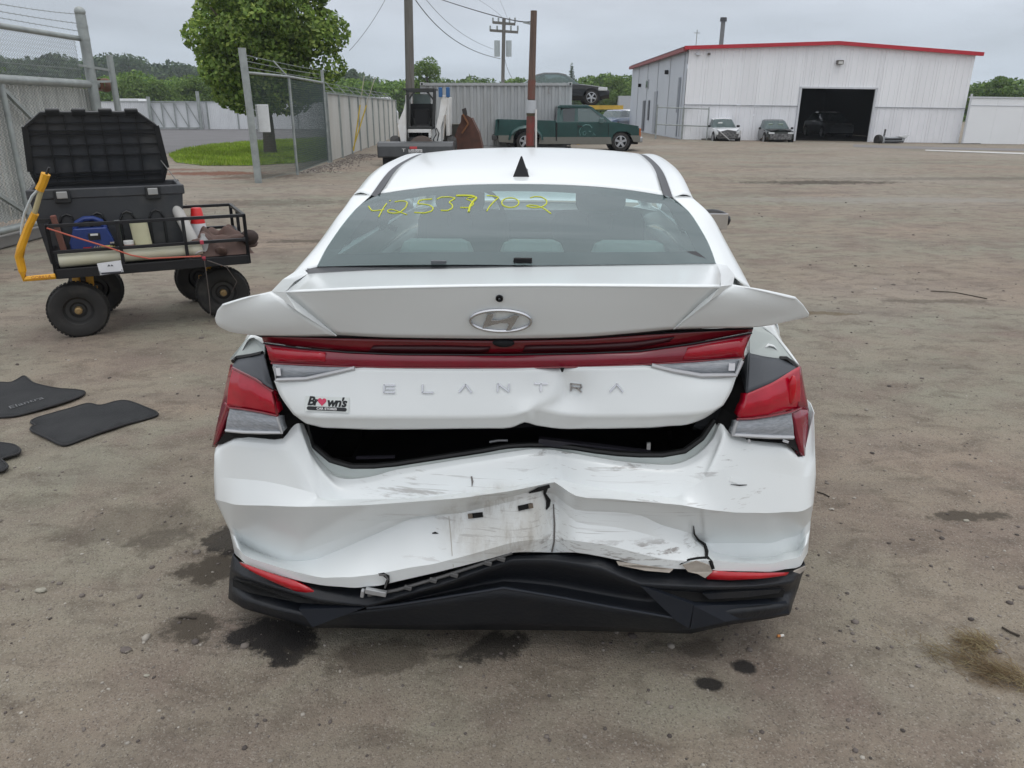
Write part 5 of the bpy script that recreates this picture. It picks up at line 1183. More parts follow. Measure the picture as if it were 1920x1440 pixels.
for k, (x, y, z, a, b) in enumerate(((-.14, -.12, .15, .5, .05), (.10, -.1, .16, -.6, .05), (.19, -.05, .09, .1, .07), (-.02, -.17, .04, 1.3, .05))):
    o = MB().sph((0, 0, 0), (.10, b, .03), 14, 8, .12, k).build('fold', leather, lh, True); o.location = (x, y, z*.75); o.rotation_euler = (.15*k, a*.35, a*1.3)
MB().sph((0, 0, 0), (.07, .06, .06), 14, 10, .1, 3).build('cuff', mat('dark_leather', (.04, .025, .022), .8), lh, True).location = (.22, -.10, .12)
bo = thing('plastic_bottle', 'small clear white bottle among the cloth behind the rail', 'bottle', inc(1.02, .06, .56), CA)
MB().lathe([(0, 0), (.03, 0), (.034, .02), (.034, .10), (.016, .13), (.016, .15), (0, .15)], 16).build('body', mat('milky_plastic', (.45, .46, .45), .3), bo, True)
jr = thing('small_jar', 'small white and pink jar wedged between tube and tote', 'jar', inc(.50, .13, .60), CA); MB().lathe([(0, 0), (.035, 0), (.035, .06), (.0, .06)], 14).build('body', mat('jar_pink', (.5, .32, .3), .5), jr, True); MB().lathe([(0, .06), (.036, .06), (.036, .085), (0, .085)], 14).build('lid', st_, jr, True)
jb = thing('bolt_tin', 'yellow-topped tin of small parts behind the pipe', 'tin', inc(.36, .12, .60), CA); MB().lathe([(0, 0), (.045, 0), (.045, .06), (0, .06)], 14).build('body', mat('tin_yellow', (.5, .42, .1), .5), jb, True); MB().box((.03, -.02, .075), (.03, .02, .03)).build('part', chrome, jb)
rt = thing('red_tool', 'red upright tool case at the left end of the cart', 'tool', inc(.06, .12, .56), CA); MB().box((0, 0, .17), (.04, .04, .34), Matrix.Rotation(R(-6), 3, 'Y')).build('case', mat('faded_red', (.33, .04, .05), .5), rt, bevel=.008); MB().box((-.06, .03, .30), (.12, .03, .03)).build('bracket', blackp, rt)
jk = thing('pry_bar', 'dark upright bar beside the blue starter pack', 'tool', inc(.445, .16, .55), CA); MB().tube([(0, 0, 0), (0, 0, .27)], .016, 8).build('bar', mat('dark_bar', (.04, .05, .04), .4), jk, True); MB().tube([(0, 0, .27), (0, 0, .285)], .02, 8).build('tip', galv, jk)
rp_ = MB().tube([inc(-.0, -.02, .83), inc(.2, -.025, .74), inc(.36, -.028, .67), inc(.5, -.02, .60), inc(.62, -.022, .565), inc(.8, -.022, .56), inc(.98, -.025, .555)], .006, 6).build('rope', mat('orange_rope', (.50, .12, .08), .7), None, True); tag(rp_, 'thin orange-red cord running slanted across the cart rails', 'rope')
rw = MB().tube([inc(1.02, -.03, .52), inc(1.15, -.04, .46), inc(1.22, .0, .33), inc(1.18, .08, .23)], .0035, 5).tube([inc(1.0, -.03, .52), inc(1.0, -.03, .25), inc(.99, -.03, .08)], .003, 5).build('wire', mat('dark_wire', (.12, .10, .09), .6), None, True); tag(rw, 'loose dark wires dangling below the right end of the cart', 'wire')
for (u_, z_, lab) in ((1.0, .655, 'pink tape wound round the middle rail of the cart'), (1.0, .53, 'pink tape wound round the lower rail of the cart')):
    a_ = inc(u_, -.0, z_); o = MB().box((0, 0, 0), (.028, .030, .030)).build('tape', mat('pink_tape', (.45, .05, .08), .5), None, bevel=.004, loc=a_); o.rotation_euler = (0, 0, CA); tag(o, lab, 'tape')

# ================================================================ floor mats
matm = mat('carpet_mat', (.020, .022, .024), .95, col2=(.035, .036, .038), scale=3, bump=.8, bscale=260); matr = mat('mat_edge', (.008, .008, .009), .6)
def floor_mat(pix, label, lift=0):
    P = [G(*p) for p in pix]; c = sum(P, Vector())/len(P); c.z = 0; t = thing('floor_mat', label, 'floor mat', c)
    # smooth outline (Chaikin)
    Q = [p-c for p in P]
    for _ in range(2):
        Q = [q for i in range(len(Q)) for q in (Q[i]*.78+Q[(i+1) % len(Q)]*.22, Q[i]*.22+Q[(i+1) % len(Q)]*.78)]
    for q in Q: q.z = 0
    bm = bmesh.new(); vs = [bm.verts.new(q) for q in Q]; bm.faces.new(vs)
    xs = [q.x for q in Q]; ys = [q.y for q in Q]
    for ax, lo, hi in ((0, min(xs), max(xs)), (1, min(ys), max(ys))):
        p = lo+.06
        while p < hi:
            bmesh.ops.bisect_plane(bm, geom=bm.verts[:]+bm.edges[:]+bm.faces[:], plane_co=Vector((p, 0, 0)) if ax == 0 else Vector((0, p, 0)), plane_no=Vector((1, 0, 0)) if ax == 0 else Vector((0, 1, 0))); p += .06
    def zz(x, y): return float(gz(x+c.x, y+c.y))*.6+.012+.006*math.sin(x*9+1)*math.cos(y*7)+lift*max(0, x-.1)**2
    for v in bm.verts: v.co.z = zz(v.co.x, v.co.y)
    me = bpy.data.meshes.new('carpet'); bmesh.ops.recalc_face_normals(bm, faces=bm.faces); bm.to_mesh(me); bm.free()
    o = link('carpet', me, t, matm, True); md = o.modifiers.new('s', 'SOLIDIFY'); md.thickness = .008; md.offset = 0
    ed = [Vector((q.x, q.y, zz(q.x, q.y)+.001)) for q in Q]; ed.append(ed[0]); MB().tube(ed, .0065, 6, False).build('bound_edge', matr, t, True); return t, c, zz
fm, fc_, zf = floor_mat([(-70, 722), (0, 719), (20, 721), (33, 715), (46, 707), (56, 716), (66, 724), (110, 733), (160, 735), (158, 743), (120, 757), (60, 777), (25, 784), (-70, 786)], 'black car floor mat with a grey script, farthest of the three mats', .05)
a_ = G(20, 769); b_ = G(76, 752); p = (a_+b_)/2
text('lettering', 'Elantra', .07, Matrix.Translation(Vector((p.x-fc_.x, p.y-fc_.y, zf(p.x-fc_.x, p.y-fc_.y)+.008))) @ Matrix.Rotation(math.atan2(b_.y-a_.y, b_.x-a_.x), 4, 'Z'), mat('grey_script', (.13, .135, .14), .6), fm, .0008, .3)
floor_mat([(56, 793), (70, 785), (110, 775), (162, 760), (175, 761), (185, 765), (200, 763), (222, 756), (238, 755), (272, 768), (299, 777), (290, 784), (230, 801), (170, 822), (130, 836), (116, 837), (88, 824), (57, 810), (60, 803), (70, 801)], 'plain black rear floor mat lying nearest the white car')
floor_mat([(-80, 822), (0, 834), (28, 839), (40, 848), (37, 856), (16, 862), (2, 867), (12, 874), (16, 880), (6, 887), (-12, 888), (-80, 880)], 'black lobed mat corner at the left edge, nearest the camera')
# ================================================================ the white sedan
car = thing('white_sedan', 'white sedan with smashed rear bumper and popped trunk, filling the middle of the yard', 'car', CAR_O, -CAR_A)
def paint_mat(name, grime):
    m = mat(name, (.78, .815, .815), .28, var=.03, scale=1.5, coat=.45); nt = m.node_tree; b = nt.nodes['Principled BSDF']
    b.inputs['Coat Roughness'].default_value = .12
    tc = N(nt, 'ShaderNodeTexCoord'); prev = b.inputs['Base Color'].links[0].from_socket
    def layer(prev, sc, stretch, a, b_, col, st, rot=(0, 0, 0), loc=None, rad=None, det=6):
        mp = N(nt, 'ShaderNodeMapping'); mp.inputs['Scale'].default_value = stretch; mp.inputs['Rotation'].default_value = rot; nt.links.new(tc.outputs['Object'], mp.inputs[0])
        n = N(nt, 'ShaderNodeTexNoise', i_Scale=sc, i_Detail=det, i_Roughness=.7); nt.links.new(mp.outputs[0], n.inputs['Vector'])
        r_ = N(nt, 'ShaderNodeMapRange'); r_.inputs[1].default_value = a; r_.inputs[2].default_value = b_; r_.inputs[4].default_value = st; nt.links.new(n.outputs[0], r_.inputs[0]); f = r_.outputs[0]
        if loc:
            m1 = N(nt, 'ShaderNodeMapping'); m1.inputs['Location'].default_value = tuple(-l/k for l, k in zip(loc, rad)); m1.inputs['Scale'].default_value = tuple(1/k for k in rad); nt.links.new(tc.outputs['Object'], m1.inputs[0])
            ln = N(nt, 'ShaderNodeVectorMath', operation='LENGTH'); nt.links.new(m1.outputs[0], ln.inputs[0])
            r2 = N(nt, 'ShaderNodeMapRange'); r2.inputs[1].default_value = 1.1; r2.inputs[2].default_value = .6; nt.links.new(ln.outputs['Value'], r2.inputs[0])
            mm = N(nt, 'ShaderNodeMath', operation='MULTIPLY'); nt.links.new(f, mm.inputs[0]); nt.links.new(r2.outputs[0], mm.inputs[1]); f = mm.outputs[0]
        x = N(nt, 'ShaderNodeMix', data_type='RGBA'); nt.links.new(f, x.inputs[0]); nt.links.new(prev, x.inputs[6]); x.inputs[7].default_value = (*col, 1); return x.outputs[2]
    prev = layer(prev, 60, (1, 1, 1), .70, .76, (.25, .24, .22), .7)
    if grime:
        pc = V(940, 985, .0)
        prev = layer(prev, 26, (1, 1, .22), .50, .68, (.27, .24, .20), .75, loc=(pc.x, 0, pc.z), rad=(.17, .3, .11))
        prev = layer(prev, 9, (1, 1, .5), .30, .60, (.50, .48, .43), .6, loc=(pc.x, 0, pc.z-.01), rad=(.20, .3, .13))
        pc = V(1150, 1042, 0); prev = layer(prev, 30, (.35, 1, 1.8), .52, .62, (.16, .13, .11), .8, loc=(pc.x, 0, pc.z), rad=(.30, .3, .05))
        pc = V(1200, 870, 0); prev = layer(prev, 16, (.25, 1, 2.4), .58, .64, (.22, .20, .19), .8, loc=(pc.x, 0, pc.z), rad=(.42, .3, .07), rot=(0, .1, 0))
        pc = V(860, 930, 0); prev = layer(prev, 14, (.22, 1, 2.4), .58, .66, (.30, .28, .26), .7, loc=(pc.x, 0, pc.z), rad=(.40, .3, .08), rot=(0, -.15, 0))
        pc = V(820, 1010, 0); prev = layer(prev, 14, (.22, 1, 2.4), .57, .63, (.40, .38, .36), .7, loc=(pc.x, 0, pc.z), rad=(.25, .3, .08), rot=(0, -.15, 0))
        pc = V(1350, 960, 0); prev = layer(prev, 15, (.2, 1, 2.4), .60, .65, (.35, .33, .31), .7, loc=(pc.x, 0, pc.z), rad=(.35, .4, .06))
        for (x_, y_, rx, rz, rot, st_) in ((1180, 890, .30, .05, .10, .45), (870, 925, .36, .05, -.14, .4), (960, 1000, .26, .10, -.1, .4), (1260, 950, .30, .05, .05, .4), (1110, 1010, .2, .1, .35, .45)):
            pc = V(x_, y_, 0); prev = layer(prev, 30, (.035, 1, 3.8), .615, .64, (.30, .28, .26), st_, loc=(pc.x, 0, pc.z), rad=(rx, .4, rz), rot=(0, rot, 0), det=3)
        n = N(nt, 'ShaderNodeTexNoise', i_Scale=5, i_Detail=3); nt.links.new(tc.outputs['Object'], n.inputs['Vector']); bp = N(nt, 'ShaderNodeBump', i_Strength=.08, i_Distance=.02); nt.links.new(n.outputs[0], bp.inputs['Height']); nt.links.new(bp.outputs[0], b.inputs['Normal'])
    nt.links.new(prev, b.inputs['Base Color']); return m
paint = paint_mat('white_car_body_paint', False); bpaint = paint_mat('scraped_bumper_paint', True)
cblack = mat('black_trim_plastic', (.011, .013, .017), .45, spec=.35, col2=(.024, .024, .024), lo=.5, hi=.8, scale=5, bump=.15, bscale=70)
cdark = mat('trunk_black', (.006, .006, .008), .8, col2=(.012, .011, .016), scale=4)
gapm = mat('dark_gap', (.004, .004, .004), .95)
pocket = mat('lamp_pocket_plastic', (.055, .062, .072), .5, var=.1)
seal = mat('rubber_seal', (.010, .010, .010), .5)
shaded_body = mat('shaded_inner_paint', (.50, .55, .53), .35, coat=.4)  # body white greyed: the shading of sill and gutters is in the colour

# --- bumper ------------------------------------------------------------
CC = [403,415,440,480,531,552,563,575,592,616,646,690,742,800,860,910,960,1000,1040,1080,1120,1171,1232,1277,1307,1338,1352,1368,1400,1440,1475,1504,1520,1530]
BASE = [(398, .235), (403, .215), (430, .150), (480, .095), (535, .060), (600, .035), (690, .015), (775, .005), (865, 0), (960, 0), (1000, .01), (1040, .028), (1080, .008), (1125, 0), (1205, 0), (1280, .012), (1330, .030), (1370, .050), (1430, .088), (1490, .140), (1520, .185), (1530, .215)]
base = lambda px: interp(BASE, px)
ROWS = [
 {0:(403,842,.03),1:(414,830,.03),2:(438,820,.03),3:(480,821,.03),4:(531,822,.03),5:(552,797,.05),6:(563,796,.055),7:(575,836,.055),8:(592,863,.055),9:(616,887,.055),10:(646,898,.055),11:(690,895,.055),12:(742,881,.055),14:(860,862,.055),16:(960,847,.055),17:(1000,842,.06),18:(1040,844,.065),20:(1120,858,.055),21:(1171,866,.055),22:(1232,871,.055),23:(1277,868,.055),24:(1307,853,.055),25:(1338,822,.05),26:(1351,794,.05),27:(1368,812,.03),28:(1400,823,.03),29:(1440,827,.03),30:(1475,831,.03),31:(1505,856,.01),32:(1519,800,.02),33:(1526,774,.02)},
 {0:(402,852,.005),1:(413,840,.0),2:(438,830,.005),3:(480,831,.01),4:(534,833,.012),5:(556,812,.03),6:(567,814,.035),7:(580,845,.035),8:(597,872,.035),9:(621,897,.035),10:(650,908,.035),11:(694,905,.035),12:(745,892,.035),14:(861,872,.035),16:(960,857,.035),17:(1000,852,.04),18:(1041,854,.05),20:(1121,868,.035),22:(1233,881,.035),23:(1279,878,.035),24:(1312,863,.03),25:(1344,834,.03),26:(1357,812,.02),27:(1372,824,.01),29:(1440,838,.005),30:(1476,842,.005),31:(1507,866,0),32:(1521,850,0),33:(1528,835,0)},
 {0:(401,893,.0),2:(438,897,0),3:(500,903,0),4:(590,925,.0),5:(598,932,.006),6:(605,935,.012),7:(618,936,.018),9:(660,936,.02),12:(745,935,.02),13:(773,934,.02),15:(890,922,.02),16:(960,911,.024),17:(1000,905,.03),18:(1042,897,.045),19:(1080,906,.03),20:(1141,918,.015),22:(1232,930,.012),23:(1268,931,.010),24:(1290,920,.006),25:(1315,902,.002),26:(1333,887,0),27:(1362,878,.0),29:(1440,885,0),31:(1505,895,0),33:(1530,890,0)},
 {0:(403,936,-.012),2:(440,946,-.014),4:(560,950,-.012),6:(640,949,-.012),9:(690,947,-.012),12:(773,941,-.012),14:(863,934,-.012),16:(960,920,-.01),17:(1000,912,.008),18:(1040,904,.035),19:(1081,930,.0),20:(1141,935,-.006),22:(1220,942,-.008),23:(1277,947,-.010),25:(1330,956,-.012),27:(1380,961,-.012),29:(1443,962,-.012),31:(1504,958,-.012),32:(1520,950,-.010),33:(1526,940,-.010)},
 {0:(420,972,.02),2:(446,1000,.045),3:(480,1022,.06),4:(537,1044,.075),5:(560,1038,.075),7:(620,1016,.07),9:(680,994,.06),11:(727,976,.045),12:(773,969,.025),14:(863,954,.008),16:(960,931,.0),17:(1000,922,.015),18:(1038,926,.055),19:(1078,955,.014),20:(1150,960,.010),21:(1200,966,.012),22:(1240,984,.03),23:(1293,1000,.05),24:(1302,1010,.055),25:(1325,1018,.062),27:(1380,1018,.065),29:(1445,1018,.062),31:(1498,1002,.05),33:(1520,975,.03)},
 {0:(431,996,.035),2:(452,1018,.060),3:(490,1037,.072),4:(545,1052,.076),5:(596,1047,.035),7:(650,1025,.03),9:(700,1003,.026),11:(767,974,.015),12:(800,968,.010),14:(868,961,.004),16:(960,940,.0),17:(1000,932,.010),18:(1037,938,.050),19:(1080,978,.004),20:(1150,988,.0),21:(1200,998,.004),22:(1250,1013,.012),23:(1300,1026,.03),24:(1325,1032,.045),25:(1345,1037,.058),27:(1390,1045,.066),29:(1445,1045,.062),31:(1498,1028,.05),33:(1519,992,.035)},
 {0:(436,1018,.03),2:(460,1042,.03),3:(505,1058,.022),4:(565,1075,.012),5:(605,1083,.0),7:(660,1082,-.012),9:(705,1077,-.012),11:(770,1064,-.012),12:(810,1058,-.012),14:(870,1043,-.012),16:(962,1017,-.010),17:(1000,1012,0),18:(1038,1010,.038),19:(1080,1014,.0),20:(1145,1024,.0),21:(1200,1038,.0),22:(1250,1049,.004),23:(1300,1052,.008),24:(1322,1050,.010),25:(1345,1051,.016),27:(1390,1056,.016),29:(1445,1057,.018),31:(1500,1043,.02),33:(1517,1010,.025)},
 {0:(440,1038,.04),2:(462,1058,.035),3:(510,1074,.026),4:(570,1091,.018),5:(610,1098,.008),7:(665,1102,-.004),9:(710,1098,-.004),11:(775,1083,-.004),12:(815,1074,-.004),14:(875,1059,-.004),16:(962,1036,0),17:(1000,1035,.01),18:(1038,1036,.040),19:(1080,1036,.01),20:(1145,1047,.008),21:(1202,1060,.008),22:(1255,1066,.010),23:(1305,1067,.012),24:(1325,1067,.014),25:(1345,1070,.018),27:(1390,1071,.018),29:(1445,1072,.02),31:(1500,1062,.025),33:(1515,1035,.035)},
]
def _adj(r_, f):
    for i in list(ROWS[r_]):
        if i in (0, 33): continue
        px, py, d = (tuple(ROWS[r_][i])+(0,))[:3]; ROWS[r_][i] = (px, py, f(i, d))
_adj(0, lambda i, d: d+.028); _adj(1, lambda i, d: d+.030); _adj(2, lambda i, d: d+.014); _adj(3, lambda i, d: d-.008)
_adj(4, lambda i, d: d*1.9 if (2 <= i <= 3 or i >= 24) else d*1.25 if i == 4 else d*.95 if i <= 9 else d+.012); _adj(5, lambda i, d: d*1.85 if (2 <= i <= 3 or i >= 25) else .098 if i == 4 else d+.052 if i <= 12 else d+.03 if i <= 14 else d+.016); _adj(6, lambda i, d: d-.004); _adj(7, lambda i, d: d-.006)
brow = []
for rr in ROWS:
    L_ = [lerpkeys(rr, i) for i in range(len(CC))]; pts = [V(px, py, base(CC[i])*.0+base(px if i not in (0, 33) else CC[i])+dy) for i, (px, py, dy) in enumerate(L_)]
    a, b = pts[0], pts[-1]
    le = [Vector((-.905 if a.z > .5 else -.885, .66, a.z+.004)), Vector((min(a.x-.008, -.9)*.5+a.x*.5, .42, a.z+.002))]
    re = [Vector(((b.x+.01+.905)*.5, .42, b.z)), Vector((.915 if b.z > .5 else .89, .66, b.z))]
    brow.append(le+pts+re)
und = [p+Vector((0, .06, .0)) for p in brow[-1]]
lip = [p+Vector((0, .03, -.012)) for p in brow[0]]
brow = [lip]+brow+[und]
bumper = loft('rear_bumper', brow, bpaint, car, 2, crease={1: 1, 2: .7, 3: 1, 4: 1, 5: 1, 6: 1, 7: 1, 8: 1}, ccrease={1: .3, 2: .5, 20: .75, 6: .35, 29: .3, 34: .3, 35: .5}, thick=.004, off=-1)
bumper['label'] = 'dented and scraped white rear bumper'

# --- sill, seal and boot interior -----------------------------------------
R0 = [lerpkeys(ROWS[0], i) for i in range(6, 27)]
outer = [V(px, py+1, base(px)+dy+.022) for px, py, dy in R0]
inr = [(573, 800), (582, 828), (590, 843), (604, 857), (625, 869), (655, 877), (690, 878), (742, 873), (800, 864), (833, 859), (900, 849), (954, 839), (1000, 837), (1050, 838), (1110, 848), (1171, 855), (1232, 857), (1277, 852), (1305, 838), (1325, 815), (1340, 790)]
midl = [V(px, py, base(px)+.115) for px, py in resample([(a, b, 0) for a, b in inr], 21) for _ in (0,)] if False else [V(p.x, p.y, base(p.x)+.125) for p in resample([(a, b, 0) for a, b in inr], 21)]
gut = [o.lerp(m_, .5)+Vector((0, .0, -.012)) for o, m_ in zip(outer, midl)]
loft('trunk_sill', [outer, gut, midl], shaded_body, car, 2, crease={1: .5}, thick=.002)
MB().tube([p+Vector((0, .004, .004)) for p in midl], .009, 8, False).build('trunk_seal', seal, car, True)
b_ = [p+Vector((0, .03, -.16)) for p in midl]; c_ = [Vector((p.x*.97, .95, .42)) for p in midl]
loft('trunk_floor', [midl, b_, c_], cdark, car, 1)
MB().box((0, .97, .72), (1.3, .03, .62)).box((-.66, .63, .74), (.03, .66, .44)).box((.66, .63, .74), (.03, .66, .44)).build('trunk_lining', cdark, car)
# lamp-side gap between lid and lamps: dark panels stand for its shade, body corner panels
def npoly(name, pts, m, thick=.012, parent=car, bevel=0):
    P = [Vector(p) for p in pts]; o = MB().prism(P, (0, thick, 0)).build(name, m, parent); return o
npoly('gap_shade', [V(x, y, yl) for x, y, yl in ((498, 722, .16), (512, 720, .20), (556, 778, .20), (572, 800, .17), (555, 800, .15), (530, 826, .12), (524, 800, .12), (514, 745, .13))], gapm, .02)
npoly('gap_shade', [V(x, y, yl) for x, y, yl in ((1386, 692, .2), (1404, 735, .14), (1390, 785, .13), (1366, 822, .12), (1345, 800, .15), (1300, 806, .2), (1345, 760, .2))], gapm, .02)
npoly('gap_shade', [V(x, y, yl) for x, y, yl in ((1300, 800, .19), (1340, 755, .18), (1352, 768, .16), (1338, 796, .16), (1315, 806, .18))], cblack, .006)
# lamp top pockets
def strip_loft(name, top, bot, n, m, sub=1, thick=.006, parent=car, mid=None, off=1):
    A_ = resample([V(*p) for p in top], n); B_ = resample([V(*p) for p in bot], n)
    rows = [A_]+([[a.lerp(b, .5)+Vector(mid) for a, b in zip(A_, B_)]] if mid else [])+[B_]
    return loft(name, rows, m, parent, sub, thick=thick, off=off, crease={0: 1, len(rows)-1: 1})
strip_loft('lamp_pocket', [(437, 684, .22), (444, 672, .25), (470, 667, .24), (493, 664, .20)], [(436, 690, .20), (470, 708, .14), (500, 722, .10), (514, 730, .10)], 8, pocket, 1, mid=(0, .0, .004))
strip_loft('lamp_pocket', [(1406, 662, .20), (1432, 668, .23), (1468, 673, .25), (1494, 688, .25)], [(1401, 737, .10), (1422, 728, .12), (1450, 716, .15), (1493, 692, .23)], 8, pocket, 1, mid=(0, .0, .004))
strip_loft('lamp_pocket', [(1388, 690, .2), (1406, 662, .20)], [(1401, 737, .11), (1402, 736, .105)], 3, pocket, 0)
MB().tube([V(*p) for p in ((437, 678, .23), (444, 671, .25), (470, 667, .24), (492, 662, .21))], .007, 6).build('pocket_seal', seal, car, True)
MB().tube([V(*p) for p in ((1462, 672, .25), (1474, 672, .25), (1485, 680, .25), (1494, 689, .24))], .007, 6).build('pocket_seal', seal, car, True)

# --- tail lamps --------------------------------------------------------------
def red_mat(name, c, c2, em=0):
    m = mat(name, c, .12, col2=c2, scale=14, coat=.45, spec=.5, stretch=(1, 1, 2)); m.node_tree.nodes['Principled BSDF'].inputs['Coat Roughness'].default_value = .03; return m
rbright = red_mat('red_lens', (.46, .003, .022), (.34, .002, .016)); rdeep = red_mat('deep_red_lens', (.20, .008, .016), (.15, .006, .012)); rmid = red_mat('wine_red_lens', (.24, .010, .030), (.20, .008, .022))
clear = mat('clear_lens', (.33, .35, .38), .15, col2=(.23, .25, .27), scale=60, coat=.5, stretch=(.5, 1, 2), bump=.3, bscale=90); clearb = mat('clear_lens_rim', (.52, .53, .55), .2, coat=.6)
lampL = MB(); 
lb = strip_loft('tail_lamp', [(436, 689, .200), (452, 697, .165), (480, 711, .125), (510, 733, .100)], [(425, 760, .185), (450, 764, .145), (486, 770, .110), (519, 778, .092)], 12, rbright, 2, .03, mid=(0, -.010, 0)); lb['label'] = 'left red and clear tail lamp, pushed out of place'
strip_loft('side_lens', [(432, 683, .25), (434, 686, .225), (437, 689, .202)], [(397, 838, .275), (399, 838, .26), (428, 762, .186)], 6, rmid, 1, .02, lb)
strip_loft('side_lens', [(426, 758, .20), (430, 760, .188)], [(398, 836, .26), (407, 827, .235)], 5, rmid, 0, .01, lb)
strip_loft('clear_lens', [(431, 765, .178), (455, 768, .140), (490, 774, .108), (521, 780, .090)], [(423, 808, .172), (455, 811, .135), (490, 812, .104), (528, 813, .086)], 12, clear, 1, .03, lb, mid=(0, -.006, 0))
MB().tube([V(*p) for p in ((424, 807, .166), (455, 810, .130), (490, 811, .099), (528, 811, .082), (520, 781, .086))], .005, 6).build('lens_rim', clearb, lb, True)
MB().tube([V(*p) for p in ((436, 690, .195), (452, 698, .160), (480, 712, .12), (511, 734, .096), (520, 779, .087))], .004, 6).build('lens_rim', rdeep, lb, True)
MB().tube([V(*p) for p in ((422, 756, .19), (430, 764, .175), (455, 767, .136), (490, 773, .104), (521, 780, .086))], .0035, 6).build('lens_seam', rdeep, lb, True)
npoly('gap_shadow', [V(x, y, yl) for x, y, yl in ((405, 834, .24), (424, 809, .19), (527, 814, .13), (528, 822, .13), (440, 821, .18), (418, 832, .22))], gapm, .01)
ra = strip_loft('tail_lamp', [(1402, 738, .098), (1422, 730, .115), (1446, 719, .142), (1475, 703, .185), (1499, 688, .235)], [(1386, 785, .090), (1410, 784, .103), (1438, 780, .122), (1470, 773, .160), (1500, 766, .215)], 14, rbright, 2, .03, mid=(0, -.010, 0)); ra['label'] = 'right red and clear tail lamp, cracked loose at its tip'
strip_loft('side_lens', [(1494, 690, .23), (1502, 686, .25), (1504, 700, .26)], [(1497, 768, .20), (1514, 768, .235), (1517, 770, .25)], 6, rmid, 1, .02, ra)
strip_loft('side_lens', [(1486, 769, .178), (1500, 768, .20), (1516, 769, .235)], [(1504, 848, .185), (1509, 855, .20), (1516, 838, .235)], 6, rmid, 1, .02, ra)
strip_loft('clear_lens', [(1381, 787, .090), (1410, 786, .100), (1440, 782, .120), (1484, 775, .160)], [(1374, 818, .082), (1405, 820, .094), (1440, 822, .116), (1489, 823, .160)], 12, clear, 1, .03, ra, mid=(0, -.006, 0))
MB().tube([V(*p) for p in ((1381, 789, .084), (1375, 815, .078), (1405, 817, .090), (1440, 819, .112), (1487, 820, .155))], .006, 6).build('lens_rim', clearb, ra, True)
MB().tube([V(*p) for p in ((1381, 786, .085), (1410, 785, .096), (1440, 781, .115), (1486, 772, .156), (1502, 765, .21))], .0035, 6).build('lens_seam', rdeep, ra, True)
MB().sph(V(1484, 732, .182), (.014, .012, .045), 10, 8).build('reflector_spot', red_mat('spot_red', (.5, 0.0, .01), (.45, 0, .01)), ra, True)
npoly('gap_shadow', [V(x, y, yl) for x, y, yl in ((1374, 816, .13), (1489, 820, .19), (1508, 852, .2), (1500, 850, .19), (1474, 832, .15), (1400, 825, .12))], gapm, .01)
MB().bar(V(1404, 824, .09), V(1405, 829, .09), .006).bar(V(1468, 826, .13), V(1478, 829, .13), .006).build('broken_clip', clearb, ra)

# --- quarter panels, sides ----------------------------------------------------
def side(sg):
    st = []     # (y, [(x,z)...] from sill to window base)
    T_ = [(.275, [(.90, .60), (.893, .70), (.873, .78), (.845, .855), (.812, .915), (.782, .965), (.76, .975)]),
          (.42, [(.91, .57), (.905, .70), (.888, .82), (.860, .90), (.822, .97), (.785, 1.0), (.75, 1.01)]),
          (.66, [(.905, .52), (.912, .68), (.903, .84), (.878, .935), (.833, 1.00), (.785, 1.03), (.73, 1.065)]),
          (.95, [(.905, .52), (.915, .68), (.908, .84), (.888, .94), (.845, 1.01), (.80, 1.04), (.745, 1.13)])]
    rows = [[Vector((sg*x, y, z)) for x, z in pts] for y, pts in T_]
    for y, dz in ((1.4, -.005), (2.2, -.02), (3.0, -.05), (3.55, -.08)):
        rows.append([Vector((sg*x, y, z+dz)) for x, z in ((.905, .50), (.915, .66), (.91, .80), (.892, .90), (.86, .97), (.835, .995), (.80, 1.0))])
    return rows
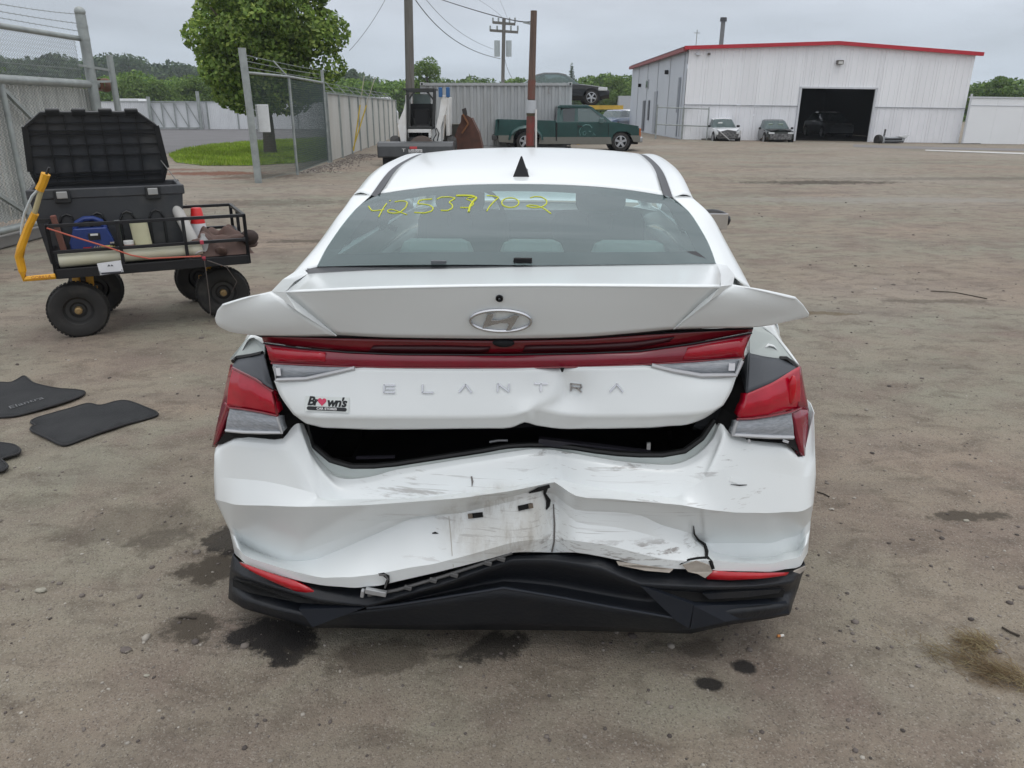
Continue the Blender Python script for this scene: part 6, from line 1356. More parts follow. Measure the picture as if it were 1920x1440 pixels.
for sg in (-1, 1):
    rows = side(sg); loft('quarter_panel', rows[:4] if sg < 0 else rows[:4], paint, car, 2, ccrease={2: .3, 4: .5}, thick=.003)
    tp_ = [r_[-1] for r_ in rows[:4]]; loft('trunk_gutter', [tp_, [p+Vector((-sg*.05, .0, -.035)) for p in tp_], [Vector((sg*.60, p.y, p.z-.05)) for p in tp_]], paint, car, 1, crease={1: 1}, thick=.003)
    # lower body with wheel openings: polygons in the side plane
    def arch(cy, r0=.37, n=14): return [(cy-math.cos(math.pi*k/n)*r0, .33+math.sin(math.pi*k/n)*r0) for k in range(n+1)]
    prof = [(.66, .30), (.66, .90), (3.0, .93), (4.2, .80), (4.55, .62), (4.62, .30)]
    lowl = [(4.62, .25)]+[(y, z) for y, z in arch(3.79)][::-1]+[(3.41, .22), (1.45, .22)]+[(y, z) for y, z in arch(1.07)][::-1]+[(.66, .30)]
    xb = lambda y: (.905 if y < 3.9 else .905-.30*((y-3.9)/.72)**2)
    top_ = [(.66, .84), (1.0, .84), (2.0, .83), (3.0, .82), (3.6, .81), (4.2, .76), (4.55, .62)]
    poly = [Vector((sg*xb(y), y, z)) for y, z in top_]+[Vector((sg*xb(y), y, z)) for y, z in lowl]
    MB().prism(poly, (-sg*.02, 0, 0)).build('lower_side', paint, car)
    up_ = [(.66, .84), (1.0, .84), (2.0, .83), (3.0, .82), (3.6, .81), (4.2, .76), (4.55, .62)]
    loft('door_side', [[Vector((sg*(xb(y)+.004), y, z)) for y, z in up_], [Vector((sg*(xb(y)-.012), y, z+.09)) for y, z in up_], [Vector((sg*(xb(y)-.045), y, z+.145)) for y, z in up_], [Vector((sg*(xb(y)-.08), y, z+.17 if y < 3.5 else z+.16)) for y, z in up_]], paint, car, 1, thick=.004)
    for y in (1.42, 2.5, 3.42): MB().box((sg*.917, y, .60), (.006, .008, .66)).build('door_gap', gapm, car)
    for y in (1.6, 2.68): MB().box((sg*.925, y, .86), (.03, .16, .025)).build('door_handle', paint, car, bevel=.008)
    for cy in (1.07, 3.79):
        M = Matrix.Rotation(R(90*sg), 3, 'Y'); c0 = Vector((sg*.80, cy, .325)); wr = .325
        w_ = MB().lathe([(.10, -.1), (wr*.72, -.1), (wr*.96, -.085), (wr, -.04), (wr, .04), (wr*.96, .085), (wr*.68, .095)], 32, M, c0).build('wheel', rubber, car, True)
        rm = MB().lathe([(0, .06), (.05, .075), (.07, .06)], 16, M, c0)
        for k in range(5): Mk = M @ Matrix.Rotation(R(72*k), 3, 'Z'); rm.box(c0+Mk @ Vector((.13, 0, .065)), (.19, .06, .025), Mk)
        rm.lathe([(wr*.62, .03), (wr*.70, .085), (wr*.67, .09)], 32, M, c0).build('rim', alloy, w_, True)
        MB().lathe([(.36, 0), (.36, .3)], 20, Matrix.Rotation(R(90*sg), 3, 'Y'), (sg*.58, cy, .33)).build('wheel_well', gapm, car)
    MB().box((sg*.45, 2.6, .24), (.80, 3.6, .05)).build('floor_pan', gapm, car)
# bonnet, nose
hs = [[Vector((x, y, z-.05*(abs(x)/.8)**3)) for x in (-.82, -.6, -.3, 0, .3, .6, .82)] for y, z in ((3.45, 1.02), (3.9, .95), (4.3, .86), (4.55, .74))]
loft('bonnet', hs, paint, car, 1, thick=.004)
MB().prism([(-.80, 4.50, .25), (-.78, 4.52, .66), (0, 4.66, .72), (.78, 4.52, .66), (.80, 4.50, .25), (0, 4.68, .22)], (0, -.05, 0)).build('front_bumper', paint, car)

# --- greenhouse ---------------------------------------------------------------
WL = [(594, 500, .66), (612, 465, .745), (640, 424, .855), (672, 387, 1.0), (693, 373, 1.07), (715, 363, 1.115)]
WR = [(1343, 496, .66), (1335, 472, .745), (1320, 440, .855), (1291, 396, 1.0), (1272, 380, 1.07), (1250, 367, 1.115)]
WC = [(965, 497, .66), (965, 452, .765), (966, 416, .90), (968, 384, 1.03), (970, 362, 1.12), (972, 345, 1.195)]
TQ = [(800, 351, 1.165), (1150, 350, 1.165)]
wrows = []
for (a, b, c) in zip(WL, WC, WR):
    a, b, c = V(*a), V(*b), V(*c); row = []
    for i in range(9):
        t = i/8; s_ = (t-.5)*2; e_ = a if s_ < 0 else c; u_ = abs(s_)
        p = b.lerp(e_, u_); q = 1-u_**2.4          # bulge: stays near the centre line then drops to the edge
        p.y = e_.y+(b.y-e_.y)*(1-u_**2.2); p.z = e_.z+(b.z-e_.z)*(1-u_**2.2); row.append(p)
    wrows.append(row)
rgl = glass_mat('rear_glass', (.68, .88, .86), .86, .015)
rear_glass = loft('rear_window', wrows, rgl, car, 2, thick=0); rear_glass['label'] = 'rear window with a yellow handwritten number'
bpy.context.view_layer.update()
dg = bpy.context.evaluated_depsgraph_get(); GB = BVHTree.FromObject(rear_glass, dg)
def onglass(px, py, lift=.0015):
    d = ray(px, py); dl = Vector((d.dot(_cr), d.dot(_cf), d.z)).normalized(); o = tolocal(CAMP)
    h, n, _, _ = GB.ray_cast(o, dl)
    if h is None: return None
    return h-dl*lift
# black ceramic border under the glass
def lerp2(a, b, t): return a.lerp(b, t)
fritm = mat('frit_black', (.015, .016, .02), .35)
nR = len(wrows); inner = []
ring_o = [wrows[0][i] for i in range(9)]+[wrows[r_][8] for r_ in range(1, nR)]+[wrows[-1][i] for i in range(7, -1, -1)]+[wrows[r_][0] for r_ in range(nR-2, 0, -1)]
cen = sum(ring_o, Vector())/len(ring_o)
def inn(i, p):
    r_ = p.copy(); dx = -.05 if p.x > .02 else .05
    side_ = abs(p.x-cen.x) > .43
    q = Vector((p.x-math.copysign(.055, p.x-cen.x)*(1 if side_ else abs(p.x-cen.x)/.43*.6), p.y, p.z))
    lo = i <= 8; hi = 8+nR-1 <= i <= 16+nR-1
    if lo: q.y += .075; q.z += .034
    if hi: q.y -= .055; q.z -= .018
    return q
dn = Vector((0, .002, -.004)); ro = [p+dn for p in ring_o]; ri = [inn(i, p)+dn for i, p in enumerate(ring_o)]; ro.append(ro[0]); ri.append(ri[0])
MB().grid([ro, ri]).build('glass_border', fritm, rear_glass)
# yellow wax-pencil number
wax = mat('yellow_wax', (.55, .58, .04), .7); 
def st(z): return [(660+x*.2083, 340+y*.2083) for x, y in z]
strokes = [[(150, 225), (165, 250), (182, 267), (235, 262), (290, 254)], [(312, 200), (285, 235), (255, 290), (240, 320)], [(338, 178), (346, 172)],
 [(385, 186), (430, 176), (480, 178), (500, 192), (485, 235), (430, 282), (370, 288), (320, 278), (318, 258), (360, 252), (430, 275), (495, 300)],
 [(722, 160), (650, 164), (600, 175), (590, 205), (640, 204), (700, 215), (735, 242), (715, 270), (650, 286), (562, 280)],
 [(765, 160), (800, 142), (870, 140), (932, 150), (900, 172), (870, 188), (905, 212), (905, 242), (860, 264), (800, 262)],
 [(938, 130), (1010, 128), (1090, 132), (1125, 150), (1085, 185), (1062, 220), (1050, 275)], [(1030, 160), (1075, 178), (1098, 205), (1050, 238), (975, 236)], [(1040, 150), (1100, 142)],
 [(1212, 128), (1270, 132), (1325, 142), (1280, 180), (1235, 230), (1213, 268)],
 [(1425+80*math.cos(a*.449+1.2), 192+44*math.sin(a*.449+1.2)) for a in range(15)],
 [(1605, 148), (1650, 136), (1710, 142), (1755, 172), (1752, 205), (1710, 232), (1630, 238), (1565, 222), (1600, 213), (1670, 220), (1730, 245), (1790, 290)]]
mb = MB()
for k, z in enumerate(strokes):
    zz = st(z); P = []
    for a, b in zip(zz, zz[1:]):
        n_ = max(2, int(math.hypot(b[0]-a[0], b[1]-a[1])/1.5))
        for j in range(n_): P.append((a[0]+(b[0]-a[0])*j/n_, a[1]+(b[1]-a[1])*j/n_))
    P.append(zz[-1])
    for _ in range(3): P = [P[0]]+[((P[i-1][0]+2*P[i][0]+P[i+1][0])/4, (P[i-1][1]+2*P[i][1]+P[i+1][1])/4) for i in range(1, len(P)-1)]+[P[-1]]
    Q = [onglass(*p) for p in P]; Q = [q for q in Q if q is not None]
    if len(Q) > 1: mb.tube(Q, .0026 if k != 6 else .0045, 5)
mb.build('wax_writing', wax, rear_glass, True)
# C pillars: glass edge -> silhouette -> belt
OL = [(577, 502, .64), (605, 450, .83), (634, 405, .98), (650, 384, 1.06), (664, 365, 1.14)]
OR = [(1352, 497, .64), (1368, 478, .80), (1347, 432, .98), (1328, 398, 1.06), (1307, 364, 1.14)]
EL = [WL[0], WL[1], WL[2], WL[3], WL[5]]; ER = [WR[0], WR[1], WR[2], WR[3], WR[5]]
for sg, O_, E_ in ((-1, OL, EL), (1, OR, ER)):
    e_ = [V(*p) for p in E_]; o_ = [V(*p) for p in O_]; e_[-1] = Vector((sg*.575, 1.10, 1.306)); o_[-1] = Vector((sg*.655, 1.14, 1.300)); o_[0] = Vector((sg*.745, .64, 1.085))
    belt_ = [Vector((sg*.80, .66, 1.035)), Vector((sg*.82, .90, 1.035)), Vector((sg*.83, 1.12, 1.02)), Vector((sg*.84, 1.3, 1.005)), Vector((sg*.84, 1.45, 1.0))]
    m_ = [a.lerp(b, .5)+Vector((0, 0, .004)) for a, b in zip(e_, o_)]
    loft('rear_pillar', [e_, m_, o_, [a.lerp(b, .5)+Vector((sg*.012, 0, 0)) for a, b in zip(o_, belt_)], belt_], paint, car, 2, crease={0: 1, 2: .25}, thick=.003)
    # roof rail and front pillar
    strip_o = [Vector((sg*x, y, z)) for x, y, z in ((.575, 1.10, 1.306), (.590, 1.5, 1.360), (.600, 2.0, 1.384), (.60, 2.4, 1.388), (.59, 2.8, 1.362), (.575, 3.05, 1.32))]
    rail = [Vector((sg*x, y, z)) for x, y, z in ((.655, 1.14, 1.300), (.667, 1.5, 1.350), (.688, 2.0, 1.366), (.692, 2.4, 1.368), (.678, 2.8, 1.338), (.66, 3.05, 1.295))]
    mid_ = [a.lerp(b, .5)+Vector((sg*.004, 0, .012)) for a, b in zip(strip_o, rail)]
    railb = [p+Vector((sg*.022, 0, -.045)) for p in rail]; loft('roof_rail', [strip_o, mid_, rail, railb], paint, car, 2, thick=.003)
    loft('front_pillar', [[Vector((sg*.575, 3.05, 1.31)), Vector((sg*.66, 3.35, 1.12)), Vector((sg*.74, 3.62, .99))], [Vector((sg*.65, 3.05, 1.24)), Vector((sg*.73, 3.30, 1.10)), Vector((sg*.80, 3.55, .99))]], paint, car, 1, thick=.03)
    strip_i = [p+Vector((-sg*.034, 0, .006)) for p in strip_o]; strip_m = [a.lerp(b, .5)+Vector((0, 0, -.007)) for a, b in zip(strip_o, strip_i)]
    loft('roof_ditch_strip', [strip_o, strip_m, strip_i], mat('grey_black_trim', (.05, .053, .06), .5), car, 1)
    gl_t = railb; gl_b = [Vector((sg*.84, y, z)) for y, z in ((1.45, .99), (1.7, .99), (2.1, .985), (2.5, .98), (3.0, .97), (3.5, .96))]
    loft('side_window', [gl_t, gl_b], glass_mat('side_glass', (.85, .95, .92), .9), car, 0)
    for k in (2.42, ): MB().prism([Vector((sg*.672, k-.05, 1.30)), Vector((sg*.672, k+.05, 1.30)), Vector((sg*.845, k+.04, .98)), Vector((sg*.845, k-.06, .98))], (-sg*.02, 0, 0)).build('door_pillar', cblack, car)
# roof skin
RS = [(1.195, 1.343), (1.5, 1.388), (2.0, 1.416), (2.4, 1.421), (2.8, 1.398), (3.08, 1.355)]
rrows = []
for k, (y, z) in enumerate(RS):
    xe, ze = [(.541, 1.312), (.556, 1.366), (.566, 1.390), (.566, 1.394), (.556, 1.368), (.541, 1.326)][k]
    row = []
    for i in range(11):
        s_ = (i/10-.5)*2; ye = y-(.080 if k == 0 else 0)*abs(s_)**2.6; row.append(Vector((s_*xe, ye, z+(ze-z)*abs(s_)**2.4)))
    rrows.append(row)
loft('roof', rrows, paint, car, 2, crease={0: 1}, thick=.004)
ws_t = rrows[-1]; ws_b = [Vector((s_*.74, 3.62+.12*(1-abs(s_)**2), 1.0)) for s_ in [(i/10-.5)*2 for i in range(11)]]
loft('windscreen', [ws_t, ws_b], glass_mat('side_glass', (.8, .9, .87), .8), car, 0)
MB().grid([[p+Vector((0, -.02, -.02)) for p in rrows[k]] for k in range(0, 6)]).build('headliner', mat('headliner_grey', (.55, .56, .54), .95), car, True)
# fin antenna
fa = V(977, 342, 1.24); fb = fa.z
fy = 1.30; fx_ = V(977, 330, 1.3).x; fz = 1.352
an_ = MB(); 
fin = [(-.036, 0, 0), (.036, 0, 0), (.032, .155, .018), (-.032, .155, .018)]
an_.add([(fx_+x, fy+y, fz+z) for x, y, z in fin]+[(fx_+.003, fy+.030, fz+.088), (fx_-.003, fy+.030, fz+.088), (fx_, fy+.10, fz+.05)], [(0, 1, 4, 5), (1, 2, 6, 4), (2, 3, 6), (3, 0, 5, 6), (4, 6, 5), (0, 3, 2, 1)])
an_.build('fin_antenna', mat('gloss_black', (.006, .006, .008), .3, coat=.15, spec=.3), car, bevel=.003)
# mirrors
for sg in (-1, 1):
    c0 = V(1333, 413, 2.72) if sg > 0 else Vector((-1.0, 2.80, .99)); mm_ = MB().sph((0, 0, 0), (.10, .05, .065), 14, 10).build('door_mirror', MATS['gloss_black'], car, True); mm_.location = c0; mm_.scale = (1.15, 1.1, 1)
    MB().box((0, -.05, .0), (.15, .004, .09)).build('mirror_glass', chrome, mm_, bevel=.01); MB().bar((-sg*.05, 0, -.03), (-sg*.14, .03, -.07), .03).build('mirror_arm', MATS['gloss_black'], mm_)
# cabin
cloth = mat('grey_seat_cloth', (.36, .38, .37), .95, var=.1); cloth2 = mat('dark_seat_cloth', (.07, .075, .08), .95)
MB().box((.0, .80, 1.0), (1.28, .26, .02)).build('parcel_shelf', mat('shelf_felt', (.05, .052, .055), .95), car)
MB().box((.0, 1.06, .84), (1.22, .14, .46), Matrix.Rotation(R(-18), 3, 'X')).build('rear_seat', cloth, car, bevel=.05)
for x, w_ in ((-.31, .26), (.05, .22), (.41, .26)):
    MB().box((x, .985, 1.085), (w_+.02, .09, .15), Matrix.Rotation(R(-12), 3, 'X')).build('rear_headrest', mat('headrest_cloth', (.40, .43, .42), .95), car, bevel=.05)
for x in (-.37, .37):
    fs = MB().box((x, 2.30, .78), (.50, .14, .66), Matrix.Rotation(R(-16), 3, 'X')).build('front_seat', cloth2, car, bevel=.06); MB().box((x, 2.24, 1.19), (.26, .11, .19)).build('headrest', cloth2, fs, bevel=.05)
    MB().tube([(x-.06, 2.24, 1.12), (x-.06, 2.26, 1.02)], .008, 6).tube([(x+.06, 2.24, 1.12), (x+.06, 2.26, 1.02)], .008, 6).build('headrest_post', chrome, fs)
MB().box((0, 3.25, .90), (1.4, .45, .14)).build('dashboard', cdark, car, bevel=.05); MB().box((0, 2.2, .35), (1.5, 3.0, .05)).build('cabin_floor', cdark, car)
MB().box((0, 1.12, .45), (1.5, .03, .8)).build('bulkhead', cdark, car)
MB().lathe([(.175, 0), (.19, .012), (.175, .024), (.165, .012), (.175, 0)], 28, Matrix.Rotation(R(65), 3, 'X'), (-.37, 2.98, .98)).build('steering_wheel', cdark, car, True)
# brake light + cowl below glass
q = onglass(980, 492, .004); MB().box(q+Vector((0, .01, .004)), (.062, .02, .018)).build('glass_bracket', gpaint, rear_glass, bevel=.003); q = onglass(822, 494, .004); MB().box(q+Vector((0, .01, .002)), (.05, .02, .012)).build('glass_bracket', mat('dull_grey_clip', (.12, .13, .14), .5), rear_glass)
cw0 = [V(x, y, .665) for x, y in ((576, 502), (594, 500), (780, 499), (965, 497.5), (1150, 496), (1343, 494))]; cw1 = [V(x, y, .60) for x, y in ((576, 512), (594, 512), (780, 507), (965, 503), (1150, 499), (1343, 497))]
loft('window_cowl', [cw0, cw1], mat('gloss_black', (.01,)*3), car, 0)

# --- trunk lid ------------------------------------------------------------------
lid_ = loft('trunk_lid', [[V(*p) for p in r_] for r_ in (
  [(578, 513, .60), (690, 507, .60), (830, 504, .60), (960, 501, .60), (1090, 499, .60), (1220, 497, .60), (1345, 495, .60)],
  [(560, 528, .30), (680, 523, .30), (825, 518, .30), (960, 516, .30), (1095, 515, .30), (1225, 515, .30), (1352, 515, .30)],
  [(536, 547, .03), (668, 541, .0), (820, 537, -.012), (960, 535, -.015), (1100, 535, -.012), (1230, 536, 0), (1349, 537, .02)])], paint, car, 2, crease={2: 1, 0: 1}, ccrease={0: 1, 6: 1}, thick=.004)
lid_['label'] = 'popped trunk lid with flared spoiler and dented lower panel'
# spoiler rear face with both wings
sf = [[(534, 548, .03), (668, 541.5, .0), (820, 537.5, -.012), (960, 535.5, -.015), (1100, 535.5, -.012), (1230, 536.5, 0), (1351, 537.5, .02)],
      [(572, 580, .048), (690, 578, .028), (825, 576, .014), (960, 575, .010), (1100, 574, .014), (1225, 572, .028), (1312, 570, .045)],
      [(632, 628, .085), (715, 632, .07), (830, 634, .062), (960, 634.5, .06), (1100, 631, .062), (1200, 623, .07), (1262, 617, .08)]]
spo = loft('spoiler_face', [[V(*p) for p in r_] for r_ in sf], paint, lid_, 2, crease={0: 1, 2: 1}, ccrease={0: 1, 6: 1}, thick=.004)
# bright chamfers
loft('lid_chamfer', [[V(*p) for p in ((578, 513, .60), (552, 528, .30), (534, 548, .03), (572, 580, .048), (632, 629, .086))], [V(*p) for p in ((566, 501, .60), (530, 524, .32), (509, 546, .045), (556, 582, .024), (631, 630, .084))]], paint, lid_, 0, thick=.003, smooth=False)
loft('lid_chamfer', [[V(*p) for p in ((1345, 495, .60), (1352, 515, .30), (1351, 537, .02), (1312, 570, .045), (1262, 617, .08))], [V(*p) for p in ((1362, 497, .60), (1378, 516, .32), (1374, 534, .04), (1330, 565, .022), (1263, 617, .079))]], paint, lid_, 0, thick=.003, smooth=False)
# wings
wl = loft('spoiler_wing', [[V(*p) for p in ((509, 546, .045), (460, 558, .030), (416, 572, .030), (407, 583, .04), (403, 597, .05))], [V(*p) for p in ((530, 562, .034), (470, 584, .036), (428, 596, .044), (412, 604, .05), (405, 605, .055))], [V(*p) for p in ((575, 596, .045), (510, 612, .055), (455, 618, .062), (425, 616, .062), (412, 613, .062))], [V(*p) for p in ((630, 630, .085), (555, 630.5, .085), (480, 629, .080), (446, 625, .074), (430, 622, .07))]], paint, lid_, 2, crease={0: .9, 3: .9}, ccrease={2: .9, 3: .5}, thick=.006)
wr_ = loft('spoiler_wing', [[V(*p) for p in ((1374, 533, .04), (1430, 544, .028), (1492, 559, .028), (1506, 573, .04), (1517, 590, .052))], [V(*p) for p in ((1352, 547, .032), (1420, 565, .034), (1478, 578, .042), (1496, 586, .05), (1515, 594, .057))], [V(*p) for p in ((1310, 578, .045), (1390, 590, .055), (1450, 596, .062), (1480, 600, .062), (1500, 598, .064))], [V(*p) for p in ((1263, 617, .08), (1340, 615, .085), (1410, 614, .08), (1445, 610, .076), (1475, 603, .07))]], paint, lid_, 2, crease={0: .9, 3: .9}, ccrease={2: .9, 3: .5}, thick=.006)
for A_, nm in (([(509, 546, .045), (460, 558, .030), (416, 572, .030)], 'l'), ([(1374, 533, .04), (1430, 544, .028), (1492, 559, .028)], 'r')):
    top = [V(*p) for p in A_]; fwd = [p+Vector((0, .16, -.045)) for p in top]; loft('wing_top', [top, fwd], paint, lid_, 1, thick=.004)
# underside and recess
loft('lamp_recess', [[V(*p) for p in ((480, 629, .085), (632, 630, .09), (830, 635, .066), (960, 635, .064), (1100, 632, .066), (1262, 618, .086), (1412, 614, .085))], [V(*p) for p in ((492, 634, .14), (640, 634, .15), (830, 638, .15), (960, 638, .15), (1100, 636, .15), (1262, 624, .15), (1408, 618, .14))]], cblack, lid_, 0)
# light bar
top_bar = [(490, 630, .120), (560, 632, .115), (660, 634, .110), (780, 636, .106), (900, 638, .104), (960, 638, .104), (1100, 635, .105), (1200, 628, .108), (1300, 622, .112), (1412, 617, .120)]
mid_bar = [(494, 643, .112), (560, 652, .106), (650, 660, .100), (740, 664, .096), (900, 665, .094), (960, 665, .094), (1100, 662, .095), (1200, 658, .098), (1300, 644, .104), (1410, 624, .115)]
low_bar = [(508, 681, .100), (560, 684, .096), (660, 688, .092), (780, 690, .089), (900, 690, .087), (960, 690, .087), (1100, 688, .088), (1200, 684, .090), (1300, 678, .095), (1396, 671, .104)]
lbar = loft('light_bar', [resample([V(*p) for p in mid_bar], 24), resample([V(p[0], p[1]-12, p[2]-.004) for p in low_bar], 24), resample([V(*p) for p in low_bar], 24)], rmid, lid_, 1, crease={0: 1, 2: 1}, thick=.015); lbar['label'] = 'full-width red light bar across the lid'
strip_loft('upper_lens', top_bar, [(a, b-1.5, c+.016) for a, b, c in mid_bar], 24, rdeep, 1, .01, lid_)
strip_loft('dark_slot', [(700, 648, .108), (830, 648, .104), (900, 650, .104), (920, 650, .104)], [(690, 660, .108), (800, 662, .105), (900, 662, .104), (915, 660, .104)], 12, mat('dark_red_slot', (.055, .006, .010), .35), 0, .004, lid_)
strip_loft('dark_slot', [(985, 648, .103), (1100, 646, .104), (1190, 641, .106), (1265, 632, .108)], [(980, 660, .103), (1100, 658, .104), (1190, 654, .106), (1255, 641, .108)], 12, MATS['dark_red_slot'], 0, .004, lid_)
MB().tube([V(a, b+.5, c-.002) for a, b, c in mid_bar], .0024, 6).build('lens_seam', mat('gloss_black', (.01,)*3), lid_, True)
MB().tube([V(a, b, c-.002) for a, b, c in low_bar], .0028, 6).build('lens_edge', rdeep, lid_, True)
MB().tube([V(a, b-1, c-.004) for a, b, c in top_bar], .0025, 6).build('upper_seam', MATS['gloss_black'], lid_, True)
strip_loft('bright_lens', [(499, 650, .099), (560, 657, .094), (610, 661, .091)], [(506, 676, .094), (560, 679, .090), (610, 678, .088)], 8, rbright, 0, .003, lid_)
strip_loft('bright_lens', [(1290, 652, .092), (1340, 643, .096), (1402, 632, .103)], [(1280, 674, .088), (1340, 672, .092), (1392, 668, .098)], 8, rbright, 0, .003, lid_)
MB().sph(V(944, 643, .102), (.030, .006, .012), 14, 8).build('release_switch', cblack, lid_, True)
# reverse lamps
rl = strip_loft('reverse_lamp', [(511, 683, .094), (560, 686, .092), (610, 688, .090), (668, 689, .087)], [(516, 713, .088), (565, 712, .085), (600, 706, .085), (664, 691, .086)], 8, clear, 0, .012, lid_)
MB().tube([V(*p) for p in ((514, 687, .090), (518, 712, .084), (575, 710, .081), (620, 700, .081), (665, 690, .083))], .006, 6).build('lamp_rim', clearb, rl, True)
rl = strip_loft('reverse_lamp', [(1218, 684, .086), (1280, 681, .090), (1330, 677, .094), (1392, 672, .098)], [(1222, 685, .085), (1262, 696, .083), (1315, 706, .086), (1380, 705, .090)], 8, clear, 0, .012, lid_)
MB().tube([V(*p) for p in ((1222, 685, .082), (1262, 695, .080), (1315, 704, .082), (1380, 703, .086), (1391, 676, .092))], .0065, 6).build('lamp_rim', clearb, rl, True)
MB().box(V(522, 697, .084), (.012, .004, .022)).box(V(1372, 688, .088), (.016, .004, .02)).build('lamp_reflector', mat('bright_reflector', (.85, .86, .9), .15), lid_)
# lower panel
LR = [
 {0:(514,714,.092),1:(545,713.5,.088),2:(575,712,.084),3:(602,706,.084),4:(640,697,.084),5:(668,690,.085),7:(760,691,.082),9:(860,691.5,.080),11:(960,691,.080),12:(1000,690,.082),13:(1040,690,.098),14:(1056,689,.092),15:(1100,688,.080),17:(1180,686,.082),18:(1218,686,.082),19:(1262,697,.082),20:(1318,707,.086),21:(1350,706.5,.090),22:(1381,705,.094)},
 {0:(527,745,.080),2:(580,744,.068),5:(675,742,.058),7:(760,742,.056),9:(860,742,.055),10:(910,742,.055),11:(955,741,.055),12:(995,741,.058),13:(1035,742,.062),14:(1062,740,.085),15:(1100,740,.066),16:(1140,741,.056),18:(1220,740,.056),20:(1312,738,.062),21:(1345,737,.070),22:(1370,736,.080)},
 {0:(550,777,.070),2:(590,782,.048),5:(680,783,.040),7:(760,783.5,.038),9:(860,784,.038),10:(910,783,.038),11:(960,780,.036),12:(985,772,.030),13:(1008,768,.050),14:(1050,775,.055),15:(1100,780,.044),16:(1140,781,.040),18:(1220,780,.038),20:(1305,776,.046),21:(1335,770,.056),22:(1356,760,.070)},
 {0:(572,793,.078),2:(605,801,.068),5:(690,804.5,.064),7:(765,804.5,.062),9:(862,803,.062),10:(915,802.5,.062),11:(958,801,.06),12:(984,791,.055),13:(1006,797,.072),14:(1050,803,.072),15:(1100,803,.066),16:(1140,803,.062),18:(1220,801,.060),20:(1290,795,.066),21:(1320,784,.074),22:(1340,772,.082)},
 {0:(576,795,.10),2:(606,802,.10),5:(690,805.5,.10),7:(765,805.5,.10),9:(862,804,.10),10:(915,803.5,.10),11:(958,802,.10),12:(984,792,.09),13:(1006,798,.10),14:(1050,804,.10),15:(1100,804,.10),16:(1140,804,.10),18:(1220,802,.10),20:(1290,796,.10),21:(1320,785,.10),22:(1339,773,.10)}]
lp = loft('lower_panel', [[V(*lerpkeys(rr, i)) for i in range(23)] for rr in LR], paint, lid_, 2, crease={0: 1, 2: .85, 3: .95}, ccrease={0: 1, 22: 1, 12: .4, 13: .5}, thick=.004)
lp['label'] = 'white lower panel of the trunk lid, creased right of centre'
MB().prism([V(*p) for p in ((1050, 690, .076), (1058, 690, .076), (1056, 697, .075), (1053, 698, .075))], (0, .004, 0)).build('paint_crack', gapm, lid_)
loft('lid_inner', [[V(576, 796, .1), V(960, 803, .1), V(1340, 774, .1)], [V(576, 796, .1)+Vector((0, .05, .02)), V(960, 803, .1)+Vector((0, .05, .03)), V(1340, 774, .1)+Vector((0, .05, .02))], [Vector((-.6, .6, 1.05)), Vector((0, .6, 1.07)), Vector((.6, .6, 1.05))]], cdark, lid_, 0)
for a, b in (((497, 660, .14), (556, 782, .13)), ((1402, 655, .14), (1350, 770, .13))): pass
# lettering, camera, emblem, sticker
bpy.context.view_layer.update(); dg = bpy.context.evaluated_depsgraph_get(); LPB = BVHTree.FromObject(lp, dg); SFB = BVHTree.FromObject(spo, dg); BMB = BVHTree.FromObject(bumper, dg)
def hit(B, px, py, lift=0.0):
    d = ray(px, py); dl = Vector((d.dot(_cr), d.dot(_cf), d.z)).normalized(); h, n, _, _ = B.ray_cast(tolocal(CAMP), dl)
    if h is None: return None, None
    if n.dot(dl) > 0: n = -n
    return h+n*lift, n
def surf_frame(B, px, py, lift, ax=None):
    h, n = hit(B, px, py, lift); r_ = Vector(ax or (1, 0, 0)); r_ = (r_-n*r_.dot(n)).normalized(); u = n.cross(r_); M = Matrix((r_, u, n)).transposed().to_4x4(); M.translation = h; return M
lchr = mat('badge_chrome', (.62, .63, .65), .22, metal=.9, var=.1)
LET = {'E': [[(.45, .5), (-.5, .5), (-.5, -.5), (.45, -.5)], [(-.3, 0), (.4, 0)]], 'L': [[(-.5, .5), (-.5, -.5), (.45, -.5)]], 'A': [[(-.55, -.5), (0, .5), (.55, -.5)]],
       'N': [[(-.5, -.5), (-.5, .5), (.5, -.5), (.5, .5)]], 'T': [[(-.55, .5), (.55, .5)], [(0, .5), (0, -.5)]], 'R': [[(-.5, -.5), (-.5, .5), (.45, .5), (.5, .15), (.4, -.02), (-.4, -.02)], [(.05, -.02), (.5, -.5)]]}
for ch, px, py in (('E', 731, 729), ('L', 803, 729), ('A', 873, 728), ('N', 944, 727), ('T', 1014, 726.5), ('R', 1081, 726.5), ('A', 1156, 727)):
    M = surf_frame(LPB, px, py, .003); mb = MB(); w_, h_ = .030, .0195
    for s_ in LET[ch]:
        for a, b in zip(s_, s_[1:]): 
            A_, B2 = M @ Vector((a[0]*w_, a[1]*h_, 0)), M @ Vector((b[0]*w_, b[1]*h_, 0)); n_ = (M.to_3x3() @ Vector((0, 0, 1))); d_ = (B2-A_).normalized()*.0016; mb.bar(A_-d_, B2+d_, .0042, .004, up=n_)
    mb.build('letter', lchr, lid_)
M = surf_frame(SFB, 939, 599, .004); em_ = MB(); ringr = []
a_, b_e = .079, .0365
def ell(t, k=1): return Vector((math.cos(t)*a_*k, math.sin(t)*b_e*k, 0))
rows_ = []
for i in range(49):
    t = 2*math.pi*i/48; o = ell(t); n_ = Vector((math.cos(t)*b_e, math.sin(t)*a_, 0)).normalized(); rows_.append([M @ (o+n_*(.0045*math.cos(q))+Vector((0, 0, .0045*math.sin(q)+.002))) for q in [k*math.pi/3 for k in range(7)]])
em_.grid(rows_).build('emblem_ring', lchr, lid_, True)
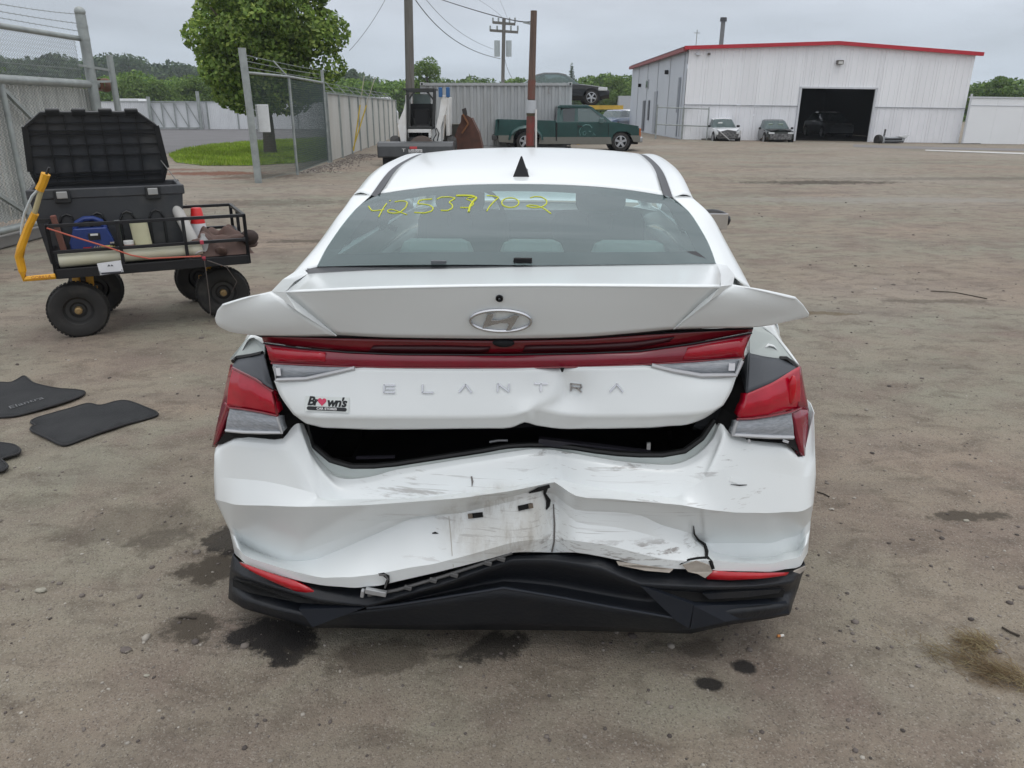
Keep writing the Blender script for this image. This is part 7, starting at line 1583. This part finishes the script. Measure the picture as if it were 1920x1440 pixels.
def EP(x, y, z=.005): u, v = (x-950)/720, -(y-700)/320; return M @ Vector((u*a_*.98, v*b_e*1.0, z))
hp = [[(660, 480), (730, 460), (690, 600), (540, 900), (485, 890)], [(760, 460), (810, 465), (760, 640), (900, 650), (1090, 600), (1300, 500), (1390, 520), (1300, 620), (1000, 720), (800, 740), (710, 680)],
      [(690, 640), (760, 740), (900, 745), (1000, 730), (1100, 760), (1130, 800), (1080, 960), (1170, 950), (1330, 680), (1400, 540), (1300, 620), (1100, 700), (900, 745), (640, 830), (540, 900)]]
mb = MB(); mb.prism([EP(*p) for p in ((655, 485), (810, 465), (745, 660), (900, 665), (1080, 615), (1290, 505), (1400, 540), (1330, 690), (1180, 960), (1065, 975), (1140, 800), (1090, 745), (950, 745), (780, 800), (600, 880), (500, 905), (540, 760))], (M.to_3x3() @ Vector((0, 0, -.004)))).build('emblem_letter', lchr, lid_, bevel=.0015)
h_, n_ = hit(SFB, 936.5, 558.5, .002); Mc = Matrix.Identity(3); q_ = Vector((0, 0, 1)).rotation_difference(n_).to_matrix()
MB().lathe([(.0, .0009), (.0095, -.002), (.0095, .003), (.007, .004), (.0065, .001), (0, .001)], 20, q_, h_).build('trunk_camera', MATS['gloss_black'], lid_, True); MB().sph(h_+n_*.002, .004, 10, 6).build('camera_lens', mat('lens_glass', (.02, .025, .03), .05, coat=1), lid_, True)
M = surf_frame(LPB, 614, 758, .0035, (1, 0, -.02))
bg_ = MB(); bg_.box((0, 0, 0), (.125, .042, .001)); 
stk = bg_.build('dealer_sticker', mat('clear_film', (.70, .74, .72), .3), lid_); stk.matrix_local = M
inkk = mat('sticker_ink', (.012, .014, .016), .5); Z = lambda x, y: Matrix.Translation((x, y, .0012))
text('lettering', 'Br', .034, Z(-.041, .0065), inkk, stk, .0004, .25, 1.05, .85, offset=.0012); text('lettering', "wn's", .034, Z(.027, .0055), inkk, stk, .0004, .25, 1.05, .85, offset=.0012)
ht = [(16*math.sin(t)**3, 13*math.cos(t)-5*math.cos(2*t)-2*math.cos(3*t)-math.cos(4*t)) for t in [2*math.pi*k/24 for k in range(24)]]
MB().prism([(-.014+x*.00078, .007+y*.00078, .0014) for x, y in ht], (0, 0, .0006)).build('heart', mat('heart_red', (.62, .05, .12), .5), stk)
mb = MB(); rr_ = .0052; pts_ = [(.052+rr_*math.cos(t), -.0125+rr_*math.sin(t)) for t in [(-90+k*22.5)*math.pi/180 for k in range(9)]]+[(-.052-rr_*math.cos(t), -.0125-rr_*math.sin(t)) for t in [(-90+k*22.5)*math.pi/180 for k in range(9)]]
mb.prism([(x, y, .0012) for x, y in pts_], (0, 0, .0006)).build('banner', inkk, stk)
text('lettering', 'CAR STORES', .0085, Matrix.Translation((0, -.0127, .002)), mat('sticker_white', (.75,)*3), stk, .0003, 0, 1.15, 1.05, offset=.0003)
h_, n_ = hit(SFB, 1349, 541, .001)

# --- lower black valance ------------------------------------------------------
DR = [
 [(436,1040,.12),(452,1054,.09),(510,1072,.06),(600,1096,.05),(680,1100,.05),(742,1092,.06),(833,1068,.06),(960,1034,.06),(1035,1034,.07),(1123,1036,.06),(1200,1058,.06),(1335,1068,.06),(1413,1070,.06),(1489,1068,.08),(1510,1058,.12)],
 [(433,1056,.10),(452,1066,.06),(515,1086,.03),(600,1108,.012),(685,1122,.008),(742,1108,.008),(833,1082,.008),(960,1042,.01),(1035,1041,.02),(1123,1047,.016),(1200,1078,.014),(1335,1090,.012),(1413,1089,.015),(1487,1080,.03),(1508,1070,.10)],
 [(432,1066,.085),(455,1080,.03),(520,1102,.004),(600,1126,-.008),(690,1136,-.010),(745,1120,-.010),(833,1095,-.010),(960,1051,-.004),(1035,1050,0),(1125,1066,-.01),(1200,1096,-.012),(1335,1101,-.010),(1413,1099,-.010),(1485,1090,.012),(1504,1078,.08)],
 [(430,1085,.11),(455,1098,.07),(520,1116,.055),(600,1138,.05),(690,1143,.045),(745,1130,.05),(833,1110,.06),(945,1088,.07),(1035,1095,.07),(1141,1114,.07),(1210,1122,.055),(1301,1122,.05),(1413,1120,.055),(1474,1112,.06),(1498,1098,.10)],
 [(429,1105,.08),(455,1122,.02),(520,1142,.0),(600,1156,0),(682,1144,.012),(745,1135,.016),(833,1122,.016),(945,1103,.014),(1035,1118,.016),(1141,1138,.016),(1262,1158,.008),(1301,1150,0),(1413,1142,-.006),(1478,1134,.012),(1490,1122,.09)],
 [(428,1122,.085),(455,1140,.035),(510,1156,.02),(585,1177,.012),(640,1177,.03),(742,1180,.055),(833,1181,.06),(945,1181,.065),(1035,1182,.065),(1141,1184,.06),(1232,1186,.04),(1295,1188,.015),(1365,1172,.004),(1480,1153,.025),(1487,1130,.09)]]
BD = lambda px: base(min(max(px, 430), 1505))*.85
dr = []
for r_ in DR:
    pts = [V(a, b, BD(a)+c) for a, b, c in r_]; dr.append([Vector((pts[0].x-.02, .60, pts[0].z))]+pts+[Vector((pts[-1].x+.02, .60, pts[-1].z))])
dr.append([p+Vector((0, .14, -.015)) for p in dr[-1]])
val = loft('lower_valance', dr, cblack, car, 1, crease={k: .9 for k in range(7)}, ccrease={0: 1, 1: 1, 15: 1, 16: 1, **{k: .6 for k in range(2, 15)}}, thick=.004, smooth=True); val['label'] = 'bent black lower bumper valance'
# fins and slots
MB().prism([V(x, y, BD(x)+d) for x, y, d in ((560, 1142, .0), (684, 1139, -.004), (586, 1176, -.004))], (0, .03, 0)).build('valance_fin', mat('fin_plastic', (.016, .020, .028), .42, spec=.35), val)
MB().prism([V(x, y, BD(x)+d) for x, y, d in ((1200, 1098, -.012), (1301, 1134, -.010), (1292, 1178, -.008), (1270, 1166, -.006))], (0, .03, 0)).build('valance_fin', MATS['fin_plastic'], val)
MB().prism([V(x, y, BD(x)+d) for x, y, d in ((1301, 1136, -.012), (1476, 1131, .014), (1480, 1150, .014), (1360, 1166, -.008), (1294, 1180, -.004))], (0, .03, 0)).build('valance_fin', MATS['fin_plastic'], val)
MB().prism([V(x, y, BD(x)+d) for x, y, d in ((1215, 1100, .005), (1340, 1104, .0), (1462, 1100, .012), (1472, 1108, .02), (1468, 1120, .02), (1350, 1128, .005), (1302, 1128, .005))], (0, .02, 0)).build('vent_slot', gapm, val)
MB().prism([V(x, y, BD(x)+d) for x, y, d in ((1318, 1114, -.004), (1400, 1108, -.004), (1465, 1105, .01), (1460, 1112, .01), (1400, 1120, -.004), (1330, 1124, -.004))], (0, .012, 0)).build('vent_blade', cblack, val)
MB().prism([V(x, y, BD(x)+d) for x, y, d in ((436, 1086, .06), (470, 1094, .02), (560, 1116, .0), (640, 1134, -.002), (560, 1130, .0), (470, 1112, .02), (437, 1100, .06))], (0, .02, 0)).build('vent_slot', gapm, val)
MB().tube([V(x, y, BD(x)+d) for x, y, d in ((688, 1140, .004), (745, 1134, .004), (833, 1120, .004), (945, 1102, .002), (1035, 1117, .004), (1141, 1137, .004), (1262, 1158, .0))], .0045, 6).build('valance_ridge', MATS['fin_plastic'], val, True)
# exposed clips and torn bits along the seam
clipm = mat('grey_clip_plastic', (.10, .10, .10), .6); silv = mat('bare_bracket', (.45, .46, .47), .35, metal=.5)
MB().tube([V(x, y, BD(x)-.004) for x, y in ((690, 1116), (745, 1106), (833, 1080), (900, 1058), (960, 1036))], .005, 6).build('mounting_strip', clipm, val, True)
for x, y in ((765, 1102), (812, 1088), (852, 1078), (915, 1056), (940, 1048)): MB().box(V(x, y, BD(x)-.010), (.022, .01, .012), Matrix.Rotation(R(16), 3, 'Y')).build('clip', clipm, val, bevel=.002)
bk_ = MB().box(V(705, 1110, BD(705)-.018), (.062, .014, .016), Matrix.Rotation(R(10), 3, 'Y')).box(V(680, 1112, BD(680)-.02), (.010, .014, .024), Matrix.Rotation(R(10), 3, 'Y')).build('torn_bracket', silv, car, bevel=.002)
MB().tube([V(x, y, BD(x)+d) for x, y, d in ((722, 1102, -.02), (727, 1086, -.022), (722, 1078, -.022), (711, 1078, -.02))], .003, 6).build('hanging_clip', clipm, car, True)
npoly('hole', [V(x, y, base(x)-.017) for x, y in ((709, 1076), (720, 1074), (730, 1080), (730, 1092), (725, 1100), (720, 1098), (725, 1086), (718, 1080))], gapm, .004, bumper)  # dark plate on the skin, standing for the shade in the hole
def crack(name, pts, w, B=BMB, m=gapm, par=None):
    L_, Rr = [], []
    for i, (x, y) in enumerate(pts):
        a, b = pts[max(i-1, 0)], pts[min(i+1, len(pts)-1)]; dx, dy = b[0]-a[0], b[1]-a[1]; l = math.hypot(dx, dy) or 1; ww = w[i] if isinstance(w, (list, tuple)) else w
        p, _ = hit(B, x-dy/l*ww, y+dx/l*ww, .002); q, _ = hit(B, x+dy/l*ww, y-dx/l*ww, .002)
        if p is None or q is None: continue
        L_.append(p); Rr.append(q)
    mb = MB(); mb.grid([L_, Rr]); o = mb.build(name, m, par or bumper); md = o.modifiers.new('s', 'SOLIDIFY'); md.thickness = .002; return o
crack('torn_edge_shade', [(1300, 985), (1301, 1000), (1308, 1012), (1320, 1022), (1324, 1035), (1324, 1045), (1332, 1053), (1336, 1066)], [.6, 1.6, 2.4, 2.4, 3, 2.4, 3, 3])  # tears: dark strips laid on the skin stand for the shade inside
crack('torn_edge_shade', [(1274, 1058), (1290, 1050), (1306, 1047), (1324, 1046)], [.8, 1.8, 2, 2.2])
crack('torn_edge_shade', [(991, 923), (1010, 916), (1030, 910)], [.8, 3.5, 2.5]); crack('torn_edge_shade', [(1022, 914), (1020, 925), (1027, 938), (1026, 948), (1023, 955)], [4, 2, 4, 3, .8])
crack('scuff_line', [(1039, 945), (1041, 985), (1040, 1015), (1034, 1034)], [.6, 1.1, 1.4, 1.6], m=mat('scuff_grey', (.16, .15, .14), .7))
crack('scuff_line', [(842, 968), (845, 1000), (848, 1040), (850, 1062)], .5, m=mat('pale_scuff', (.5, .48, .44), .6)); pass
crack('paint_chip', [(811, 1000), (816, 999), (822, 1000)], [1, 2, .5]); crack('paint_chip', [(1370, 908), (1386, 910), (1400, 909)], [.4, 1, .4]); crack('paint_chip', [(884, 893), (886, 903), (885, 912)], [1.4, 1.8, .4], m=MATS['scuff_grey'])
crack('raised_paint_flake', [(1368, 898), (1385, 903), (1398, 905)], [4, 5, 3], m=paint)
# licence plate mounts
for x, y, s_ in ((893, 966, 1), (984, 950, -1)):
    h_, n_ = hit(BMB, x, y, .004); fr_ = surf_frame(BMB, x, y, .003, (1, 0, .17)); pm_ = MB().box((0, 0, 0), (.040, .014, .004)).build('plate_mount', gapm, bumper); pm_.matrix_local = fr_
    MB().box((-s_*.016, 0, .003), (.013, .014, .003)).lathe([(0, .006), (.003, .006), (.003, .002)], 8, None, (-s_*.016, 0, 0)).build('metal_tab', mat('tab_brown', (.16, .13, .10), .6, metal=.3), pm_)
# lower reflectors
rfm = red_mat('reflector_red', (.46, .004, .012), (.36, .003, .01))
strip_loft('reflector', [(449, 1054, .125), (480, 1066, .092), (520, 1080, .070), (560, 1092, .055), (590, 1108, .045)], [(452, 1060, .118), (478, 1075, .085), (520, 1095, .062), (558, 1110, .046), (594, 1113, .04)], 9, rfm, 0, .01)
strip_loft('reflector', [(1325, 1069, .040), (1370, 1073, .052), (1430, 1074, .085), (1480, 1073, .125)], [(1326, 1086, .034), (1370, 1088, .045), (1430, 1085, .076), (1474, 1079, .115)], 9, rfm, 0, .01)
brk = mat('torn_pale_plastic', (.42, .38, .33), .7, col2=(.25, .22, .19), scale=12)
npoly('torn_flap', [V(x, y, base(x)+d) for x, y, d in ((1156, 1053, .0), (1200, 1060, -.006), (1262, 1068, -.004), (1255, 1074, -.01), (1210, 1070, -.012), (1160, 1060, -.004))], brk, .004, bumper)
npoly('torn_flap', [V(x, y, base(x)+d) for x, y, d in ((1280, 1060, -.004), (1306, 1052, -.012), (1330, 1060, -.016), (1336, 1072, -.014), (1322, 1084, -.016), (1308, 1076, -.012), (1290, 1072, -.006))], brk, .004, bumper)
npoly('torn_flap', [V(x, y, base(x)+d) for x, y, d in ((1488, 1072, -.01), (1510, 1062, .0), (1512, 1066, .0), (1500, 1076, -.006))], brk, .004, bumper)
# loose bits inside boot opening
MB().tube([V(918, 829, .22), V(935, 826, .22), V(952, 826, .22)], .004, 6).build('trunk_latch', silv, car)
MB().bar(V(668, 858, .25), V(740, 856, .25), .012, .006).build('trunk_trim', mat('dim_trim', (.06, .055, .075), .5), car); MB().bar(V(1010, 826, .15), V(1220, 852, .15), .02, .02).build('trunk_trim', mat('loose_trim', (.03, .028, .038), .5), car); MB().box(V(1216, 836, .14), (.01, .01, .02)).build('clip', silv, car)
# quarter inner gutters beside the lid
for sg, q in ((-1, [(469, 627, .30), (484, 629, .30), (496, 640, .28), (496, 664, .27), (462, 668, .27), (436, 674, .26), (430, 674, .255)]), (1, [(1405, 616, .30), (1424, 612, .31), (1454, 631, .30), (1495, 681, .255), (1470, 676, .26), (1406, 664, .26)])):
    npoly('inner_gutter', [V(*p) for p in q], shaded_body, .01)
loft('quarter_rim', [[V(1499, 684, .25), V(1480, 657, .275), V(1459, 630, .30), V(1446, 606, .32)], [V(1495, 682, .25), V(1474, 657, .275), V(1452, 630, .30), V(1424, 610, .32)]], paint, car, 1, thick=.004)
for o in list(bpy.data.objects):
    if o.type == 'MESH' and o.name.split('.')[0] in ('lid_tabs', 'headlight', 'inner_lining', 'paper', 'mirror', 'barb', 'lower_trim', 'lamp_reflector', 'back_wall', 'door_frame') and not o.get('kind'): split_loose(o)
for o in bpy.data.objects:
    if o.name.startswith('lid_tabs'): o.name = o.name.replace('lid_tabs', 'lid_tab')
for o in list(bpy.data.objects):
    if o.type == 'MESH' and o.name.split('.')[0] == 'body' and o.parent and o.parent.get('category') == 'car': split_loose(o)
for o in bpy.data.objects:
    if o.type == 'MESH' and o.name.split('.')[0] == 'body' and o.parent and o.parent.get('category') == 'car' and min(v.co.z for v in o.data.vertices) > .8: o.name = 'roof'
# ---------------------------------------------------------------- air
hz = bpy.data.materials.new('thin_haze'); hz.use_nodes = True; nt = hz.node_tree; nt.nodes.clear()
o_ = N(nt, 'ShaderNodeOutputMaterial'); pv = N(nt, 'ShaderNodeVolumePrincipled'); pv.inputs['Color'].default_value = (.80, .88, .97, 1); pv.inputs['Density'].default_value = .0004; pv.inputs['Anisotropy'].default_value = .0
nt.links.new(pv.outputs[0], o_.inputs['Volume'])
hb = MB().box((0, 290, 19), (1260, 760, 42)).build('haze', hz); hb['kind'] = 'stuff'; hb['label'] = 'thin grey-blue haze over the yard and the far woods'
